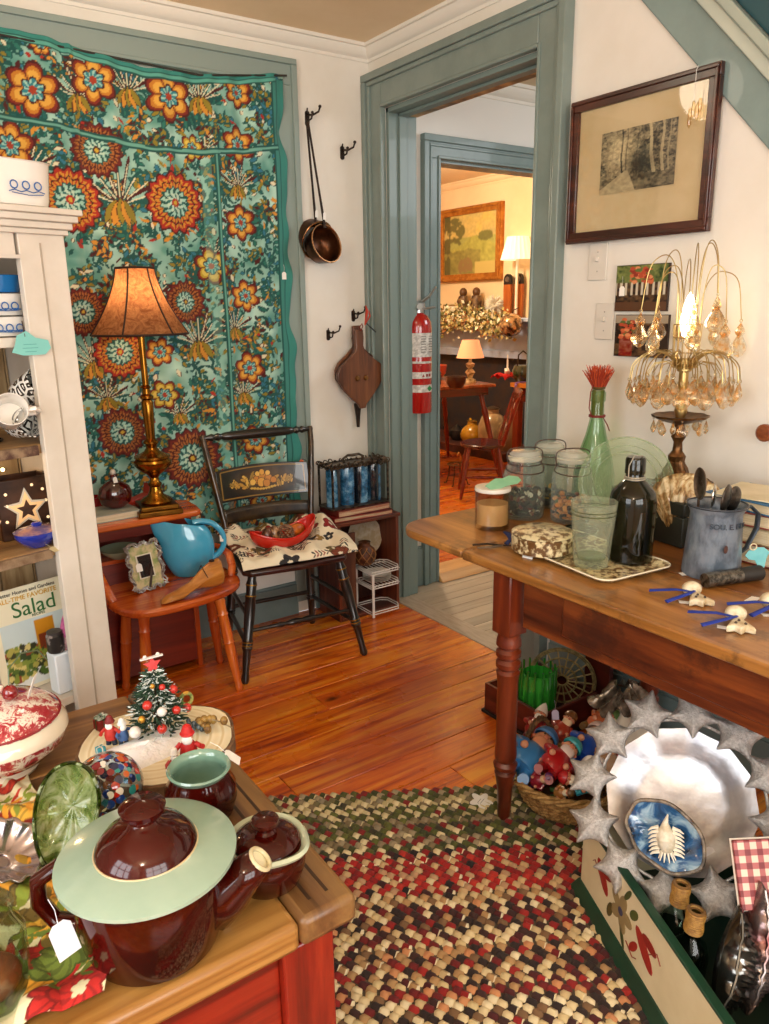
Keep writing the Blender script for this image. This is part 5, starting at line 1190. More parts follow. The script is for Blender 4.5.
b = MB(); b.tube([(.046*math.cos(2*PI*k/48), 0, .075+.078*math.sin(2*PI*k/48)*(1-.12*math.sin(2*PI*k/48))) for k in range(48)], .003, 6, True); b.build('rim', tglass('#8fa060'), t)
MB().lathe([(0, 0), (.03, 0), (.026, .008), (.01, .014), (0, .014)], 24, T(.0, .012, -.004)).build('foot', tglass('#b4c088'), t)
# silver scallop dish at the frame edge
p = Z(8, 842, TT+.05); t = thing('silver_dish', 'fluted silver dish at the left edge beside the green glass', 'dish', (p[0]-.012, p[1], TT+.022), 0, None, (R(20), R(25), 0))
MB().grid(lambda u, v: ((.01+.045*v)*(1+.05*math.cos(28*PI*u)*v)*math.cos(2*PI*u), (.01+.045*v)*(1+.05*math.cos(28*PI*u)*v)*math.sin(2*PI*u), .028*v*v), 112, 10, cu=True).build('dish', pm('#b9b0b4', .2, .9), t, solid=.003)
MB().lathe([(0, -.012), (.022, -.012), (.014, -.004), (.01, .0), (0, .0)], 20).build('foot', pm('#b9b0b4', .2, .9), t)
# glass jar cut by the frame, lower left
p = Z(-14, 960, TT+.06); t = thing('glass_jar', 'clear glass jar with a wooden lid lump at the bottom left edge', 'jar', (p[0], p[1], TT+.001))
MB().lathe([(0, 0), (.04, 0), (.046, .008), (.047, .09), (.036, .112), (.035, .125), (.039, .128), (.033, .126), (.033, .112), (.044, .088), (.043, .01), (0, .006)], 36).build('jar', tglass('#eef4ee'), t)
MB().sph((0, 0, .03), (.036, .036, .022), 20, 12).build('jar_contents', pm('#8a4a22', .5, c2='#5a2a12', ns=20), t)
# ---- red transferware tureen
p = Z(2, 742, TT+.055); t = thing('soup_tureen', 'round red and white transferware tureen with its lid on', 'tureen', (p[0], p[1], TT+.001))
tt = NT('red_transfer'); v = tt.coord(); vo = tt.n('ShaderNodeTexVoronoi', {'Vector': v, 'Scale': 26.}, feature='SMOOTH_F1'); n_ = tt.noise(v, 55, 5, .75, 2)
f = tt.n('ShaderNodeMath', {0: vo.outputs['Distance'], 1: n_}, operation='MULTIPLY').outputs[0]
tt.bsdf(color=tt.ramp(f, [(.07, '#8c1620'), (.15, '#b23a44'), (.19, '#eadfce'), (.225, '#efe6d6'), (.25, '#b23a44'), (.33, '#9c1f2a')]), rough=.12, coat=1)
cream = pm('#eee3cc', .12, coat=1)
MB().lathe([(0, 0), (.055, 0), (.058, .006), (.045, .014), (.05, .02), (0, .02)], 44).build('foot', cream, t)
MB().lathe([(.045, .018), (.085, .032), (.108, .055), (.114, .075)], 56).build('painted_belly', tt.m, t)
MB().lathe([(.114, .074), (.112, .088), (.102, .1), (.098, .104), (.09, .1)], 56).build('cream_shoulder', cream, t)
MB().lathe([(.104, .101), (.1, .109), (.085, .122), (.05, .136), (.02, .141), (0, .142)], 56).build('lid', tt.m, t)
MB().torus(.103, .0022, 56, 6, T(z=.104)).build('red_line', pm('#8c1c26', .2), t)
kn = MB().tube([(-.02, 0, .139), (-.012, 0, .158), (.012, 0, .158), (.02, 0, .139)], .006, 10).build('lid_handle', tt.m, t)
price_tag(t, (.05, -.03, .141), (R(-68), R(0), R(60)), .018, .045, string=.005)
ch_ = thing('cherry_ornament', 'shiny red glass cherry on a curled wire lying on the tureen lid', 'ornament', (p[0]+.022, p[1]-.028, TT+.158)); MB().sph((0, 0, 0), (.0135, .0135, .0145), 20, 14).build('cherry', pm('#7c0a10', .05, coat=1), ch_)
MB().tube([(0, 0, .012), (.004, .01, .04), (.03, .03, .055), (.06, .05, .045), (.075, .055, .02)], .0014, 6).build('wire_stem', pm('#5a6a4a', .4), ch_)
# ================================================================ BRAIDED RUG
def rug():
    Bp = np.array([-1.15, -2.40]); d = np.array([.853, -.52]); d /= np.linalg.norm(d); Ap = Bp-d*1.25; RAD = .95; nrm = np.array([-d[1], d[0]])
    # signed: centre-line from Ap to Bp
    b = MB(); r2 = random.Random(21); ring_w = .027; step = .031
    pal = dict(g=['#4a4d1c', '#d9c99c', '#5c5f24', '#cdbd90', '#3a3d18', '#6b6440', '#b8a878', '#8a7a5c', '#38321e', '#4f5220', '#7a6a4a', '#c9b98c', '#51541e', '#7a1812', '#8a7f66', '#40431a', '#9a8a6a'],
               r=['#8c1210', '#a01a14', '#7a0f0e', '#9c1612', '#b02a1c', '#c9a878', '#701010', '#3a1412', '#a51a14', '#b8906a', '#8c1612', '#1e1412', '#d9c79a'],
               m=['#c9b080', '#dcc797', '#e2cfa2', '#8c1814', '#4a1010', '#3a1c16', '#b08a5a', '#e6d6ac', '#6a1412', '#c98a5a', '#2a1a14', '#d4bd88', '#9c2018', '#7a5a3a'])
    L_ = 1.25; tot = int(RAD/ring_w)
    for k in range(tot):
        rr = RAD-ring_w*(k+.5); edge = ring_w*k
        zone = 'g' if edge < .27 else ('r' if edge < .43 else ('m' if edge < .80 else 'r'))
        per = 2*L_+2*PI*rr; n = int(per/step); ph = r2.random(); p0 = pal[zone]
        strands = [r2.choice(p0) for _ in range(4)]; cnt = 0
        for i in range(n):
            s = ((i+ph)*step) % per
            if s < L_: c = Ap+d*s+nrm*rr; tg = d
            elif s < L_+PI*rr: a = (s-L_)/rr; c = Bp+nrm*rr*math.cos(a)+d*rr*math.sin(a); tg = d*math.cos(a)-nrm*math.sin(a)
            elif s < 2*L_+PI*rr: q = s-L_-PI*rr; c = Bp-d*q-nrm*rr; tg = -d
            else: a = (s-2*L_-PI*rr)/rr; c = Ap-nrm*rr*math.cos(a)-d*rr*math.sin(a); tg = -d*math.cos(a)+nrm*math.sin(a)
            cnt += 1
            if c[0] < -2.0 or c[1] < -3.2: continue
            if cnt % 14 == 0: strands[r2.randrange(4)] = r2.choice(p0)
            for sd in (0, 1):
                out = np.array([-tg[1], tg[0]])*(1 if sd else -1); cc = c+out*ring_w*.24+tg*(step*.5*sd)
                colr = strands[(i*2+sd) % 3] if r2.random() < .72 else r2.choice(p0)
                an = .62*(1 if sd else -1); T_ = tg*math.cos(an)+out*(-math.sin(an))*(1 if sd else 1); O_ = np.array([-T_[1], T_[0]])
                a_, b_ = step*1.02, ring_w*.54; vs = []; 
                for (u, v, z) in ((-1, 0, .001), (-.5, -.9, .002), (.5, -.9, .002), (1, 0, .001), (.5, .9, .002), (-.5, .9, .002), (-.45, 0, .012), (.45, 0, .012)):
                    p = cc+T_*a_*.5*u+O_*b_*v; vs.append((p[0], p[1], z))
                if r2.random() < .10:
                    b.col(colr); b.add(vs, [(0, 1, 6), (1, 2, 7, 6)]); b.col('#e0d0a8' if zone != 'g' else '#c9b88c'); b.add(vs, [(2, 3, 7), (3, 4, 7)]); b.col(colr); b.add(vs, [(4, 5, 6, 7), (5, 0, 6)])
                else: b.col(colr); b.add(vs, [(0, 1, 6), (1, 2, 7, 6), (2, 3, 7), (3, 4, 7), (4, 5, 6, 7), (5, 0, 6)])
    b.cc = lin('#4a3e2c')
    o1 = []
    for i in range(64):
        a = 2*PI*i/64; 
        c = (Bp if math.sin(a) > 0 else Ap); o1.append(tuple(c+nrm*(RAD-.006)*math.cos(a)+d*(RAD-.006)*math.sin(a)))
    b.prism(o1, .0002, .0035)
    o = b.build('braided_rug', vcol(.92, .35, 500, sheen=.15), ang=60)
    tag(o, 'oval braided rag rug in olive, red and cream on the orange floor', 'rug')
rug()
# ================================================================ EXTINGUISHER + FAR ROOM
def extinguisher():
    p = Y(419, 412, HW-.075); t = thing('fire_extinguisher', 'red fire extinguisher hung on the white hall wall beside the inner door', 'fire extinguisher', p)
    r = .061; Rr = pm('#a3100c', .2, coat=.9)
    MB().lathe([(0, 0), (r*.96, 0), (r, .006), (r, .40), (r*.95, .425), (r*.7, .452), (.022, .466), (.016, .47), (0, .47)], 32).build('cylinder', Rr, t)
    LBL = pm('#d8d4cc', .4, c2='#a8a49c', ns=60)
    def band(z0, z1, m, par, nm, k=1.004): MB().lathe([(r*k, z0), (r*k, z1)], 32, a0=R(-160), a1=R(-20)).build(nm, m, par)
    band(.235, .375, LBL, t, 'upper_label'); band(.165, .195, LBL, t, 'pictogram_label'); band(.10, .135, LBL, t, 'lower_label')
    band(.245, .265, Rr, t, 'label_stripe', 1.007)
    b = MB(); b.add([(-.028+.0, 0, .0), (-.012, 0, 0), (-.020, 0, .014)], [(0, 1, 2)], T(0, -r-.001, .173)); b.box((.001, -r-.001, .18), (.011, .001, .013)); b.box((.018, -r*.96-.001, .18), (.011, .001, .013)); b.build('pictogram', pm('#7a1a14', .4), t)
    MB().box((0, 0, 0), (.02, .001, .02), T(.016, -r-.002, .1175, ry=R(45))).build('green_diamond', pm('#1f7a46', .4), t)
    b = MB(); 
    for k in range(7): b.box((-.018, -r*.98-.001, .36-.012*k), (.028, .0008, .003)); b.box((.02, -r*.96-.001, .36-.012*k), (.026, .0008, .003))
    b.build('printing', pm('#5a5650', .5), t)
    MB().lathe([(0, .466), (.024, .466), (.024, .485), (.030, .488), (.030, .51), (.016, .52), (0, .522)], 18).build('valve', STEEL, t)
    b = MB(); b.tube([(-.045, -.01, .50), (.01, -.01, .515), (.05, -.015, .54), (.085, -.02, .585)], [.012, .012, .010, .008], 8, flat=.5); b.build('squeeze_handle', STEEL, t)
    MB().tube([(-.045, -.01, .49), (.02, -.01, .485), (.085, -.015, .49)], [.010, .010, .008], 8, flat=.6).build('carry_handle', STEEL, t)
    MB().lathe([(0, 0), (.016, 0), (.016, .012), (0, .012)], 18, T(-.018, -.02, .495, rx=R(90))).build('gauge', pm('#c9c9c4', .3, .7), t)
    MB().tube([(-.018, 0, .49), (-.05, -.01, .48), (-.062, -.012, .42), (-.06, -.01, .33), (-.058, -.008, .25)], .008, 8).build('hose', pm('#1d1c1c', .5), t)
    MB().box((0, .064, .42), (.03, .016, .10)).build('wall_bracket', STEEL, t)
extinguisher()
GILT = pm('#a8692a', .35, .55, c2='#c98a3c', ns=14)
# painting on the fireplace wall
def frame_x(name, label, cat, c0, c1, x, face, fw, mat, picture, cols, depth=.03, profile=True, matw=0, matmat=None, tilt=0, sgn=-1):
    """picture on an x-plane wall; c0 = lower-left (larger y), c1 = upper-right corner (smaller y) as (y,z)"""
    (ya, za), (yb, zb) = c0, c1; cy, cz = (ya+yb)/2, (za+zb)/2; W_, H_ = abs(ya-yb), abs(zb-za)
    t = thing(name, label, cat, (x, cy, za), 0, None, (tilt, 0, R(-90)))  # local x -> -y (right as seen), local y -> +x (into wall)
    def rail(l, n):
        b = MB(); b.lim(*l); return b
    for k, (a, b_, c, d) in enumerate(((-W_/2, W_/2, 0, fw), (-W_/2, W_/2, H_-fw, H_), (-W_/2, -W_/2+fw, fw, H_-fw), (W_/2-fw, W_/2, fw, H_-fw))):
        b = MB(); b.lim(a, b_, -depth*.75, 0, c, d)
        i0, i1 = fw*.12, fw*.42
        if k < 2: z_ = (c+i0, c+i1) if k == 0 else (d-i1, d-i0); b.lim(a+i0, b_-i0, -depth, -depth*.75, *z_)
        else: x_ = (a+i0, a+i1) if k == 2 else (b_-i1, b_-i0); b.lim(*x_, -depth, -depth*.75, c-fw+i1, d+fw-i1)
        b.build('frame_rail', mat, t, bevel=.002)
    yb2 = -depth*.35
    if matw: MB().lim(-W_/2+fw, W_/2-fw, yb2+.001, 0, fw, H_-fw).build('mount', matmat, t)
    else: MB().lim(-W_/2+fw, W_/2-fw, yb2+.001, 0, fw, H_-fw).build('backing', pm('#3a2a18', .8), t)
    mw = fw+matw; nu, nv = picture[0].shape[:2]
    P = np.zeros((nu, nv, 3)); P[..., 0] = np.linspace(-W_/2+mw, W_/2-mw, nu)[:, None]; P[..., 1] = yb2-.0015; 
    mz = matw*1.15+fw if matw else fw; P[..., 2] = np.linspace(mz, H_-(fw+(matw*.85 if matw else 0)), nv)[None, :]
    gridmesh('picture', P, picture[0], picture[1], t)
    return t, W_, H_
def noise2(nu, nv, s, seed):
    g = np.random.default_rng(seed); a = g.random((int(s)+2, int(s*nv/nu)+3)); x = np.linspace(0, s, nu); y = np.linspace(0, a.shape[1]-1.01, nv)
    xi, yi = x.astype(int), y.astype(int); xf, yf = (x-xi)[:, None], (y-yi)[None, :]; xf = xf*xf*(3-2*xf); yf = yf*yf*(3-2*yf)
    return a[xi][:, yi]*(1-xf)*(1-yf)+a[xi+1][:, yi]*xf*(1-yf)+a[xi][:, yi+1]*(1-xf)*yf+a[xi+1][:, yi+1]*xf*yf
def fbm(nu, nv, s, seed, o=4): return sum(noise2(nu, nv, s*2**k, seed+k)/2**k for k in range(o))/sum(1/2**k for k in range(o))
nu, nv = 140, 110; U = np.linspace(0, 1, nu)[:, None]+np.zeros((1, nv)); V = np.linspace(0, 1, nv)[None, :]+np.zeros((nu, 1))
n1, n2 = fbm(nu, nv, 6, 1), fbm(nu, nv, 16, 7)
C = L3('#c9b26a')+(L3('#d6b864')-L3('#b9a878'))*(n1[..., None]-.5)*1.5; C[V < .62] = L3('#a3a45a'); hill = .42+.22*np.exp(-((U-.62)/.28)**2)
m = V < hill+.02*(n2-.5); C[m] = (L3('#a8a552')+(n2[..., None]-.5)*.35*L3('#c9c070'))[m]; m = (V < .36+.1*n1) & (U < .7); C[m] = (L3('#8a8446')+(n2[..., None]-.5)*.5*L3('#b0a860'))[m]
m = ((U-.22)**2/.03+(V-.72)**2/.06 < 1+.8*(n2-.5)) & (n2 > .42); C[m] = L3('#6e6a3a'); m = ((U-.78)**2/.02+(V-.62)**2/.008 < 1+(n2-.5)); C[m] = L3('#75743e'); m = (U < .12) & (n1 > .4); C[m] = L3('#5f5a34')
C = C*(.75+.5*fbm(nu, nv, 40, 3)[..., None]); m = (V < .2) & (U > .6); C[m] = L3('#c4b068'); m = ((U-.42)**2/.02+(V-.12)**2/.03 < 1) & (n2 > .45); C[m] = L3('#8a7048')
for _ in range(2): C = (C+np.roll(C, 1, 0)+np.roll(C, -1, 0)+np.roll(C, 1, 1)+np.roll(C, -1, 1))/5
a_, b_ = X(441, 322-2, FX-.04), X(502, 200.5, FX-.04); a_ = X(441, 316, FX-.04)
za = X(440, 284+3, FX-.04)
frame_x('landscape_painting', 'gilt-framed landscape painting with a pale hill over the far mantel', 'painting', (X(439, 250, FX-.04)[1], X(470, 281, FX-.04)[2]), (b_[1], b_[2]), FX-.001, -1, .07, GILT, (C, vcol(.5)), None, .06)
# fireplace wall: mantel
def mantel():
    z1 = 1.27; y0, y1 = 1.9, 4.3; t = thing('fireplace_mantel', 'blue-grey painted fireplace mantel with a wide frieze in the far room', 'mantel', (FX, 3.1, .05)); m = pm('#b6c6e2', .45, c2='#aabad6', ns=5)
    def L(a, b, c, d, e, f): return MB().lim(a-FX, b-FX, c-3.1, d-3.1, e-.05, f-.05)
    L(FX-.2, FX, y0-.05, y1+.05, z1, z1+.035).build('mantel_shelf', m, t, bevel=.006); L(FX-.12, FX, y0, y1, z1-.04, z1).build('bed_moulding', m, t, bevel=.006)
    L(FX-.08, FX, y0, y1, 1.0, z1-.04).build('frieze', m, t); L(FX-.1, FX, y0, y1, .93, 1.0).build('lintel_moulding', m, t, bevel=.006)
    for a, b in ((y0, y0+.2), (y1-.2, y1)): L(FX-.08, FX, a, b, .05, .93).build('pilaster', m, t, bevel=.004)
    L(FX-.02, FX, y0+.2, y1-.2, .05, .93).build('dark_opening', pm('#20242f', .7, c2='#3a2a26', ns=6), t)
    b = MB(); r2 = random.Random(2)
    return t
mantel()
struct(MB().lim(FX-.55, FX, 1.9, 4.3, .045, .12).build('hearth', pm('#5a2a1c', .7, c2='#3a1a12', ns=8)))
def on_mantel(px): q = X(px, 320, FX-.11); return (FX-.11, q[1], 1.306)
garl = MB(); r2 = random.Random(4)
for k in range(2600):
    y = r2.uniform(2.15, 4.0); sag = .03*math.sin(y*5); x = FX-.24+r2.uniform(-.07, .03); z = 1.275+sag+r2.gauss(0, .05)
    garl.col(r2.choice(['#d9cf9a', '#c2b070', '#e8dfb8', '#8a7a40', '#6a6a34', '#b89a5a', '#a06a3a', '#efe8cc', '#54522c']))
    an = r2.uniform(0, 6.28); l = r2.uniform(.025, .055); d = Vector((r2.uniform(-1, .3), math.cos(an), math.sin(an))).normalized()*l; s_ = d.cross(Vector((1, .2, .1))).normalized()*l*.35; p = Vector((x, y, z))
    garl.add([p, p+d*.5+s_, p+d, p+d*.5-s_], [(0, 1, 2, 3)])
o = garl.build('garland', vcol(.8)); tag(o, 'cream and olive leaf garland draped along the front of the far mantel', 'garland'); 
q = on_mantel(449); t = thing('picture_frame', 'small pale framed card at the left end of the far mantel', 'picture frame', q, R(-90), rot=(R(-8), 0, R(-75)))
MB().lim(-.09, .09, 0, .015, 0, .13).build('frame', pm('#9a7a4a', .4, .3), t, bevel=.004); MB().lim(-.07, .07, -.002, 0, .02, .11).build('card', pm('#ece4d4', .6), t)
for k, px in enumerate((463, 476)):
    t = thing('carved_figure', ('left of two dark carved wooden figures on the far mantel', 'right of two dark carved wooden figures on the far mantel')[k], 'figurine', on_mantel(px), s=1.3)
    MB().lathe([(0, 0), (.05, 0), (.052, .03), (.035, .08), (.045, .12), (.03, .16), (0, .165)], 16, wob=lambda a, z: 1+.15*math.cos(3*a+z*40)).build('body', pm('#3a2214', .5, c2='#7a5a34', ns=25), t); MB().sph((0, 0, .185), (.03, .03, .035), 12, 8).build('head', pm('#5a3a1c', .5), t)
t = thing('white_ornament', 'round white feathery ornament on the far mantel right of the carved figures', 'ornament', on_mantel(494)); b = MB(); r2 = random.Random(3)
for k in range(160): th = math.acos(r2.uniform(-1, 1)); ph = r2.uniform(0, 6.28); d = Vector((math.sin(th)*math.cos(ph), math.sin(th)*math.sin(ph), math.cos(th))); b.tube([Vector((0, 0, .12))+d*.03, Vector((0, 0, .12))+d*.095], [.008, .002], 5)
b.build('feathers', pm('#ece6d8', .8), t); MB().lathe([(0, 0), (.05, 0), (.03, .03), (.02, .09), (0, .09)], 14).build('stand', pm('#b9ad94', .5), t)
for k, px in enumerate((507, 518)):
    q = X(px, 300, FX-.06); t = thing('wooden_paddle', ('left of two upright orange wooden paddles with dark tops', 'right of two upright orange wooden paddles with dark tops')[k], 'paddle', (FX-.05, q[1], 1.306), R(-90))
    MB().prism([(.045, 0), (.05, .25), (.048, .30), (-.048, .30), (-.05, .25), (-.045, 0)], -.012, .012, T(rx=R(90))).build('blade', wood('#6a2c10', '#a8521c', '#c97a34', 2, 1, .4), t)
    MB().prism([(.048, .30)]+[(.048*math.cos(R(a)), .34+.055*math.sin(R(a))) for a in range(0, 181, 20)]+[(-.048, .30)], -.013, .013, T(rx=R(90))).build('dark_top', pm('#1f1a18', .5), t)
    MB().lathe([(0, 0), (.026, 0), (.022, .008), (0, .01)], 16, T(0, -.013, .345, rx=R(90))).build('metal_disc', pm('#8a8480', .3, .8), t)
q = X(515, 258, FX-.13); t = thing('wall_lamp', 'pole lamp with a white gathered shade at the right end of the far mantel', 'lamp', (FX-.10, q[1], 1.306))
MB().tube([(0, 0, 0), (0, 0, .53)], .013, 10).build('candle_pole', pm('#efe8d8', .5), t); MB().lathe([(0, 0), (.05, 0), (.04, .02), (0, .03)], 16).build('base', BRASS_D, t)
MB().grid(lambda u, v: ((.15-.055*v)*(1+.03*math.cos(40*PI*u))*math.cos(2*PI*u), (.15-.055*v)*(1+.03*math.cos(40*PI*u))*math.sin(2*PI*u), .51+.2*v), 80, 4, cu=True).build('lamp_shade', pm('#fff0cc', .6, es=.6), t)
q = X(511, 325, FX-.30); t = thing('glass_witch_ball', 'dark amber glass ball hanging from the garland in the far room', 'glass ball', (FX-.30, q[1], q[2]-.0)); MB().sph((0, 0, 0), .105, 28, 18).build('ball', pm('#3c2210', .12, .5, c2='#c9a478', ns=22, coat=1), t)
MB().tube([(0, 0, .083), (.03, 0, .13), (.09, 0, .15)], .004, 6).build('hanger', IRON, t); MB().sph((0, 0, -.095), .012, 10, 6).build('drop', BRASS_D, t)
# small table with lamp, bowls
DKR = wood('#2a0805', '#5a140a', '#7a2412', 0, 1, .25, .5); DKV = wood('#2a0805', '#6a180c', '#8a2a16', 2, 1, .25, .5)
FT = .80; tc = (2.02, 2.06)
t = thing('splayed_table', 'dark red splay-legged table holding a small lit lamp in the far room', 'table', (tc[0], tc[1], .05), R(-12))
MB().lim(-.34, .34, -.42, .42, FT-.075, FT-.05).build('tabletop', wood('#4a1c0c', '#8c4420', '#b5683a', 1, 1, .25, .5), t, bevel=.006)
MB().lim(-.29, .29, -.38, .38, FT-.14, FT-.076).build('apron', DKR, t)
for sx_, sy in ((-1, -1), (1, -1), (-1, 1), (1, 1)): between(MB(), (sx_*.36, sy*.46, 0), (sx_*.24, sy*.33, FT-.1), [(.0, .6), (.3, 1), (.34, 1.2), (.38, .9), (.7, 1.1), (.75, 1.3), (.8, .9), (1, 1)], .022, 10).build('leg', DKV, t)
def onz(px, py, z): q = Z(px, py, z); return (q[0], q[1], z)
q = onz(470, 382, FT+.001); t = thing('small_lamp', 'small glass table lamp with a plain peach shade lit in the far room', 'lamp', q)
MB().lathe([(0, 0), (.055, 0), (.05, .02), (.02, .035), (.03, .06), (.045, .08), (.03, .1), (.018, .11), (.035, .13), (.04, .15), (.016, .165), (.01, .2), (0, .2)], 20).build('glass_base', pm('#d9c9a0', .1, coat=1, c2='#8a7248', ns=30), t)
MB().lathe([(.115, .20), (.07, .345)], 32).build('lamp_shade', pm('#eaa878', .6, es=.55), t)
q = onz(456, 388, FT+.001); t = tag(MB().lathe([(0, 0), (.05, 0), (.075, .04), (.08, .09), (.074, .09), (.068, .045), (.045, .012), (0, .01)], 24).build('dark_bowl', pm('#3a140e', .3, coat=.5), None, q), 'dark brown wooden bowl on the far table left of the lit lamp', 'bowl')
q = onz(452, 372, FT+.001); t = tag(MB().lathe([(0, 0), (.08, 0), (.13, .05), (.14, .12), (.132, .12), (.12, .055), (.07, .012), (0, .01)], 24).build('orange_bowl', pm('#b8401c', .35, coat=.5), None, (2.14, 2.28, FT+.001)), 'large orange-red bowl behind the dark bowl on the far table', 'bowl')
q = onz(438, 384, FT+.001); t = thing('dark_bottle', 'slim black bottle at the left edge of the far table', 'bottle', q); MB().lathe([(0, 0), (.025, 0), (.027, .09), (.01, .12), (.01, .16), (0, .16)], 16).build('glass', pm('#12100e', .12, coat=1), t); MB().lathe([(0, .155), (.012, .155), (.012, .17), (0, .17)], 12).build('cap', pm('#4a4038', .5), t)
# second table with red cloth, ship ornament, green bowl
q0 = Z(487, 386, .80); t = thing('work_table', 'orange wood table corner with a red cloth in the far room', 'table', (2.55, 1.25, .05), R(0))
t.location = (2.78, 1.22, .05); MB().lim(-.36, .36, -.36, .36, .715, .75).build('tabletop', wood('#7a3a12', '#b8681f', '#d9923c', 1, 1, .3, .4), t, bevel=.004)
for sx_, sy in ((-1, -1), (1, -1), (-1, 1), (1, 1)): MB().box((sx_*.31, sy*.31, .357), (.06, .06, .714)).build('leg', DKV, t, bevel=.004)
MB().lim(-.27, .27, .30, .32, .60, .714).build('apron', DKR, t); MB().lim(-.32, -.30, -.27, .27, .60, .714).build('apron', DKR, t)
q = (2.60, float(X(507, 383, 2.60)[1]), .801); r2 = random.Random(6)
def rc(u, v): return (q[0]-.12+.26*u, q[1]-.10+.18*v, .803+.03*abs(math.sin(u*7+v*3))+.02*abs(math.sin(v*9)))
floral_sheet('red_cloth', 'crumpled red cloth on the far work table', 'cloth', rc, 40, 40, ['#c21a10', '#8c0f0a'], '#b8150e', 4, .2, thick=.004)
t = thing('ship_ornament', 'white ship-shaped ornament standing on the crumpled red cloth', 'ornament', (q[0], q[1], .848), R(50)); MB().prism([(-.09, .03), (-.06, 0), (.06, 0), (.1, .04), (0, .03)], -.02, .02, T(rx=R(90))).build('hull', pm('#efe9dc', .5), t, bevel=.004)
for k, (x, h) in enumerate(((-.04, .09), (.0, .13), (.045, .09))): MB().prism([(x-.022, .03), (x+.022, .03), (x, .03+h)], -.004, .004, T(rx=R(90))).build('sail', pm('#f2ede2', .6), t)
q = (2.55, float(X(522, 388, 2.55)[1]), .801); t = thing('green_pot', 'dark green glazed pot with a black handle at the right edge of the far doorway', 'pot', q); MB().lathe([(0, 0), (.05, 0), (.08, .04), (.085, .09), (.07, .13), (.06, .135), (0, .13)], 24).build('body', pm('#1d2f1a', .12, coat=1), t); MB().tube([(-.06, 0, .13), (-.05, 0, .22), (0, 0, .25), (.05, 0, .22), (.06, 0, .13)], .006, 8).build('handle', IRON, t)
# chairs
def windsor(label, loc, rz, s=1, back=True, color=DKV):
    t = thing('windsor_chair', label, 'chair', loc, rz, 'dark red chairs in the far room', s=s)
    MB().prism([(.2*math.cos(a)*(1+.1*math.cos(2*a)), .19*math.sin(a)) for a in [2*PI*k/24 for k in range(24)]], .42, .45).build('seat', pm('#5a120c', .2, coat=.6, c2='#3a0c08', ns=6), t, bevel=.008)
    mk = [(.0, .6), (.25, 1), (.3, 1.2), (.34, .8), (.6, 1.15), (.72, 1.2), (.76, .8), (1, .9)]
    for sx_, sy in ((-1, -1), (1, -1), (-1, 1), (1, 1)): between(MB(), (sx_*.2, sy*.19, 0), (sx_*.12, sy*.12, .42), mk, .019, 10).build('leg', color, t)
    between(MB(), (-.165, -.16, .18), (-.165, .16, .18), [(0, .7), (.5, 1.3), (1, .7)], .011, 8).build('stretcher', color, t); between(MB(), (.165, -.16, .18), (.165, .16, .18), [(0, .7), (.5, 1.3), (1, .7)], .011, 8).build('stretcher', color, t)
    if back:
        for sx_ in (-1, 1): MB().tube([(sx_*.15, .15, .45), (sx_*.17, .2, .62), (sx_*.18, .27, .84)], .015, 8).build('back_post', color, t)
        MB().grid(lambda u, v: (-.05+.1*u*(1+.4*math.sin(v*PI*2)), .16+.09*v+.01*math.sin(PI*v), .45+.36*v), 5, 10).build('splat', color, t, solid=.012)
        MB().grid(lambda u, v: (-.2+.4*u, .255+.03*v+.015*(1-(2*u-1)**2), .80+.09*v), 9, 3).build('crest', color, t, solid=.018)
    return t
windsor('dark red windsor chair with its back turned to the right behind the glass jars', (1.70, 1.10, .05), R(-128), .88)
windsor('dark red windsor chair at the left edge of the far doorway', (1.62, 1.95, .05), R(60))
# jugs on hearth
q = X(472, 440, 2.85); t = thing('yellow_jug', 'mustard yellow jug on the far hearth', 'jug', (2.85, q[1], .121), R(60))
MB().lathe([(0, 0), (.07, 0), (.11, .04), (.12, .09), (.09, .15), (.05, .18), (.045, .21), (.055, .215), (0, .21)], 28).build('body', pm('#c9921c', .2, coat=.8, c2='#a8741a', ns=10), t); MB().tube([(.05, 0, .2), (.1, 0, .22), (.125, 0, .18), (.1, 0, .14)], .013, 8).build('handle', pm('#c9921c', .2, coat=.8), t)
q = X(457, 440, 2.85); t = thing('dark_teapot', 'dark pewter teapot beside the yellow jug on the far hearth', 'teapot', (2.85, q[1], .121), R(-40))
MB().lathe([(0, 0), (.05, 0), (.08, .05), (.075, .1), (.04, .13), (.01, .15), (0, .165)], 20).build('body', pm('#3a3a3c', .3, .7), t); MB().tube([(-.07, 0, .05), (-.12, 0, .09), (-.14, 0, .14)], [.02, .014, .008], 8).build('spout', pm('#3a3a3c', .3, .7), t); MB().tube([(.07, 0, .1), (.13, 0, .12), (.12, 0, .05), (.075, 0, .03)], .008, 8).build('handle', pm('#3a3a3c', .3, .7), t)
for k, (px, h, lab) in enumerate(((492, .36, 'tall tan stoneware jar on the far hearth'), (509, .3, 'brown stoneware jar at the right on the far hearth'))):
    q = X(px, 438, 2.85); t = thing('stoneware_jar', lab, 'jar', (2.85, q[1], .121)); s = h/.36
    MB().lathe([(0, 0), (.1*s, 0), (.13*s, .08*s), (.135*s, .2*s), (.1*s, .29*s), (.06*s, .32*s), (.06*s, .35*s), (.07*s, .36*s), (0, .35*s)], 28).build('body', pm('#b59a72', .3, coat=.5, c2='#8f744c', ns=8) if k == 0 else pm('#7a5a3a', .3, coat=.5), t); MB().lathe([(.055*s, .345*s), (.06*s, .37*s), (.02*s, .385*s), (0, .385*s)], 20).build('lid', pm('#4a3a2a', .5), t)
q = Z(457, 484, .05); t = thing('kettle_stand', 'small black iron trivet stand with curled feet on the far room floor', 'trivet', (q[0], q[1], .05), R(30)); b = MB()
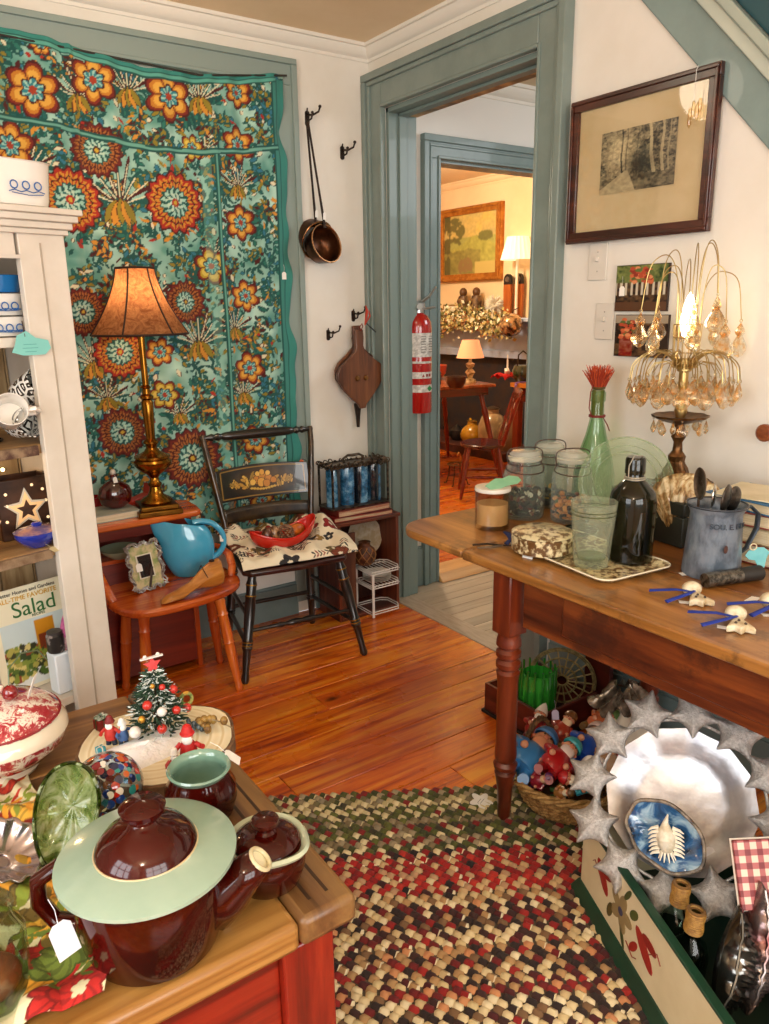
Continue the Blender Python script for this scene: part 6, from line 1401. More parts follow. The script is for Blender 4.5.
for a in (0, 90, 180, 270): b.tube([(.06*math.cos(R(a)), .06*math.sin(R(a)), .16), (.07*math.cos(R(a)), .07*math.sin(R(a)), .08), (.09*math.cos(R(a)), .09*math.sin(R(a)), .006), (.11*math.cos(R(a)), .11*math.sin(R(a)), .004)], .005, 6)
b.build('iron_legs', IRON, t); b = MB(); b.torus(.075, .006, 24, 6, T(z=.162)); [b.tube([(-.07, y, .162), (.07, y, .162)], .004, 6) for y in (-.04, 0, .04)]; b.build('grate', pm('#6a5030', .5, .6), t); MB().tube([(.07, 0, .16), (.07, 0, .22), (.03, 0, .25), (.0, 0, .23)], .006, 8).build('handle', pm('#b8884a', .4, .6), t)
q = Z(437, 460, .35); t = thing('apple_crate', 'brown wooden crate behind the left chair in the far room', 'crate', (2.36, 3.05, .05)); 
for k in range(4): MB().lim(-.2, .2, -.3, -.285, .02+.09*k, .10+.09*k).build('slat', wood('#4a2a14', '#8a5a2c', '#b5824a', 0, 1, .6), t)
for sx_ in (-1, 1): MB().lim(sx_*.2-.01, sx_*.2+.01, -.284, .284, .0, .4).build('end_panel', wood('#4a2a14', '#8a5a2c', '#b5824a', 1, 1, .6), t)
MB().lim(-.19, .19, -.284, .284, .0, .012).build('bottom', DKR, t); MB().lim(-.19, .19, .285, .3, .02, .38).build('back_slat', DKR, t)
# folded purple ribbon and tag on table edge
t = thing('purple_ribbon', 'purple ribbon with a white tag hanging over the corner of the far work table', 'ribbon', (2.415, 1.50, .802)); MB().tube([(.12, 0, .004), (.03, 0, .004), (-.004, 0, .0), (-.012, 0, -.05), (-.02, .01, -.14)], [.012, .014, .014, .014, .012], 8, flat=.3).build('strap', pm('#7a5aa0', .5), t)
price_tag(t, (-.03, 0, -.15), (R(90), 0, R(-60)), .03, .06)
# open inner door edge
t = struct(MB().lim(.36, .395, .12, .86, .05, .90).build('half_door', wood('#3a0f08', '#7a2412', '#a33c1e', 2, 1, .3, .3), bevel=.003))
# ================================================================ LONG TABLE ON THE RIGHT
TZ2 = .775; TX = -.775
TOPR = wood('#4a2a10', '#946029', '#c28a48', 1, .8, .3, .35, wear='#4a2c14')
def long_table():
    t = thing('farmhouse_table', 'long worn pine table with one rounded leaf and turned red-brown legs against the right wall', 'table', (-.41, -2.2, 0)); ox, oy = -.41, -2.2
    def L(a, b, c, d, e, f): return MB().lim(a-ox, b-ox, c-oy, d-oy, e, f)
    RW = wood('#2c0f06', '#5c260d', '#854218', 1, 1., .36, .3, wear='#2a100a'); RV = wood('#2c0d06', '#5e210d', '#803415', 2, 1., .32, .4)
    yl = -1.565; x1 = -.045
    # leaf with rounded corners
    pts = [(x1, yl), (TX, yl)]
    rc = .11; yE = -1.235
    pts += [(TX+rc-rc*math.cos(R(a)), yE-rc+rc*math.sin(R(a))) for a in range(0, 91, 10)]
    pts += [(x1-.06+.06*math.sin(R(a)), yE-.06+.06*math.cos(R(a))) for a in range(0, 91, 15)]
    MB().prism([(x-ox, y-oy) for x, y in pts], TZ2-.024, TZ2-.0005).build('table_leaf', TOPR, t, bevel=.006)
    L(TX, TX+.30, -3.25, yl-.003, TZ2-.026, TZ2).build('tabletop_board', TOPR, t, bevel=.005)
    L(TX+.302, x1, -3.25, yl-.003, TZ2-.026, TZ2).build('tabletop_board', wood('#3f220e', '#774820', '#a56c34', 1, .8, .3, .35), t, bevel=.004)
    L(TX+.045, TX+.068, -3.15, -1.76, .605, TZ2-.026).build('apron', RW, t, bevel=.003)
    L(-.11, -.09, -3.15, -1.76, .605, TZ2-.026).build('apron', RW, t, bevel=.003)
    L(TX+.10, -.11, -1.745, -1.72, .605, TZ2-.026).build('apron', wood('#38120a', '#6e2410', '#96401c', 0, 1., .32, .4), t, bevel=.003)
    dr = L(TX+.037, TX+.046, -2.95, -1.90, .632, TZ2-.034).build('drawer', RW, t, bevel=.004)
    for lx, ly in ((-.73, -1.713), (-.095, -1.713), (-.73, -3.17), (-.095, -3.17)):
        lg = MB().lim(lx-.033-ox, lx+.033-ox, ly-.033-oy, ly+.033-oy, .575, TZ2-.026).build('leg', RV, t, bevel=.004)
        pr = [(0, 0), (.017, 0), (.019, .01), (.021, .09), (.026, .13), (.030, .15), (.022, .158), (.032, .166), (.034, .178), (.026, .188), (.030, .196), (.031, .21), (.028, .25), (.0285, .43), (.031, .452), (.033, .46), (.026, .468), (.034, .478), (.034, .49), (.026, .499), (.034, .509), (.034, .521), (.026, .53), (.034, .54), (.033, .556), (.03, .565), (.031, .576), (0, .576)]
        MB().lathe(pr, 32, T(lx-ox, ly-oy, 0)).build('turned_leg', RV, lg)
long_table()
CLR = hz('#dfe6e0', .05)
def pt(px, py, z=TZ2): q = Z(px, py, z); return (float(q[0]), float(q[1]), z+.001)
def walls(outer, inner): return [(0, outer[0][1])]+outer+inner[::-1]+[(0, inner[0][1])]
# jars
def bail_jar(label, px, py, r, h, fill, loc=None):
    t = thing('glass_jar', label, 'jar', loc or pt(px, py), R(-30), 'wire-bail canning jars on the rounded leaf')
    o = [(r*.92, 0), (r, .01), (r, h*.62), (r*.93, h*.70), (r*.74, h*.78), (r*.72, h*.84)]; i = [(r*.88, .008), (r*.95, .014), (r*.95, h*.62), (r*.88, h*.69), (r*.70, h*.77), (r*.68, h*.84)]
    MB().lathe(walls(o, i), 40).build('body', CLR, t)
    l = MB().lathe([(0, h*.845), (r*.76, h*.845), (r*.8, h*.86), (r*.8, h*.9), (r*.72, h*.91), (r*.74, h*.94), (r*.6, h*.985), (0, h)], 40).build('lid', hz('#e2e2d4', .35), t)
    b = MB(); b.torus(r*.765, .0016, 36, 6, T(z=h*.80)); b.tube(curve([(r*.8, 0, h*.80), (r*.86, 0, h*.9), (r*.78, 0, h*.99), (r*.4, 0, h*1.03), (-r*.4, 0, h*1.03), (-r*.78, 0, h*.99), (-r*.86, 0, h*.9), (-r*.8, 0, h*.80)]), .0019, 6)
    b.tube(curve([(r*.8, 0, h*.80), (r*.9, -r*.1, h*.72), (r*.6, -r*.75, h*.70), (0, -r*.98, h*.69), (-r*.6, -r*.75, h*.70), (-r*.9, -r*.1, h*.72), (-r*.8, 0, h*.80)]), .0019, 6); b.build('wire_bail', pm('#5a4a44', .4, .8), t)
    rr = random.Random(int(px)); mb = {c: MB() for c in fill[1]}
    for k in range(fill[2]):
        a = rr.uniform(0, 6.28); q = r*.82*math.sqrt(rr.random()) if rr.random() < .25 else r*rr.uniform(.72, .83); z = .016+rr.random()*fill[3]*(1-.25*rr.random()); c = rr.choice(fill[1]); s = rr.uniform(*fill[4])
        if fill[0] == 'button': mb[c].lathe([(0, 0), (s, 0), (s, s*.35), (0, s*.4)], 10, T(q*math.cos(a), q*math.sin(a), z, rx=rr.uniform(0, 3), ry=rr.uniform(0, 3)))
        else: mb[c].sph((q*math.cos(a), q*math.sin(a), z), (s*rr.uniform(.7, 1.2), s*rr.uniform(.7, 1.2), s*rr.uniform(.5, .9)), 7, 5)
    core = MB().lathe([(0, .012), (r*.8, .012), (r*.8, fill[3]*.85), (0, fill[3]*.95)], 24).build('filling', pm(fill[1][0], .7, c2=fill[1][1], ns=60), t); core['kind'] = 'stuff'
    cm = MB()
    for c in fill[1]: cm.col(c); cm.v_off = len(cm.v); 
    allm = MB()
    for c, m in mb.items(): allm.col(c); allm.add(m.v, m.f)
    o_ = allm.build('filling', vcol(.4, coat=.4), t); o_['kind'] = 'stuff'
    return t
bail_jar('canning jar part filled with dark and white buttons, second from the left', 523, 516, .065, .212, ('button', ['#2a2a26', '#1e2420', '#3a4a3a', '#c9c4b4', '#8a7a5a', '#4a3a2a', '#6a2420'], 260, .075, (.006, .010)))
bail_jar('canning jar part filled with orange and dark potpourri, next to the green jug', 570, 520, .062, .216, ('chips', ['#b5702c', '#d99a5c', '#c98448', '#7a3a1c', '#2a2420', '#4a5a34'], 240, .062, (.007, .013)))
bail_jar('empty-looking canning jar at the back between the button jar and the potpourri jar', 548, 505, .060, .212, ('button', ['#23262a', '#33363a', '#c9a03c', '#3a3a40'], 120, .04, (.006, .011)))
t = thing('candle_jar', 'short straight glass holding sand-coloured wax, with a pale green paper cloud on top', 'jar', pt(492, 527))
r, h = .052, .112
MB().lathe(walls([(r, 0), (r, h)], [(r*.93, .012), (r*.95, h)]), 40).build('glass', tglass('#f3ece0'), t); MB().lathe([(0, .013), (r*.90, .013), (r*.90, .075), (0, .075)], 36).build('wax', pm('#dcc09a', .6, c2='#e6cda4', ns=12, sss=.1), t)
MB().lathe([(0, h+.001), (r*1.02, h+.001), (r*1.04, h+.004), (r*1.02, h+.012), (0, h+.014)], 36).build('lid', pm('#e2ddd0', .4), t)
MB().prism([(-.045, -.02), (-.02, -.026), (.02, -.024), (.05, -.03), (.075, -.02), (.08, 0), (.06, .018), (.03, .014), (.01, .024), (-.02, .016), (-.048, .006)], 0, .0015, T(.012, -.01, h+.022, rx=R(18), ry=R(-6))).build('paper_cloud', pm('#8fc7a0', .7, c2='#82bd94', ns=20), t)
# green demijohn with red brush
_j = X(598, 398, -.15); JG = (-.15, float(_j[1]), TZ2+.001)
t = thing('green_demijohn', 'tall pale green glass jug with a leaning red wire round its neck', 'bottle', JG)
GG = tglass('#e6f5e4', .9, .03, '#b4d8b8'); z = .30
MB().lathe([(0, 0), (.056, 0), (.064, .01), (.067, .05), (.064, .12), (.052, .18), (.033, .24), (.022, .29), (.020, .345), (.024, .35), (.024, .375), (.020, .38), (.017, .372), (.017, .29), (.028, .24), (.047, .178), (.059, .118), (.062, .05), (.059, .014), (0, .01)], 40).build('body', GG, t)
b = MB(); b.torus(.0245, .002, 24, 6, T(z=.30)); b.torus(.0245, .002, 24, 6, T(z=.304)); b.tube([(-.024, 0, .30), (-.045, -.005, .33), (-.042, -.005, .38), (-.024, 0, .40)], .0018, 6); b.tube([(.024, 0, .30), (.04, -.01, .27), (.05, -.012, .25)], .0018, 6); b.build('red_wire', pm('#7a1a18', .5), t)
MB().lathe([(0, .30), (.018, .30), (.0195, .37), (.019, .384), (0, .386)], 20).build('olive_stopper', pm('#6b6a24', .4, coat=.4), t)
br = thing('whisk_brush', 'bushy orange-red bristle brush standing in the neck of the green jug', 'brush', (JG[0], JG[1], TZ2+.388)); b = MB(); r2 = random.Random(3)
for k in range(260):
    a = r2.uniform(0, 6.28); q = r2.uniform(0, .018); o = r2.uniform(.0, .035); L_ = r2.uniform(.045, .075)
    b.col(r2.choice(['#c2441c', '#a8341a', '#d9602c', '#b33c1e', '#8c2a16'])); b.tube([(q*math.cos(a), q*math.sin(a), 0), ((q+o*.6)*math.cos(a), (q+o*.6)*math.sin(a), L_*.6), ((q+o*1.1)*math.cos(a+.2), (q+o*1.1)*math.sin(a+.2), L_)], [.0013, .0012, .0008], 4)
bb = b.build('bristles', vcol(.7), br); bb['kind'] = 'stuff'; MB().lathe([(0, 0), (.021, 0), (.022, .006), (0, .008)], 18).build('ferrule', pm('#5a4a20', .4), br)
# green glass plate standing up
PN = (CAM-np.array([-.3, -1.70, .94])); pa = math.atan2(PN[1], PN[0])
t = thing('glass_plate', 'round pale green ribbed glass plate standing upright behind the dark bottle', 'plate', (-.315, -1.735, TZ2+.155), 0, None, (R(-80), 0, pa+R(90)-R(0)))
t.rotation_euler = (R(80), 0, pa+R(90)); t.scale = (.77, .77, .77)
MB().lathe([(0, .004), (.098, .004), (.105, .01), (.118, .016), (.160, .028), (.165, .028), (.164, .024), (.12, .010), (.106, 0), (0, -.001)], 72, wob=lambda a, z: 1+.006*math.cos(a*36)).build('plate', hz('#bccda2', .16), t)
b = MB(); b.torus(.165, .0028, 72, 6, T(z=.0275)); b.torus(.112, .0022, 60, 6, T(z=.014)); b.torus(.135, .0016, 60, 6, T(z=.021)); b.build('moulded_rings', hz('#a9bd90', .3), t)
b = MB(); b.tube([(-.07, -.10, -.012), (-.05, -.17, -.03), (-.05, -.165, .03), (-.05, -.14, .045)], .003, 6); b.tube([(.07, -.10, -.012), (.05, -.17, -.03), (.05, -.165, .03), (.05, -.14, .045)], .003, 6); b.tube([(-.05, -.165, -.02), (.05, -.165, -.02)], .003, 6); b.build('wire_stand', IRON, t)
# speckled tray with loaf-like dish, tumbler, bottle
SPK = pm('#d9c99a', .35, c2='#6a4a24', ns=75, lo=.46, hi=.56, coat=.4)
trc = np.array([-.545, -1.845]); tang = math.atan2(-2.018+1.624, -.444+.661-.0)*0+R(-52)
c0, c1, c2_, c3 = [np.array(Z(*p_, TZ2)[:2]) for p_ in ((507, 549), (608, 590), (683, 570), (632, 540))]
t = thing('serving_tray', 'long speckled enamel tray with rounded corners near the front edge of the table', 'tray', (*((c1+np.array([-.66, -1.63])+c2_+np.array([-.43, -1.60]))/4), TZ2+.001), 0)
tc_ = np.array(t.location[:2]); dl_ = math.atan2(*(c1-np.array([-.66, -1.63]))[::-1]); t.rotation_euler = (0, 0, dl_); LT, WT = np.linalg.norm(c1-np.array([-.66, -1.63])), .235
def trf(k, z): return [(x, y, z) for x, y in rrect(LT*k if 0 else LT-.03+(k-1)*.03, WT-.03+(k-1)*.03, .035, 6)]
b = MB(); rings_ = [(0.2, 0), (1.3, .002), (2.0, .012), (2.2, .014), (1.9, .013), (1.1, .005), (0, .004)]
n_ = len(trf(1, 0)); vs = []; 
for k, z in rings_: vs += trf(k, z)
fs = [tuple(range(n_))[::-1]]+[(i*n_+j, i*n_+(j+1) % n_, (i+1)*n_+(j+1) % n_, (i+1)*n_+j) for i in range(len(rings_)-1) for j in range(n_)]+[tuple((len(rings_)-1)*n_+j for j in range(n_))]
b.add(vs, fs).build('tray', SPK, t, ang=50)
b = MB(); b.tube(trf(2.15, .014), .0022, 6, True); b.build('enamel_rim', pm('#e9dfc2', .2, coat=.8), t)
price_tag(t, (-LT*.22, -WT/2-.005, .012), (R(50), 0, R(20)), .03, .035)
q = pt(552, 560); t = thing('spongeware_dish', 'round brown-speckled covered dish at the left end of the tray', 'dish', (q[0]+.02, q[1]+.055, TZ2+.007))
MB().lathe([(0, 0), (.068, 0), (.082, .008), (.083, .045), (.078, .05), (0, .05)], 40).build('dish', pm('#d6c79c', .3, c2='#5f3f1c', ns=60, lo=.44, hi=.54, coat=.5), t); MB().lathe([(.082, .050), (.083, .054), (.07, .060), (0, .064)], 40).build('lid', pm('#dccfa4', .3, c2='#6a4a22', ns=50, lo=.46, hi=.58, coat=.5), t)
q = pt(600, 572); t = thing('glass_tumbler', 'large clear glass tumbler standing on the tray in front of the dark bottle', 'glass', (q[0]+.012, q[1]+.04, TZ2+.007))
r, h = .042, .165; MB().lathe(walls([(r, 0), (r*1.02, .004), (r*1.3, h*.8), (r*1.36, h)], [(r*.8, .02), (r*1.23, h*.8), (r*1.3, h)]), 44).build('glass', hz('#d9ddc4', .09), t)
b = MB(); b.torus(r*1.31, .0015, 44, 6, T(z=h*.82)); b.torus(r*1.34, .0012, 44, 6, T(z=h*.88)); b.build('rim_lines', tglass('#c9ceb0'), t)
MB().lathe([(0, .018), (r*.82, .018), (r*.86, .026), (0, .022)], 24).build('thick_base', tglass('#c4cc9c'), t)
q = pt(637, 566); t = thing('dark_bottle', 'dark olive glass bottle with a wire bail at the right of the tray', 'bottle', (q[0]+.012, q[1]+.035, TZ2+.007))
BD = NT('olive_bottle'); BD.bsdf(color=BD.ramp(BD.noise(BD.coord((1, 1, .3)), 30, 4), [(.4, '#070602'), (.7, '#1c1b08')]), rough=.08, coat=.25, spec=.35)
MB().lathe([(0, 0), (.052, 0), (.057, .006), (.058, .16), (.054, .18), (.035, .2), (.024, .21), (.022, .225), (.025, .227), (.025, .262), (.022, .268), (0, .268)], 44).build('body', BD.m, t)
b = MB(); b.torus(.0245, .0022, 24, 6, T(z=.218)); b.torus(.0245, .0022, 24, 6, T(z=.213)); b.tube([(-.025, 0, .218), (-.03, -.004, .25), (-.02, -.01, .275), (.012, -.01, .27)], .0016, 6); b.build('neck_wire', pm('#b9b2a0', .4, .6), t)
t = thing('corked_bottle', 'small clear round bottle with a cork between the plate and the tumbler', 'bottle', pt(613, 536)); 
MB().lathe([(0, 0), (.022, 0), (.026, .01), (.026, .07), (.012, .09), (.011, .105), (0, .105)], 24).build('glass', tglass('#e6efe6'), t); MB().lathe([(0, .1), (.011, .1), (.013, .118), (0, .119)], 14).build('cork', pm('#c9b48a', .8), t); MB().torus(.02, .0018, 20, 6, T(0, -.002, .075, rx=R(90))).build('wire_ring', STEEL, t)
t = thing('green_glass_dish', 'small dark green glass dish on the table between the jars and the tray', 'dish', pt(556, 523)); t.location = pt(580, 536); MB().lathe([(0, 0), (.025, 0), (.045, .015), (.048, .02), (.042, .018), (.022, .005), (0, .005)], 28).build('dish', tglass('#4f9a6a', .9, .03, '#1f5a3a'), t); MB().torus(.047, .0018, 32, 6, T(z=.02)).build('rim', tglass('#2f7a4a'), t)
# cutters with navy handles at left
q = pt(500, 548); t = thing('snips', 'iron snips with a navy blue tie lying by the candle glass', 'snips', (q[0]-.005, q[1], TZ2+.004), R(-35)); b = MB()
b.tube([(-.07, .012, .003), (-.03, .018, .004), (0, .004, .004), (.035, 0, .003)], [.004, .005, .005, .003], 8, flat=.6); b.build('upper_handle', IRON, t); MB().tube([(-.06, -.016, .003), (-.02, -.014, .004), (.0, -.002, .004), (.03, .01, .003)], [.004, .005, .005, .003], 8, flat=.6).build('lower_handle', pm('#7a6a5a', .35, .7), t)
MB().tube([(.02, 0, .008), (.035, .01, .02), (.03, .03, .028), (.02, .045, .03)], [.009, .008, .007, .003], 8, flat=.4).build('navy_tie', pm('#1a2450', .6), t)
# dark green box and the crystal lamp on it
BXH = .125
t = thing('cash_box', 'low dark green-black box under the crystal lamp', 'box', (-.165, -1.80, TZ2+.001), R(-6)); MB().lim(-.12, .10, -.13, .13, 0, .085).build('box_body', pm('#20241f', .5, c2='#2a2e26', ns=10), t, bevel=.003); MB().lim(-.124, .104, -.134, .134, .087, BXH).build('box_lid', pm('#252a24', .5, c2='#1c201b', ns=10), t, bevel=.004)
def crystal_lamp():
    z0 = TZ2+BXH+.002; t = thing('crystal_lamp', 'ornate gilt lamp with two tiers of hanging crystal drops, lit bulb on top', 'lamp', (-.165, -1.79, z0), R(20)); G = pm('#7a5430', .35, .8, c2='#4a3018', ns=30); WG = pm('#b59a62', .3, .9)
    MB().lathe([(0, 0), (.055, 0), (.062, .01), (.05, .02), (.052, .03), (.035, .045), (.03, .06), (.02, .08), (.024, .095), (.014, .11), (.012, .135), (.02, .15), (.016, .165), (.012, .19), (0, .19)], 36, wob=lambda a, z: 1+(.10 if z < .09 else .03)*math.cos(8*a+z*60)).build('foot', G, t)
    MB().lathe([(.012, .185), (.03, .19), (.055, .197), (.074, .206), (.076, .212), (.06, .209), (.03, .205), (0, .205)], 48, wob=lambda a, z: 1+.04*math.cos(10*a)).build('drip_pan', G, t)
    MB().lathe([(0, .2), (.011, .2), (.018, .225), (.012, .25), (.013, .33), (.02, .335), (.02, .365), (.013, .37), (0, .37)], 20).build('stem', WG, t)
    b = MB(); [b.tube([(.032*math.cos(2*PI*k/14), .032*math.sin(2*PI*k/14), .345), (.037*math.cos(2*PI*k/14), .037*math.sin(2*PI*k/14), .46)], .0013, 5) for k in range(14)]
    for z in (.345, .385, .425, .46): b.torus(.034+.003*(z-.345)/.115, .0014, 28, 5, T(z=z))
    b.build('gallery_cage', WG, t)
    MB().lathe([(0, .37), (.012, .37), (.012, .42), (0, .42)], 14).build('candle_sleeve', pm('#e8dcc0', .5), t)
    MB().lathe([(0, .42), (.014, .43), (.022, .465), (.018, .50), (.007, .535), (0, .545)], 20).build('bulb', pm('#fff0cf', .3, es=9), t)
    CT = NT('cut_crystal'); cc = CT.ramp(CT.noise(CT.coord(), 55, 2), [(.3, '#eaf3fa'), (.5, '#fffcf4'), (.62, '#f4d09a'), (.75, '#fbfbf6')])
    lw = CT.n('ShaderNodeMath', {0: CT.n('ShaderNodeLayerWeight', {'Blend': .5}).outputs['Facing'], 1: 2.}, operation='POWER'); g1 = CT.n('ShaderNodeBsdfGlossy', {'Color': cc, 'Roughness': .04}); g2 = CT.n('ShaderNodeBsdfTransparent', {'Color': cc}); g3 = CT.n('ShaderNodeBsdfGlass', {'Color': cc, 'Roughness': .02, 'IOR': 1.5})
    CT.link(CT.n('ShaderNodeMixShader', {0: CT.n('ShaderNodeMath', {0: lw.outputs[0], 1: .8, 2: .1}, operation='MULTIPLY_ADD', use_clamp=True).outputs[0], 1: CT.n('ShaderNodeMixShader', {0: .3, 1: g2.outputs[0], 2: g3.outputs[0]}).outputs[0], 2: g1.outputs[0]}).outputs[0], CT.out.inputs[0])
    def drop_mesh(s):
        pr = [(0, 0), (.55, .25), (.95, .75), (1., 1.1), (.75, 1.6), (.35, 2.2), (.12, 2.6), (0, 2.65)]
        b = MB(); b.lathe([(r*s, -(2.65-z)*s) for r, z in pr], 8, sy=.55); b.sph((0, 0, .35*s), .28*s, 6, 4); return b
    base = drop_mesh(.024).build('crystal_drop', CT.m, t, ang=5); base.location = (.07, 0, .2)
    sm = drop_mesh(.0145).build('crystal_drop', CT.m, t, ang=5); sm.location = (-.066, 0, .202)
    def cp(o, p, rz, s=1): c = o.copy(); COL.objects.link(c); c.location = p; c.rotation_euler = (0, 0, rz); c.scale = (s, s, s); return c
    for k in range(8):
        a = 2*PI*k/8+.35; cp(sm, (.070*math.cos(a), .070*math.sin(a), .197), a+PI/2, 1.0)
    # lower fountain of arched wires
    w = MB(); n = 26
    for k in range(n):
        a = 2*PI*k/n; R_ = .128+.018*(k % 2); ca, sa = math.cos(a), math.sin(a); zt = .372
        P = [(.02, .345), (.045, .375), (.08, .388), (.11, .378), (R_*.95, .35), (R_, .31)]; w.tube(curve([(r*ca, r*sa, z) for r, z in P], 4), .0016, 5)
        cp(base if k % 2 == 0 else sm, (R_*ca, R_*sa, .302), a+PI/2, 1.0 if k % 2 == 0 else 1.25); w.torus(.004, .0009, 10, 4, T(R_*ca, R_*sa, .306, rx=R(90), rz=a))
        if k % 2: R2 = .10; w.tube([(r*ca, r*sa, z) for r, z in ((.02, .34), (.05, .36), (.08, .355), (R2, .325))], .0014, 5); cp(base, (R2*ca, R2*sa, .316), a+PI/2, .85)
    w.build('lower_wire_arches', WG, t)
    # upper fountain
    w = MB()
    for k, (ad, R_, H_, zl) in enumerate(((200, .10, .135, .50), (160, .12, .10, .46), (235, .075, .14, .51), (-20, .10, .14, .50), (20, .16, .115, .475), (-55, .12, .09, .44), (60, .09, .13, .48), (110, .10, .12, .47), (-90, .07, .10, .44), (140, .08, .09, .45))):
        a = R(ad); ca, sa = math.cos(a), math.sin(a); zz = .46; R_ *= .95; H_ *= 1.5
        P = [(.03, zz), (.035, zz+H_*.6), (.03+R_*.25, zz+H_*.95), (.03+R_*.55, zz+H_), (.03+R_*.85, zz+H_*.8), (.03+R_, zl+.03)]
        w.tube(curve([(r*ca, r*sa, z) for r, z in P], 5), .0014, 6); w.torus(.004, .0009, 10, 4, T(P[-1][0]*ca, P[-1][0]*sa, zl+.027, rx=R(90), rz=a))
        cp(sm, (P[-1][0]*ca, P[-1][0]*sa, zl+.022), a, 1.0); cp(base, (P[-1][0]*ca, P[-1][0]*sa, zl+.0), a+.5, 1.15)
        if k in (0, 3): cp(base, (P[-1][0]*ca, P[-1][0]*sa, zl-.038), a+.9, 1.05)
    w.build('upper_wire_arches', WG, t)
    cord = MB().tube([(-.0, .02, .02), (.06, .1, .004), (.1, .12, .003)], .0025, 6).build('lamp_cord', pm('#3a2c1e', .5), t)
    point('crystal_lamp_light', (-.165, -1.79, z0+.49), 11., (1, .74, .40), .02)
crystal_lamp()
# enamel pitcher
def enamel():
    q = pt(722, 580); t = thing('enamel_pitcher', 'blue-grey mottled metal pitcher with embossed lettering, holding old spoons', 'pitcher', (q[0]+.022, q[1]+.045, TZ2+.001), R(-25), s=.9); m = pm('#5f6b78', .35, .35, c2='#8a97a4', ns=26, bump=.5, bs=60, stretch=(1, 1, .5), coat=.2)
    MB().lathe([(0, 0), (.074, 0), (.076, .004), (.066, .17), (.070, .182), (.078, .192), (.079, .196), (.075, .195), (.066, .184), (.062, .17), (.070, .01), (0, .008)], 48).build('body', m, t)
    MB().torus(.0765, .003, 48, 6, T(z=.194)).build('rolled_rim', pm('#3a4048', .4, .5), t)
    MB().tube([(.066, .0, .178), (.10, .0, .182), (.125, .0, .16), (.125, .0, .12), (.10, .0, .065), (.073, 0, .045)], [.008, .009, .010, .010, .009, .007], 10, flat=.5).build('handle', pm('#3f4852', .4, .4), t)
    MB().sph((0, 0, 0), (.006, .002, .011), 8, 6, T(-.012, -.0745, .09)).build('rust_spot', pm('#4a2a22', .8), t)
    tx = text_part('SOU. E. LIEN', .020, pm('#3e4a56', .35, .4), t, T(0, 0, 0), 'embossed_lettering', .001)
    for v in tx.data.vertices:  # wrap the letters round the pitcher wall
        x, y, z = v.co; a = x/.071; r = .0705+z; v.co = (r*math.sin(a), -r*math.cos(a), .148+y)
enamel(); q = pt(722, 580); EC = (q[0]+.022, q[1]+.045)
def spoon(label, dx, dy, lean, az, L_=.2, bowl=.026, mat=None, top=True):
    t = thing('spoon', label, 'spoon', (EC[0]+dx, EC[1]+dy, TZ2+.012), 0, 'old spoons standing in the metal pitcher', (lean, 0, az)); m = mat or pm('#6a625a', .3, .9, c2='#3a342e', ns=30)
    MB().tube([(0, 0, 0), (0, 0, L_*.6), (0, 0, L_-.02)], [.004, .003, .0035], 8, flat=.5).build('handle', m, t)
    MB().grid(lambda u, v: (bowl*math.sin(v*PI/2)*math.cos(2*PI*u), -.008*math.cos(v*PI/2), L_+bowl*.6+bowl*1.3*math.sin(v*PI/2)*math.sin(2*PI*u)), 24, 6, cu=True).build('bowl', m, t, solid=.0012)
spoon('dark round spoon at the left in the metal pitcher', -.02, -.01, R(6), R(10), .172); spoon('dark round spoon at the right in the metal pitcher', .022, -.012, R(5), R(-10), .166, .024)
spoon('tall curved tin scoop standing at the back left of the pitcher', -.045, .015, R(-2), R(60), .2, .03, pm('#8a7a6a', .3, .8, c2='#4a3a2c', ns=20))
spoon('pale silver spoon between the tall scoop and the dark spoons', -.028, .005, R(2), R(30), .176, .022, pm('#cfcac0', .2, 1))
# shell
def big_shell():
    q = pt(687, 548); t = thing('clam_shell', 'large cream and brown ribbed shell leaning upright left of the metal pitcher', 'shell', (q[0]+.0, q[1]+.02, TZ2+.004), 0, None, (R(-14), 0, R(-62)), s=1.12)
    tt = NT('shell_stripe'); c = tt.ramp(tt.noise(tt.coord((1, 1, .6)), 34, 5, .6, 1.5), [(.35, '#4a3320'), (.48, '#a88450'), (.58, '#d9c9a0'), (.75, '#f0e8d4')]); tt.bsdf(color=c, rough=.3, coat=.4)
    def fn(u, v):
        a = PI*u; r = (.03+.075*v)*(1+.03*math.cos(22*a)); return (-.085*math.cos(a)*(.25+.75*v), -.035*math.sin(PI*v*.9)*math.sin(a)-.01*math.cos(22*a)*v*.3, .175*(v**.8)*(.62+.38*math.sin(a)))
    MB().grid(fn, 70, 16).build('shell', tt.m, t, solid=.003)
    MB().tube([(-.02, 0, 0), (0, -.004, .004), (.02, 0, 0)], .007, 8).build('hinge', pm('#8a6a44', .5), t)
big_shell()
# rasp / roller
q = Z(731, 584, TZ2+.016); a_, b_ = Z(704, 588, TZ2), Z(770, 578, TZ2); t = thing('metal_grater', 'pitted metal cylinder lying in front of the pitcher with its dark handle end', 'grater', (a_[0], a_[1], TZ2+.0185), math.atan2(b_[1]-a_[1], b_[0]-a_[0])); 
MB().lathe([(0, 0), (.017, 0), (.0175, .003), (.0175, .10), (.015, .1), (0, .1)], 24, T(ry=R(90))).build('cylinder', pm('#7a7468', .4, .8, c2='#3a3630', ns=80, bump=.6, bs=150), t); MB().lathe([(0, .1), (.016, .1), (.018, .115), (.018, .16), (0, .163)], 20, T(ry=R(90))).build('dark_end', pm('#26221e', .5), t)
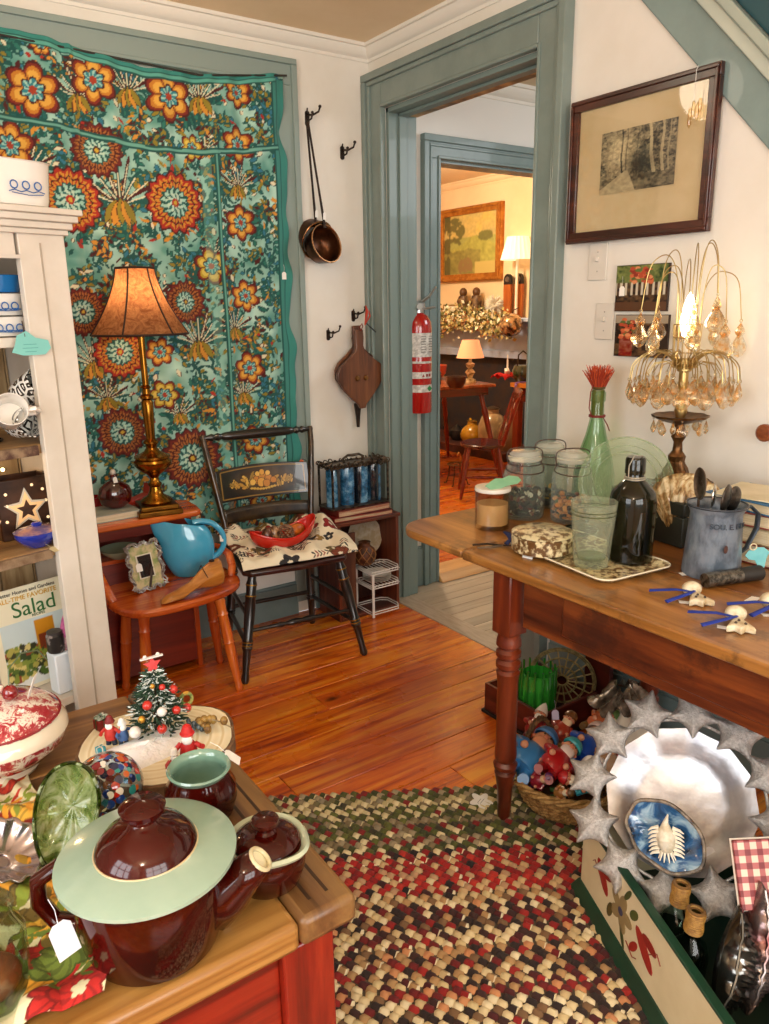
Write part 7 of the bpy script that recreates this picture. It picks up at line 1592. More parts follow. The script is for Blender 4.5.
# ribbon-tied bone ornaments
def ribbon_orn(label, px, py, rz, s=1):
    q = pt(px, py); t = thing('ribbon_ornament', label, 'ornament', (q[0], q[1], TZ2+.001), R(rz), 'navy-ribboned white ornaments at the table front', s=s); W_ = pm('#e2d6b8', .4, c2='#c4ae84', ns=60)
    MB().sph((0, .02, .013), (.017, .014, .013), 14, 10).build('head', W_, t); MB().prism([(-.006, .008), (.006, .008), (.022, -.035), (.008, -.028), (0, -.04), (-.008, -.028), (-.022, -.035)], .0, .012).build('skirt', W_, t, bevel=.003)
    b = MB(); [b.sph((x, y, .013), .0025, 6, 4) for x, y in ((-.004, .022), (.006, .022), (0, -.01), (-.006, -.02), (.008, -.022))]; b.build('pierced_eyes', pm('#4a3a2a', .6), t)
    b = MB(); b.tube([(0, .006, .012), (-.03, .012, .014), (-.07, .028, .006)], [.003, .005, .006], 6, flat=.35); b.tube([(0, .006, .014), (-.02, -.012, .014), (-.055, -.02, .004)], [.003, .005, .006], 6, flat=.35); b.build('navy_ribbon', pm('#1c3596', .55), t)
    MB().prism([(-.03, -.004), (-.006, -.01), (-.002, .0), (-.028, .008)], .0005, .001, T(-.002, -.014, 0)).build('paper_tag', TAG(), t)
ribbon_orn('white bone ornament with a navy ribbon, left of the two at the front edge', 695, 600, -38, 1.3); ribbon_orn('white bone ornament with crossed navy ribbons, right of the two at the front edge', 737, 626, -50, 1.3)
t = ribbon_orn('white bone ornament cut by the right picture edge', 776, 612, -30, 1.3)
for lab, px, py, rz in (('white paper price slip lying left of the pitcher foot', 688, 574, -20), ('white paper slip lying under the metal grater', 752, 600, 10)):
    q = pt(px, py); tag(MB().prism([(-.022, -.008), (.022, -.012), (.02, .008), (-.02, .01)], 0, .0008).build('price_slip', TAG(), None, q, (0, 0, R(rz))), lab, 'tag')
q = pt(755, 575); t = tag(MB().prism([(-.03, 0), (-.02, .012), (.0, .02), (.018, .02), (.03, .008), (.02, -.008), (.012, -.03), (0, -.035), (-.008, -.012), (-.022, -.01)], 0, .002, T(rx=R(60))).build('blue_tag', pm('#74bcc0', .7, c2='#66b0b6', ns=30), None, (q[0], q[1]-.0, TZ2+.05), (0, 0, R(-35))), 'turquoise paper tag leaning on the grater by the pitcher handle', 'tag')
MB().torus(.008, .0016, 16, 5, T(-.012, .0, .022, rx=R(90))).build('string_loop', pm('#d9cba8', .7), t)
# stack of books
bs_ = [(.20, .27, .052, '#7a2c22', 2, 'bottom book with a worn red spine in the stack by the wall'), (.19, .26, .042, '#8f7a5a', -3, 'second book with a tan patterned cover in the stack by the wall'), (.2, .26, .034, '#8a4038', 4, 'third book, faded red, in the stack by the wall'), (.19, .25, .028, '#2b6a9a', -5, 'bright blue book at the top of the stack by the wall')]
zz = TZ2+.001
for w_, d_, h_, c, rz, lab in bs_:
    bk = book('book', lab, 'book', (-.17, -2.075, zz), (w_, d_, h_), R(180+rz), pm(c, .5, c2='#c9b48a' if c == '#8f7a5a' else None, ns=30), group='books stacked against the right wall'); zz += h_+.001
tag(MB().prism([(-.09, -.12), (.09, -.12), (.09, .12), (-.09, .12)], 0, .003).build('sheet_music', pm('#e3d9bd', .7, c2='#cfc4a0', ns=6), None, (-.165, -2.08, zz+.0005), (0, 0, R(8))), 'cream booklet lying open on top of the blue book', 'booklet')
q = pt(763, 545); t = thing('iron_tool', 'small dark iron tool with a curved handle right of the pitcher', 'tool', (q[0], q[1]+.0, TZ2+.002), R(30)); b = MB(); b.tube([(-.03, 0, .004), (0, 0, .03), (.03, 0, .05), (.05, 0, .04)], .006, 8); b.build('handle', IRON, t); MB().lim(-.05, .02, -.015, .015, 0, .008).build('blade', IRON, t, bevel=.002)
q = X(766, 432, -.03); t = thing('wall_peg', 'round brown wooden knob sticking out of the right wall at the picture edge', 'knob', (-.0, q[1]-.006, q[2]), 0, None, (0, R(-90), 0))
MB().lathe([(0, 0), (.009, 0), (.009, .03), (.022, .034), (.024, .04), (.024, .052), (.018, .058), (0, .059)], 24).build('knob', wood('#3a1a0c', '#7a3c1c', '#9a562c', 2, 2, .35, .3), t); MB().lathe([(0, -.0), (.014, 0), (.014, .004), (0, .004)], 16).build('rosette', IRON, t)
# ---- right wall: framed forest photograph, prints, switches
nu, nv = 130, 130; U = np.linspace(0, 1, nu)[:, None]+np.zeros((1, nv)); V = np.linspace(0, 1, nv)[None, :]+np.zeros((nu, 1)); n1, n2, n3 = fbm(nu, nv, 5, 3), fbm(nu, nv, 22, 9), fbm(nu, nv, 60, 4, 2)
g = .20+.55*(n2-.45)+.3*(n3-.5); glow = np.exp(-((U-.27)/.2)**2-((V-.66)/.34)**2); g = g+.42*glow
for cx, w_, s_, br_ in ((.1, .012, .02, .25), (.17, .010, -.02, .3), (.3, .012, .03, .0), (.36, .008, .01, .1), (.70, .022, .10, .48), (.83, .018, .02, .42), (.91, .01, .0, .3), (.5, .006, 0, .1), (.58, .006, .03, .15)):
    m = (np.abs(U-(cx+s_*(.5-V)+.01*np.sin(V*9))) < w_*(1.25-.5*V)) & (V > .2); g[m] = g[m]*.35+br_
g[V < .24] = (.20+.4*(n2-.4))[V < .24]; pth = np.abs(U-(.20+.45*V*1.1)) < (.30*(1-V/.36)).clip(.02, 1); m = (V < .34) & pth; g[m] = (.5+.35*(n2-.5))[m]
g *= 1-.6*np.exp(-((U-.56)/.2)**2-((V-.42)/.2)**2)*(.6+.8*n2)
g = np.clip((g-.30)*1.7+.30, .0, 1)[..., None]; C = L3('#24190b')*(1-g)+L3('#cdb98c')*g
FRM = wood('#180805', '#38140c', '#5a2816', 0, 1.5, .3, .5); MAT_ = pm('#cdb78c', .7, c2='#c2aa7c', ns=4)
frame_x('framed_photograph', 'sepia photograph of a woodland path in a wide cream mount and dark red-brown frame', 'picture', (-1.208, 1.612), (-1.732, 2.042), -.0115, -1, .034, FRM, (C, vcol(.35, coat=.3)), None, .024, matw=.092, matmat=MAT_)
fr = [o for o in S.objects if o.name.startswith('framed_photograph')][0]
MB().lim(-.232, .232, -.0105, -.0095, .034, .399).build('glass', tglass('#ffffff', .7), fr)
q = X(697, 70, -.04); t = thing('hanging_prisms', 'long clear prisms hung on a thread over the top right of the sepia photograph', 'prism', (-.042, q[1], q[2]))
MB().tube([(.008, 0, .012), (0, 0, .0), (0, 0, -.075)], .0008, 4).build('thread', pm('#e6e2da', .6), t)
for k, (y, z, l) in enumerate(((-.012, -.08, .05), (.0, -.075, .045), (.010, -.09, .055), (-.02, -.07, .04))): MB().lathe([(0, 0), (.0045, -.006), (.0055, -l*.8), (0, -l)], 6, T(0, y, z)).build('prism', tglass('#fbf3e0', 1., .03, '#e8c890'), t)
def print_col(seed, kind):
    nu, nv = 70, 66; U = np.linspace(0, 1, nu)[:, None]+np.zeros((1, nv)); V = np.linspace(0, 1, nv)[None, :]+np.zeros((nu, 1)); n = fbm(nu, nv, 14, seed); r3 = random.Random(seed); C = np.zeros((nu, nv, 3)); C[:] = L3('#3a2414')
    C += (n[..., None]-.45)*L3('#8a6a44')*1.3
    if kind: C[V > .62] = (L3('#6a7a3c')*.6+(n[..., None]-.4)*L3('#a8a860'))[V > .62]; C[(V < .62) & (V > .35) & (np.cos(U*60) > .3)] = L3('#e0d4bc')*.8; C[(V < .2)] = L3('#5a3a24')
    else: C[V > .8] = L3('#b0a08a')*.8; C[(U > .1) & (U < .35) & (V < .5)] = (L3('#8a3a20')+(n[..., None]-.5)*.3)[(U > .1) & (U < .35) & (V < .5)]; C[(U > .55) & (V < .7) & (V > .15)] = L3('#2c1a10')
    for k in range(40):
        cx, cy = (r3.uniform(.3, .7), r3.uniform(.62, .95)) if kind else (r3.uniform(.1, .4), r3.uniform(.45, .9)); C[((U-cx)/.05)**2+((V-cy)/.04)**2 < 1] = L3(r3.choice(['#b5482c', '#c9643c', '#8c2a1c', '#5a6a34', '#d98a5c']))
    return np.clip(C, 0, 1)
for kind, (pa_, pb_), lab in ((True, ((614, 313), (670, 262)), 'upper small unframed print of a garden with red flowers beside the light switches'), (False, ((613, 359), (669, 317)), 'lower small unframed print of an indoor scene beside the light switch')):
    A, B_ = X(*pa_, -.012), X(*pb_, -.012); y0, y1_ = A[1], B_[1]; z0, z1 = (A[2]+.0, B_[2]) if 1 else 0; z0 = 1.395 if kind else 1.255; z1 = 1.535 if kind else 1.385
    t = thing('art_print', lab, 'picture', (-.002, (y0+y1_)/2, z0), 0, None, (0, 0, R(-90))); W_ = abs(y0-y1_); H_ = z1-z0
    MB().lim(-W_/2, W_/2, -.009, 0, 0, H_).build('panel_edge', pm('#2c1a10', .5), t, bevel=.001); C = print_col(5 if kind else 8, kind); P = np.zeros(C.shape); P[..., 0] = np.linspace(-W_/2+.002, W_/2-.002, C.shape[0])[:, None]; P[..., 1] = -.0098; P[..., 2] = np.linspace(.002, H_-.002, C.shape[1])[None, :]
    gridmesh('picture', P, C, vcol(.35, coat=.3), t)
    if kind: price_tag(t, (-W_*.36, -.012, H_*.55), (R(90), 0, 0), .02, .03)
def plate_(label, px0, py0, px1, py1, toggle):
    A, B_ = X(px0, py0, -.005), X(px1, py1, -.005); yc, zc = (A[1]+B_[1])/2, (A[2]+B_[2])/2; t = thing('light_switch' if toggle else 'outlet_plate', label, 'switch' if toggle else 'outlet', (-.001, yc, zc), 0, None, (0, 0, R(-90))); m = pm('#ddd6ca', .35)
    MB().lim(-.037, .037, -.006, 0, -.058, .058).build('plate', m, t, bevel=.002)
    if toggle: MB().lim(-.005, .005, -.018, -.006, -.002, .012, T(rx=R(-12))).build('toggle', m, t, bevel=.001)
    else:
        for z in (-.02, .02): MB().lathe([(0, 0), (.014, 0), (.014, .002), (0, .002)], 18, T(0, -.006, z, rx=R(90))).build('socket', m, t)
    for z in (-.03, .03) if toggle else (0,): MB().sph((0, -.006, z), (.0025, .001, .0025), 8, 5).build('screw', pm('#a8a296', .4, .4), t)
plate_('white switch plate directly below the framed photograph', 590, 277, 606, 246, True); plate_('white light switch lower down, left of the small prints', 596, 340, 613, 302, True)

# ================================================================ THINGS UNDER THE LONG TABLE AND NEAR RIGHT
def fl(px, py, z=0): q = Z(px, py, z); return (float(q[0]), float(q[1]), z)
# ---- painted crate
CO = np.array([-.775, -2.035]); ca_ = math.atan2(-.91, -.41)
def painted_crate():
    t = thing('painted_crate', 'cream wooden box with green trim and painted red flowers on its side', 'crate', (CO[0], CO[1], .005), ca_+PI)  # local -x runs towards the camera along the long side
    Lc, Wc, Hc = .62, .34, .205; GR = pm('#14402c', .4, c2='#0f3424', ns=8, coat=.2); CRM = pm('#e3d5ae', .5, c2='#d9c99e', ns=5)
    fl_ = .03
    def side(y0, name='side_panel'):  # y outward
        s = -1 if y0 > 0 else 1
        return None
    yS = 0.0
    # local frame: x from -Lc to 0, y from -Wc (far/right) .. 0 (near/left) after rotation
    b = MB().lim(-Lc, 0, -.014, 0, .03, Hc); sp = b.build('side_panel', CRM, t, bevel=.002)
    MB().lim(-Lc, 0, Wc-.014, Wc, .03, Hc).build('side_panel', CRM, t, bevel=.002) if 0 else MB().lim(-Lc, 0, -Wc, -Wc+.014, .03, Hc).build('side_panel', CRM, t, bevel=.002)
    for x in (-.014, -Lc): MB().lim(x, x+.014, -Wc+.014, -.014, .03, Hc).build('end_panel', CRM, t, bevel=.002)
    b = MB(); b.add([(-Lc-.02, .022, 0), (.02, .022, 0), (.02, -Wc-.022, 0), (-Lc-.02, -Wc-.022, 0), (-Lc-.005, .004, .034), (.005, .004, .034), (.005, -Wc-.004, .034), (-Lc-.005, -Wc-.004, .034)], [(3, 2, 1, 0), (0, 1, 5, 4), (1, 2, 6, 5), (2, 3, 7, 6), (3, 0, 4, 7), (4, 5, 6, 7)]); b.build('green_base', GR, t, bevel=.003)
    for l in ((-Lc-.003, .003, -.017, .003), (-Lc-.003, .003, -Wc-.003, -Wc+.017)): MB().lim(*l, Hc, Hc+.008).build('green_rim', GR, t, bevel=.002)
    for l in ((-.017, .003, -Wc+.018, -.018), (-Lc-.003, -Lc+.017, -Wc+.018, -.018)): MB().lim(*l, Hc, Hc+.008).build('green_rim', GR, t, bevel=.002)
    MB().lim(-Lc+.014, -.014, -Wc+.014, -.014, .035, .04).build('green_bottom', pm('#0d2a1e', .6), t)
    for l in ((-Lc+.0145, -.0145, -.0165, -.0145), (-Lc+.0145, -.0145, -Wc+.0145, -Wc+.0165)): MB().lim(*l, .041, Hc-.002).build('green_lining', pm('#0f3424', .6), t)
    # painted flowers on the near side
    def blob(name, pts, c): MB().prism(pts, .0, .0012, T(0, .0, 0, rx=R(90))@Matrix.Diagonal((-1, 1, -1, 1))).build(name, pm(c, .5), sp)
    def pet(cx, cz, a, b_, an): return [(cx+a*math.cos(q)*math.cos(an)-b_*math.sin(q)*math.sin(an), cz+a*math.cos(q)*math.sin(an)+b_*math.sin(q)*math.cos(an)) for q in [2*PI*k/14 for k in range(14)]]
    cx, cz = .20, .115
    for dx, dz, a, b_, an, c in ((-.075, .012, .032, .012, -.9, '#a0241c'), (-.062, .028, .022, .009, .2, '#8c1a16'), (.085, -.005, .036, .013, -.7, '#a0241c'), (.10, .018, .022, .009, -.1, '#8c1a16'), (.05, -.03, .018, .007, .9, '#a0241c'), (-.04, -.03, .018, .008, 1.2, '#5a4a1c'), (.045, .03, .016, .008, .8, '#4f5a24'), (-.03, .04, .02, .005, 1.8, '#3f4a20'), (.01, -.045, .022, .005, -1.2, '#3f4a20'), (.02, .05, .018, .005, 1.0, '#3f4a20')): blob('painted_petal', pet(cx+dx*1.2, cz+dz*1.25, a*1.3, b_*1.35, an), c)
    for k in range(5): blob('painted_petal', pet(cx+.026*math.cos(k*1.256), cz+.026*math.sin(k*1.256), .024, .015, k*1.256), '#9a8458')
    MB().prism(pet(cx, cz, .010, .010, 0), .0012, .002, T(rx=R(90))@Matrix.Diagonal((-1, 1, -1, 1))).build('flower_centre', pm('#3a3a5a', .5), sp)
    for k, P in enumerate((((-.09, .0), (-.13, .03), (-.14, .02)), ((.12, 0), (.15, .03), (.165, .015)), ((.03, -.05), (.06, -.065), (.075, -.055)))): MB().tube([(-(cx+x), .001, cz+z) for x, z in P], .0012, 5).build('painted_tendril', pm('#8a2a1c', .5), sp)
    return t
painted_crate()
def cr(u, w, z=0):  # point inside the crate: u along towards camera, w across, z up
    return (CO[0]+math.cos(ca_)*u+math.cos(ca_+PI/2)*w, CO[1]+math.sin(ca_)*u+math.sin(ca_+PI/2)*w, z)
# ---- starfish platter
def platter():
    c = Z(680, 800, .335); n = (CAM-c); n /= np.linalg.norm(n); n = n+np.array([-.05, .05, .18]); n /= np.linalg.norm(n)
    q = Vector(n).to_track_quat('Z', 'Y'); t = thing('starfish_platter', 'big pewter-coloured platter ringed with starfish, leaning up out of the painted box', 'platter', c, 0, None, q.to_euler(), s=.93); AL = pm('#c2c3c6', .36, 1., c2='#94949a', ns=5, bump=.6, bs=9); AS = pm('#c9c7c3', .45, .8, c2='#b0aeaa', ns=140, bump=.8, bs=260)
    MB().lathe([(0, -.03), (.09, -.03), (.115, -.022), (.135, -.006), (.165, .002), (.172, .004), (.17, -.001), (.137, -.011), (.118, -.027), (.09, -.035), (0, -.035)], 80, wob=lambda a, z: 1+.012*math.cos(12*a)).build('bowl', AL, t)
    N = 12
    def star(s):
        b = MB(); vs = [(0, 0, .026)]; n_ = 10
        for k in range(10):
            a = PI/2+k*PI/5; r = s if k % 2 == 0 else s*.24; vs.append((r*math.cos(a), r*math.sin(a), .016 if k % 2 == 0 else .004))
        for k in range(10):
            a = PI/2+k*PI/5; r = s if k % 2 == 0 else s*.24; vs.append((r*math.cos(a), r*math.sin(a), -.004))
        fs = [(0, 1+k, 1+(k+1) % 10) for k in range(10)]+[(1+k, 11+k, 11+(k+1) % 10, 1+(k+1) % 10) for k in range(10)]+[tuple(range(11, 21))[::-1]]
        return b.add(vs, fs)
    st0 = star(.094).build('starfish', AS, t, sub=2, ang=180); 
    for k in range(N):
        o = st0 if k == 0 else st0.copy()
        if k: COL.objects.link(o)
        a = 2*PI*k/N; o.location = (.214*math.cos(a), .214*math.sin(a), .006); o.rotation_euler = (0, 0, a+R(18)+R(12)*math.sin(k*2.3))
    MB().torus(.192, .004, 72, 6, T(z=.001)).build('joining_rim', AS, t)
    price_tag(t, (.07, -.09, -.01), (R(0), R(0), R(40)), .03, .045, mat=pm('#d9dae2', .5))
    return t, c, q
PL, PLc, PLq = platter()
# ---- abalone shell with white spiny shell
sc_ = Vector(PLc)+PLq @ Vector((-.02, -.085, .035))
t = thing('abalone_shell', 'deep blue-lined half shell resting on the lower part of the starfish platter', 'shell', sc_, 0, None, (PLq @ Euler((R(10), R(0), R(-25))).to_quaternion()).to_euler())
tt = NT('nacre'); v = tt.coord(); tt.bsdf(color=tt.ramp(tt.noise(v, 16, 4, .6, 1), [(.38, '#0f2338'), (.5, '#2a5a8a'), (.6, '#8fb0c4'), (.75, '#c9d6dc')]), rough=.12, coat=1)
def sh(k, dz): return lambda u, v: ((.085*v*(1+.10*math.cos(2*PI*u-.6)+.02*math.cos(14*PI*u)*v))*math.cos(2*PI*u)*k, (.062*v*(1+.10*math.cos(2*PI*u-.6)+.02*math.cos(14*PI*u)*v))*math.sin(2*PI*u)*k, .03*v*v+dz+.002*math.cos(14*PI*u)*v)
MB().grid(sh(1, -.001), 56, 12, cu=True).build('inner', tt.m, t); MB().grid(sh(1.03, -.006), 56, 12, cu=True).build('outer', pm('#6a5c4c', .5, c2='#a89a84', ns=40, bump=.6, bs=60), t); MB().tube([tuple(np.array(sh(1.015, -.003)(k/56, 1))) for k in range(56)], .004, 6, True).build('rim', pm('#8a7a64', .4, c2='#3a3026', ns=50), t)
m_ = (PLq @ Euler((R(30), 0, R(10))).to_quaternion()).to_euler(); s2 = Vector(sc_)+PLq @ Vector((.008, -.004, .028))
t = thing('murex_shell', 'white spiny sea shell lying inside the blue-lined half shell', 'shell', s2, 0, None, m_); b = MB()
b.tube([(0, -.035, 0), (0, -.02, .002), (0, 0, .004), (0, .016, .002), (0, .03, 0), (.006, .05, .004)], [.006, .018, .021, .014, .006, .0015], 14); b.build('whorl', pm('#e8dfc9', .5, c2='#d2c4a4', ns=60, bump=.6, bs=120), t); b = MB()
for k in range(7):
    for s in (-1, 1): y = -.032+.009*k; b.tube([(s*.014, y, .006), (s*.028, y-.004, .006), (s*.036, y-.012, .002)], [.0045, .003, .001], 6)
for k in range(6): a = PI*k/5; b.tube([(.010*math.cos(a), -.03, .004+.01*math.sin(a)), (.018*math.cos(a), -.05, .004+.014*math.sin(a))], [.003, .001], 5)
b.build('spines', pm('#efe6d0', .5), t)
# ---- wicker-necked bottles in the crate
def wbottle(label, px, py, z, rot):
    p = Z(px, py, z)+np.array([.026, -.012, 0]); t = thing('wicker_bottle', label, 'bottle', p, 0, 'clear bottles with wicker-wrapped necks in the painted box', rot)
    MB().lathe([(0, -.155), (.03, -.155), (.036, -.145), (.037, -.08), (.03, -.055), (.016, -.04), (.014, -.03), (.014, .012), (.012, .012), (.012, -.035), (.026, -.058), (.033, -.085), (.032, -.14), (0, -.147)], 32).build('glass', tglass('#dfe8e0', 1., .02, '#9fb0a4'), t)
    b = MB(); [b.torus(.0165+.0008*math.sin(k), .0026, 20, 6, T(z=-.028+.0046*k)) for k in range(10)]; b.build('wicker_wrap', pm('#a87c34', .6, c2='#8a6024', ns=90), t)
    MB().lathe([(.010, .012), (.017, .014), (.018, .018), (.013, .02)], 20).build('lip', pm('#7a5a34', .4), t)
wbottle('wicker-necked bottle further back under the starfish platter', 668, 893, .235, (R(3), R(4), R(30))); wbottle('wicker-necked bottle nearer the front of the painted box', 682, 920, .235, (R(3), R(5), R(28)))
# ---- silver leaves, cloth-wrapped pieces, gingham card
def leafdish(label, px, py, z, rot, L_, W_, mat, teeth=22):
    p = (0, 0, 0); t = thing('silver_leaf_dish', label, 'dish', p); o = []; 
    for k in range(teeth*2+1):
        q = k/(teeth*2); o.append((W_*math.sin(PI*q)**.7*(1+.10*(k % 2)), -L_/2+L_*q))
    for k in range(teeth*2, -1, -1):
        q = k/(teeth*2); o.append((-W_*.25*math.sin(PI*q), -L_/2+L_*q))
    n = len(o)//2; P = MB()
    def fn(u, v):
        k = u*(teeth*2); q = u; w = W_*math.sin(PI*q)**.7*(1+.12*(int(k) % 2)); x = -W_*.3*math.sin(PI*q)+(w+W_*.3*math.sin(PI*q))*v; return (x, -L_/2+L_*q, .03*math.sin(PI*v)+.006*math.sin(u*30)*v)
    P.grid(fn, teeth*2+1, 8).build('dish', mat, t, solid=.003); MB().tube([fn(k/20, .5)[:2]+(.032,) for k in range(1, 20)], .003, 6).build('midrib', mat, t)
SIL = pm('#8f8d88', .22, .95, c2='#5a5854', ns=14)
def leaf2(label, pb, pt_, zb, zt, W_, mat, teeth, nh=(-.7, -.3, .6)):
    a = Vector(Z(*pb, zb)); b_ = Vector(Z(*pt_, zt)); L_ = (b_-a).length; leafdish(label, 0, 0, .1, None, L_, W_, mat, teeth); t = [o for o in S.objects if o.get('label') == label][0]
    t.location = (a+b_)/2; t.rotation_euler = orient(b_-a, nh)
leaf2('saw-edged silver leaf dish standing in the front of the painted box', (712, 1020), (738, 905), .10, .27, .055, SIL, 22, (-.9, -.5, .5))
leaf2('tall reddish metal leaf standing upright beside the saw-edged silver dish', (742, 1010), (757, 880), .10, .30, .06, pm('#6a2c2a', .25, .8, c2='#8f8480', ns=8), 30, (-.9, -.8, .3))
p = Z(766, 858, .34); t = thing('plaid_tin', 'flat red and white plaid tin standing at the right picture edge', 'tin', (p[0], p[1], p[2]-.0), 0, None, (R(62), R(0), R(-32)), s=.72)
tt = NT('plaid'); w1_ = tt.n('ShaderNodeTexWave', {'Vector': tt.coord(), 'Scale': 9., 'Distortion': .2}, bands_direction='X').outputs[0]; w2_ = tt.n('ShaderNodeTexWave', {'Vector': tt.coord(), 'Scale': 9., 'Distortion': .2}, bands_direction='Y').outputs[0]
f_ = tt.n('ShaderNodeMath', {0: tt.ramp(w1_, [(.5, 0.), (.6, .5)]), 1: tt.ramp(w2_, [(.5, 0.), (.6, .5)])}, operation='ADD').outputs[0]; tt.bsdf(color=tt.ramp(f_, [(0, '#ddcdb6'), (.45, '#b5605c'), (.95, '#7a1418')]), rough=.4)
MB().lim(-.09, .12, -.13, .05, -.006, .006).build('tin', tt.m, t, bevel=.002); MB().lim(-.094, .124, -.134, .054, -.008, -.006).build('pale_edge', pm('#e2d8c6', .5), t)
p = Z(762, 985, .12); t = thing('maroon_box', 'dark maroon box with a silver ribbon at the lower right corner', 'box', (p[0]+.02, p[1], .046), R(-20)); MB().lim(-.05, .05, -.06, .06, 0, .08).build('box', pm('#3a0d10', .4, coat=.3), t, bevel=.003); MB().lim(-.052, .052, -.01, .01, .0, .0815).build('ribbon', pm('#c9c4c0', .3, .4), t)
t.location = cr(.50, .25, .046)
# ---- basket of gnomes
BC = np.array([-.545, -1.775]) ; BR = .135
def basket():
    t = thing('wicker_basket', 'round wicker basket with one tall loop handle, full of painted gnomes, under the table', 'basket', (BC[0], BC[1], .005), R(-50)); WK = pm('#a8834a', .7, c2='#7a5526', ns=60); WD = pm('#7a5226', .7, c2='#4a3014', ns=60)
    b = MB(); h = .09; n = 48
    for k in range(15):
        z = .006+h*k/14; r = BR*(.72+.28*(k/14)**.7)
        pts = [((r+.0035*(1 if (i+k) % 2 else -1))*math.cos(2*PI*i/n)*1.12, (r+.0035*(1 if (i+k) % 2 else -1))*math.sin(2*PI*i/n), z+.004*math.sin(4*PI*i/n)) for i in range(n)]
        b.tube(pts, .0043, 6, True)
    b.build('woven_side', WK, t)
    b = MB(); [b.tube([(BR*.72*math.cos(2*PI*i/24)*1.12, BR*.72*math.sin(2*PI*i/24), .004), (BR*1.0*math.cos(2*PI*i/24)*1.12, BR*1.0*math.sin(2*PI*i/24), h+.006)], .0035, 5) for i in range(24)]; b.build('stakes', WD, t)
    b = MB()
    for s in range(3): b.tube([((BR+.006+.007*math.cos(s*2.1+i*.55))*math.cos(2*PI*i/90)*1.12, (BR+.006+.007*math.cos(s*2.1+i*.55))*math.sin(2*PI*i/90), h+.008+.007*math.sin(s*2.1+i*.55)) for i in range(90)], .0055, 6, True)
    b.build('braided_rim', pm('#b5935a', .7, c2='#8a6632', ns=60), t)
    MB().lathe([(0, .004), (BR*.74, .004), (BR*.74, .01), (0, .01)], 30, sx=1.12).build('bottom', WD, t)
    b = MB()
    for s in range(3): b.tube([(.02*math.cos(s*2.1+i*.7)*.3+BR*1.1*1.0, -.065+.13*i/30, h+.008+.10*math.sin(PI*i/30)+.004*math.sin(s*2.1+i*.7)) for i in range(31)], .0055, 6)
    hb = b.build('loop_handle', WD, t); hb.rotation_euler = (0, 0, R(125))
basket()
def gnome(label, px, py, z, rot, coat, hat, trousers='#4a2a1c', beard='#e8ddd0', s=1.0, hatkind='cone'):
    p = Z(px, py, z); t = thing('gnome_figurine', label, 'figurine', p, 0, 'painted gnomes lying in the wicker basket', rot, s=s)
    MB().lathe([(0, 0), (.021, 0), (.027, .012), (.026, .03), (.018, .048), (.010, .054), (0, .055)], 22, sy=.85).build('coat', pm(coat, .3, coat=.5, c2=None), t)
    for s_ in (-1, 1):
        MB().tube([(s_*.011, 0, .006), (s_*.014, -.003, -.014), (s_*.014, -.012, -.02)], [.011, .010, .009], 10).build('leg', pm(trousers, .35, coat=.4), t)
        a = MB().tube([(s_*.018, 0, .044), (s_*.031, -.008, .03), (s_*.022, -.02, .022)], [.008, .0085, .007], 10).build('arm', pm(coat, .3, coat=.5), t); MB().sph((s_*.018, -.024, .021), .0065, 8, 6).build('hand', pm('#d99a78', .5), a)
    MB().sph((0, -.001, .066), (.0165, .0155, .017), 18, 12).build('head', pm('#d8946e', .45, coat=.2), t)
    MB().sph((0, -.0165, .066), .0042, 8, 6).build('nose', pm('#d07c5c', .5), t); [MB().sph((s_*.016, 0, .066), .004, 6, 5).build('ear', pm('#d07c5c', .5), t) for s_ in (-1, 1)]
    [MB().sph((s_*.006, -.0145, .071), .0018, 6, 5).build('eye', pm('#20160f', .3), t) for s_ in (-1, 1)]
    b = MB(); b.sph((0, -.009, .055), (.015, .010, .014), 14, 9); b.sph((0, -.013, .060), (.009, .005, .0035), 8, 5); b.build('beard', pm(beard, .6, bump=.4), t)
    if hatkind == 'cone': MB().lathe([(.0185, .072), (.0195, .076), (.014, .09), (.007, .104), (0, .112)], 18, sy=.95).build('hat', pm(hat, .4, coat=.4), t)
    else:
        MB().lathe([(.019, .072), (.021, .076), (.018, .086), (.01, .094), (0, .096)], 18).build('hat', pm(hat, .4, coat=.4), t)
    return t
def lay(label, pf, ph, zf, zh, *a, **k):
    f = Vector(Z(*pf, zf)); h = Vector(Z(*ph, zh)); n = len([o for o in S.objects if o.get('category') == 'figurine'])
    t = gnome(label, 0, 0, .1, (0, 0, 0), *a, s=min(1.9, (h-f).length/.072), **k); z = (h-f).normalized(); y = -(Vector(CAM)-f); y = (y-z*y.dot(z)).normalized(); x = y.cross(z)
    t.location = f; t.rotation_euler = Matrix((x, y, z)).transposed().to_euler()
lay('gnome with a turquoise hat, pale beard and red coat at the middle of the basket', (548, 770), (571, 748), .135, .165, '#b0181c', '#2fa0a8', '#8c161a', '#e6cfc4', hatkind='cap')
lay('figure in a sky-blue robe lying across the left of the basket', (520, 768), (550, 734), .12, .155, '#3f86c4', '#3f78b4', '#3f86c4', '#d8946e', hatkind='cap')
lay('gnome in royal blue at the right of the basket', (580, 758), (597, 733), .12, .15, '#1f4fb0', '#d9b8a8', '#1f4fb0', '#d9b48f', hatkind='cap')
lay('red-coated gnome with a white beard near the handle', (532, 735), (541, 714), .11, .15, '#9c1a1c', '#e6ddd0', '#7a1416', '#efe8dc')
lay('gnome with brown hair and a red coat at the back of the basket', (557, 738), (570, 718), .11, .16, '#b5402a', '#7a4a20', '#6a3a1c', '#e8c9a0', hatkind='cap')
lay('small gnome in turquoise and red at the front rim of the basket', (590, 786), (566, 778), .11, .13, '#3aa0b4', '#b81e24', '#b5a078', '#e8ddc9', hatkind='cap')
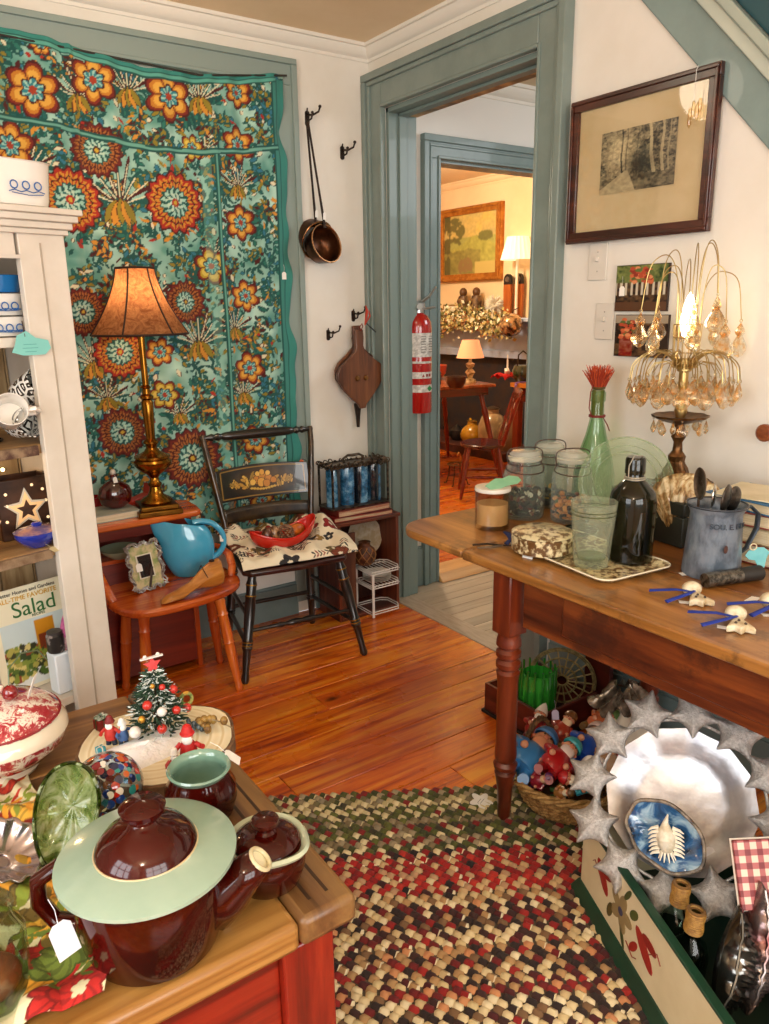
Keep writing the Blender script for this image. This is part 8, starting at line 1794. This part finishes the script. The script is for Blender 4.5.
lay('small purple-trousered gnome at the front left inside the rim', (533, 782), (548, 778), .095, .125, '#8c1e2c', '#5a2a5a', '#3a2148', '#d9b48f', hatkind='cap')
lay('gnome with a green cap lying towards the wall', (590, 728), (612, 716), .12, .15, '#c9683c', '#5f7a3c', '#7a5a2c', '#e8b89a', hatkind='cap')
lay('small white-capped gnome at the right rim by the starfish', (612, 762), (592, 766), .11, .14, '#c9a078', '#efe6d8', '#a8241c', '#f0e8dc', hatkind='cap')
lay('cream-bearded gnome with a brown cap low in the front of the basket', (556, 793), (570, 793), .08, .10, '#a8743c', '#6a4a24', '#3a5a2c', '#efe2c4', hatkind='cap')
price_tag(thing('paper_tag', 'lilac paper tag hanging on the basket handle', 'tag', Z(555, 710, .20)), (0, 0, 0), (R(70), 0, R(-30)), .022, .03, mat=pm('#c9bfd9', .7))
# ---- cloth sack behind the basket
p = Z(628, 716, .13)
def sack(u, v):
    a = 2*PI*u; r = .10*math.sin(PI*min(1, v*.92+.08))**.6*(1+.07*math.sin(5*a+v*4)+.04*math.sin(11*a)); return (float(p[0])-.015+r*math.cos(a)*1.1, float(p[1])+.0+r*math.sin(a)*.95, .006+.17*v+.012*math.sin(7*a)*v)
floral_sheet('cloth_sack', 'cream cloth sack printed with brown ovals slumped behind the gnome basket', 'sack', sack, 120, 50, ['#8a5a3a', '#a8744a', '#6a4630', '#c9966a'], '#d9cbb4', 2, .22, sizes=(.08, .16), leafs=False, area=(1.4, .6))
q = Z(635, 700, .19); b = MB(); r2 = random.Random(8)
b.grid(lambda u, v: ((.03+.08*v)*math.cos(2*PI*u)*(1+.2*math.sin(2*PI*u*7+v*3)), (.025+.055*v)*math.sin(2*PI*u)*(1+.2*math.sin(2*PI*u*6)), .05*(1-v)+.012*math.sin(2*PI*u*9+v*5)), 70, 12, cu=True)
tag(b.build('crinkled_foil', pm('#b5a690', .25, .7, c2='#6a5c4c', ns=26), None, (float(p[0])-.01, float(p[1])+.02, .183)), 'crumpled silver-brown foil on top of the cloth sack', 'foil')
# ---- dark wooden trays with green vase and wicker wheel
WDK = wood('#1c0706', '#4a140e', '#6e2416', 1, 1, .4, .2)
def tray_box():
    x0, x1, y0, y1 = -.375, -.10, -1.52, -1.235; t = thing('wooden_tray', 'dark red wooden tray on the floor behind the table leg holding the green vase', 'tray', ((x0+x1)/2, (y0+y1)/2, 0), R(0)); w, d, h = x1-x0, y1-y0, .115
    for a in (-w/2, w/2-.012): MB().lim(a, a+.012, -d/2, d/2, .012, h).build('side_board', WDK, t, bevel=.002)
    for a in (-d/2, d/2-.012): MB().lim(-w/2+.012, w/2-.012, a, a+.012, .012, h).build('end_board', wood('#1c0706', '#4a140e', '#6e2416', 0, 1, .4, .2), t, bevel=.002)
    MB().lim(-w/2-.008, w/2+.008, -d/2-.008, d/2+.008, 0, .012).build('base_board', pm('#1a120e', .6), t, bevel=.002)
tray_box()
t = thing('green_vase', 'ribbed bright green glass vase standing in the dark red tray', 'vase', (-.27, -1.39, .0135)); GV = pm('#2f8c2a', .1, coat=1, c2='#3fa838', ns=20, stretch=(4, 4, .5))
MB().lathe([(0, 0), (.05, 0), (.056, .01), (.06, .12), (.056, .17), (.05, .175), (.052, .12), (.05, .014), (0, .01)], 60, wob=lambda a, z: 1+.035*math.cos(15*a)).build('ribbed_body', GV, t)
b = MB(); [b.tube([(.059*math.cos(2*PI*k/15), .059*math.sin(2*PI*k/15), .01), (.0625*math.cos(2*PI*k/15), .0625*math.sin(2*PI*k/15), .12), (.062*math.cos(2*PI*k/15), .062*math.sin(2*PI*k/15), .20)], .004, 6) for k in range(15)]; b.build('glass_ribs', pm('#2c7a2a', .1, coat=1), t); MB().lathe([(0, .011), (.047, .011), (.049, .09), (0, .09)], 24).build('green_filling', pm('#2f7a24', .6, c2='#1c5418', ns=40, stretch=(3, 3, .4)), t)
t = thing('wicker_wreath', 'round open-weave wicker wheel leaning upright behind the green vase', 'wicker ring', (-.175, -1.415, .125+.013), 0, None, (R(90), R(0), R(-52))); b = MB()
for r in (.115, .108, .08, .05): b.torus(r, .004, 48, 6, sy=1.05)
b.build('wicker_rings', pm('#8a7a4a', .7, c2='#5f5430', ns=50), t); b = MB(); [b.tube([(.02*math.cos(a), .02*math.sin(a), .002), (.115*math.cos(a), .12*math.sin(a), .0)], .0028, 5) for a in [PI*k/9 for k in range(18)]]; b.torus(.02, .004, 18, 6); b.build('spokes', pm('#9a8a5a', .7), t)
t = thing('wooden_bookrack', 'dark wooden end panel standing at the right of the green vase', 'panel', (-.085, -1.5, 0), R(-14)); MB().prism([(-.07, 0), (.07, 0), (.07, .26), (.02, .30), (-.07, .24)], -.008, .008, T(rx=R(90), rz=R(90))).build('panel', WDK, t, bevel=.002); MB().lim(.01, .05, -.07, .07, 0, .02).build('foot', WDK, t)
# ---- flower-shaped tag on the floor
o = MB().prism([(.028*(1+.28*math.cos(5*a))*math.cos(a), .028*(1+.28*math.cos(5*a))*math.sin(a)) for a in [2*PI*k/60 for k in range(60)]], 0, .0015).build('flower_tag', pm('#e6e2d9', .7), None, fl(481, 801, .011), (R(6), R(-4), R(20))); tag(o, 'white flower-shaped paper tag lying on the rug beside the table leg', 'tag')
b = MB(); b.box((-.004, .004, .0018), (.02, .0012, .0004)); b.box((0, -.004, .0018), (.024, .0012, .0004)); b.build('handwriting', pm('#5a5a5a', .7), o)
# ================================================================ LIGHT + CAMERA
def area(name, loc, target, size, power, col, sy=None):
    l = bpy.data.lights.new(name, 'AREA'); l.energy = power; l.color = col; l.shape = 'RECTANGLE'; l.size = size; l.size_y = sy or size
    o = bpy.data.objects.new(name, l); COL.objects.link(o); o.location = loc
    o.rotation_euler = (Vector(target)-Vector(loc)).to_track_quat('-Z', 'Y').to_euler(); return o
def point(name, loc, power, col, r=.05):
    l = bpy.data.lights.new(name, 'POINT'); l.energy = power; l.color = col; l.shadow_soft_size = r
    o = bpy.data.objects.new(name, l); COL.objects.link(o); o.location = tuple(map(float, loc)); return o
area('front_fill_light', (-1.8, -5.0, 1.5), (-1.4, 0, .9), 2.1, 62, (1, .97, .92), 1.5)  # added area lamp outside the invented front opening, general fill
area('left_fill_light', (-3.6, -2.7, 1.5), (0, -2., .8), 1.3, 34, (.97, .98, 1.), 1.4)  # added side fill behind the invented left opening
point('room_fill_light', (-2.7, -3.7, 2.3), 26, (1, .9, .76), .12)  # added unseen fill near the ceiling, no fixture modelled
point('back_fill_light', (-1.2, -.9, 2.3), 5, (1, .86, .66), .12)  # second added fill, lifts the back of the room without a fixture
area('hall_fill_light', (1.4, -1.5, 2.3), (.6, -.3, .6), .8, 16, (.93, .97, 1.))  # added cool fill inside the closed hall
point('far_room_fill_light', (1.6, 2.2, 2.3), 80, (1, .85, .62), .15)  # added warm fill brightening the far room, apart from its visible lamps
w = bpy.data.worlds.new('daylight'); S.world = w; w.use_nodes = True
bg = w.node_tree.nodes['Background']; bg.inputs[0].default_value = (.85, .93, 1, 1); bg.inputs[1].default_value = 1.2
cam = bpy.data.cameras.new('camera'); co = bpy.data.objects.new('camera', cam); COL.objects.link(co)
cam.sensor_fit = 'VERTICAL'; cam.sensor_height = 36; cam.lens = FPX/1024*36; cam.clip_start = .05
m = Matrix(((_r[0], _u[0], -_f[0], CAM[0]), (_r[1], _u[1], -_f[1], CAM[1]), (_r[2], _u[2], -_f[2], CAM[2]), (0, 0, 0, 1)))
co.matrix_world = m; S.camera = co
S.view_settings.view_transform = 'Standard'; S.view_settings.look = 'None'; S.view_settings.gamma = 1; S.view_settings.use_curve_mapping = False
S.view_settings.exposure = .2
S.cycles.transparent_max_bounces = 32
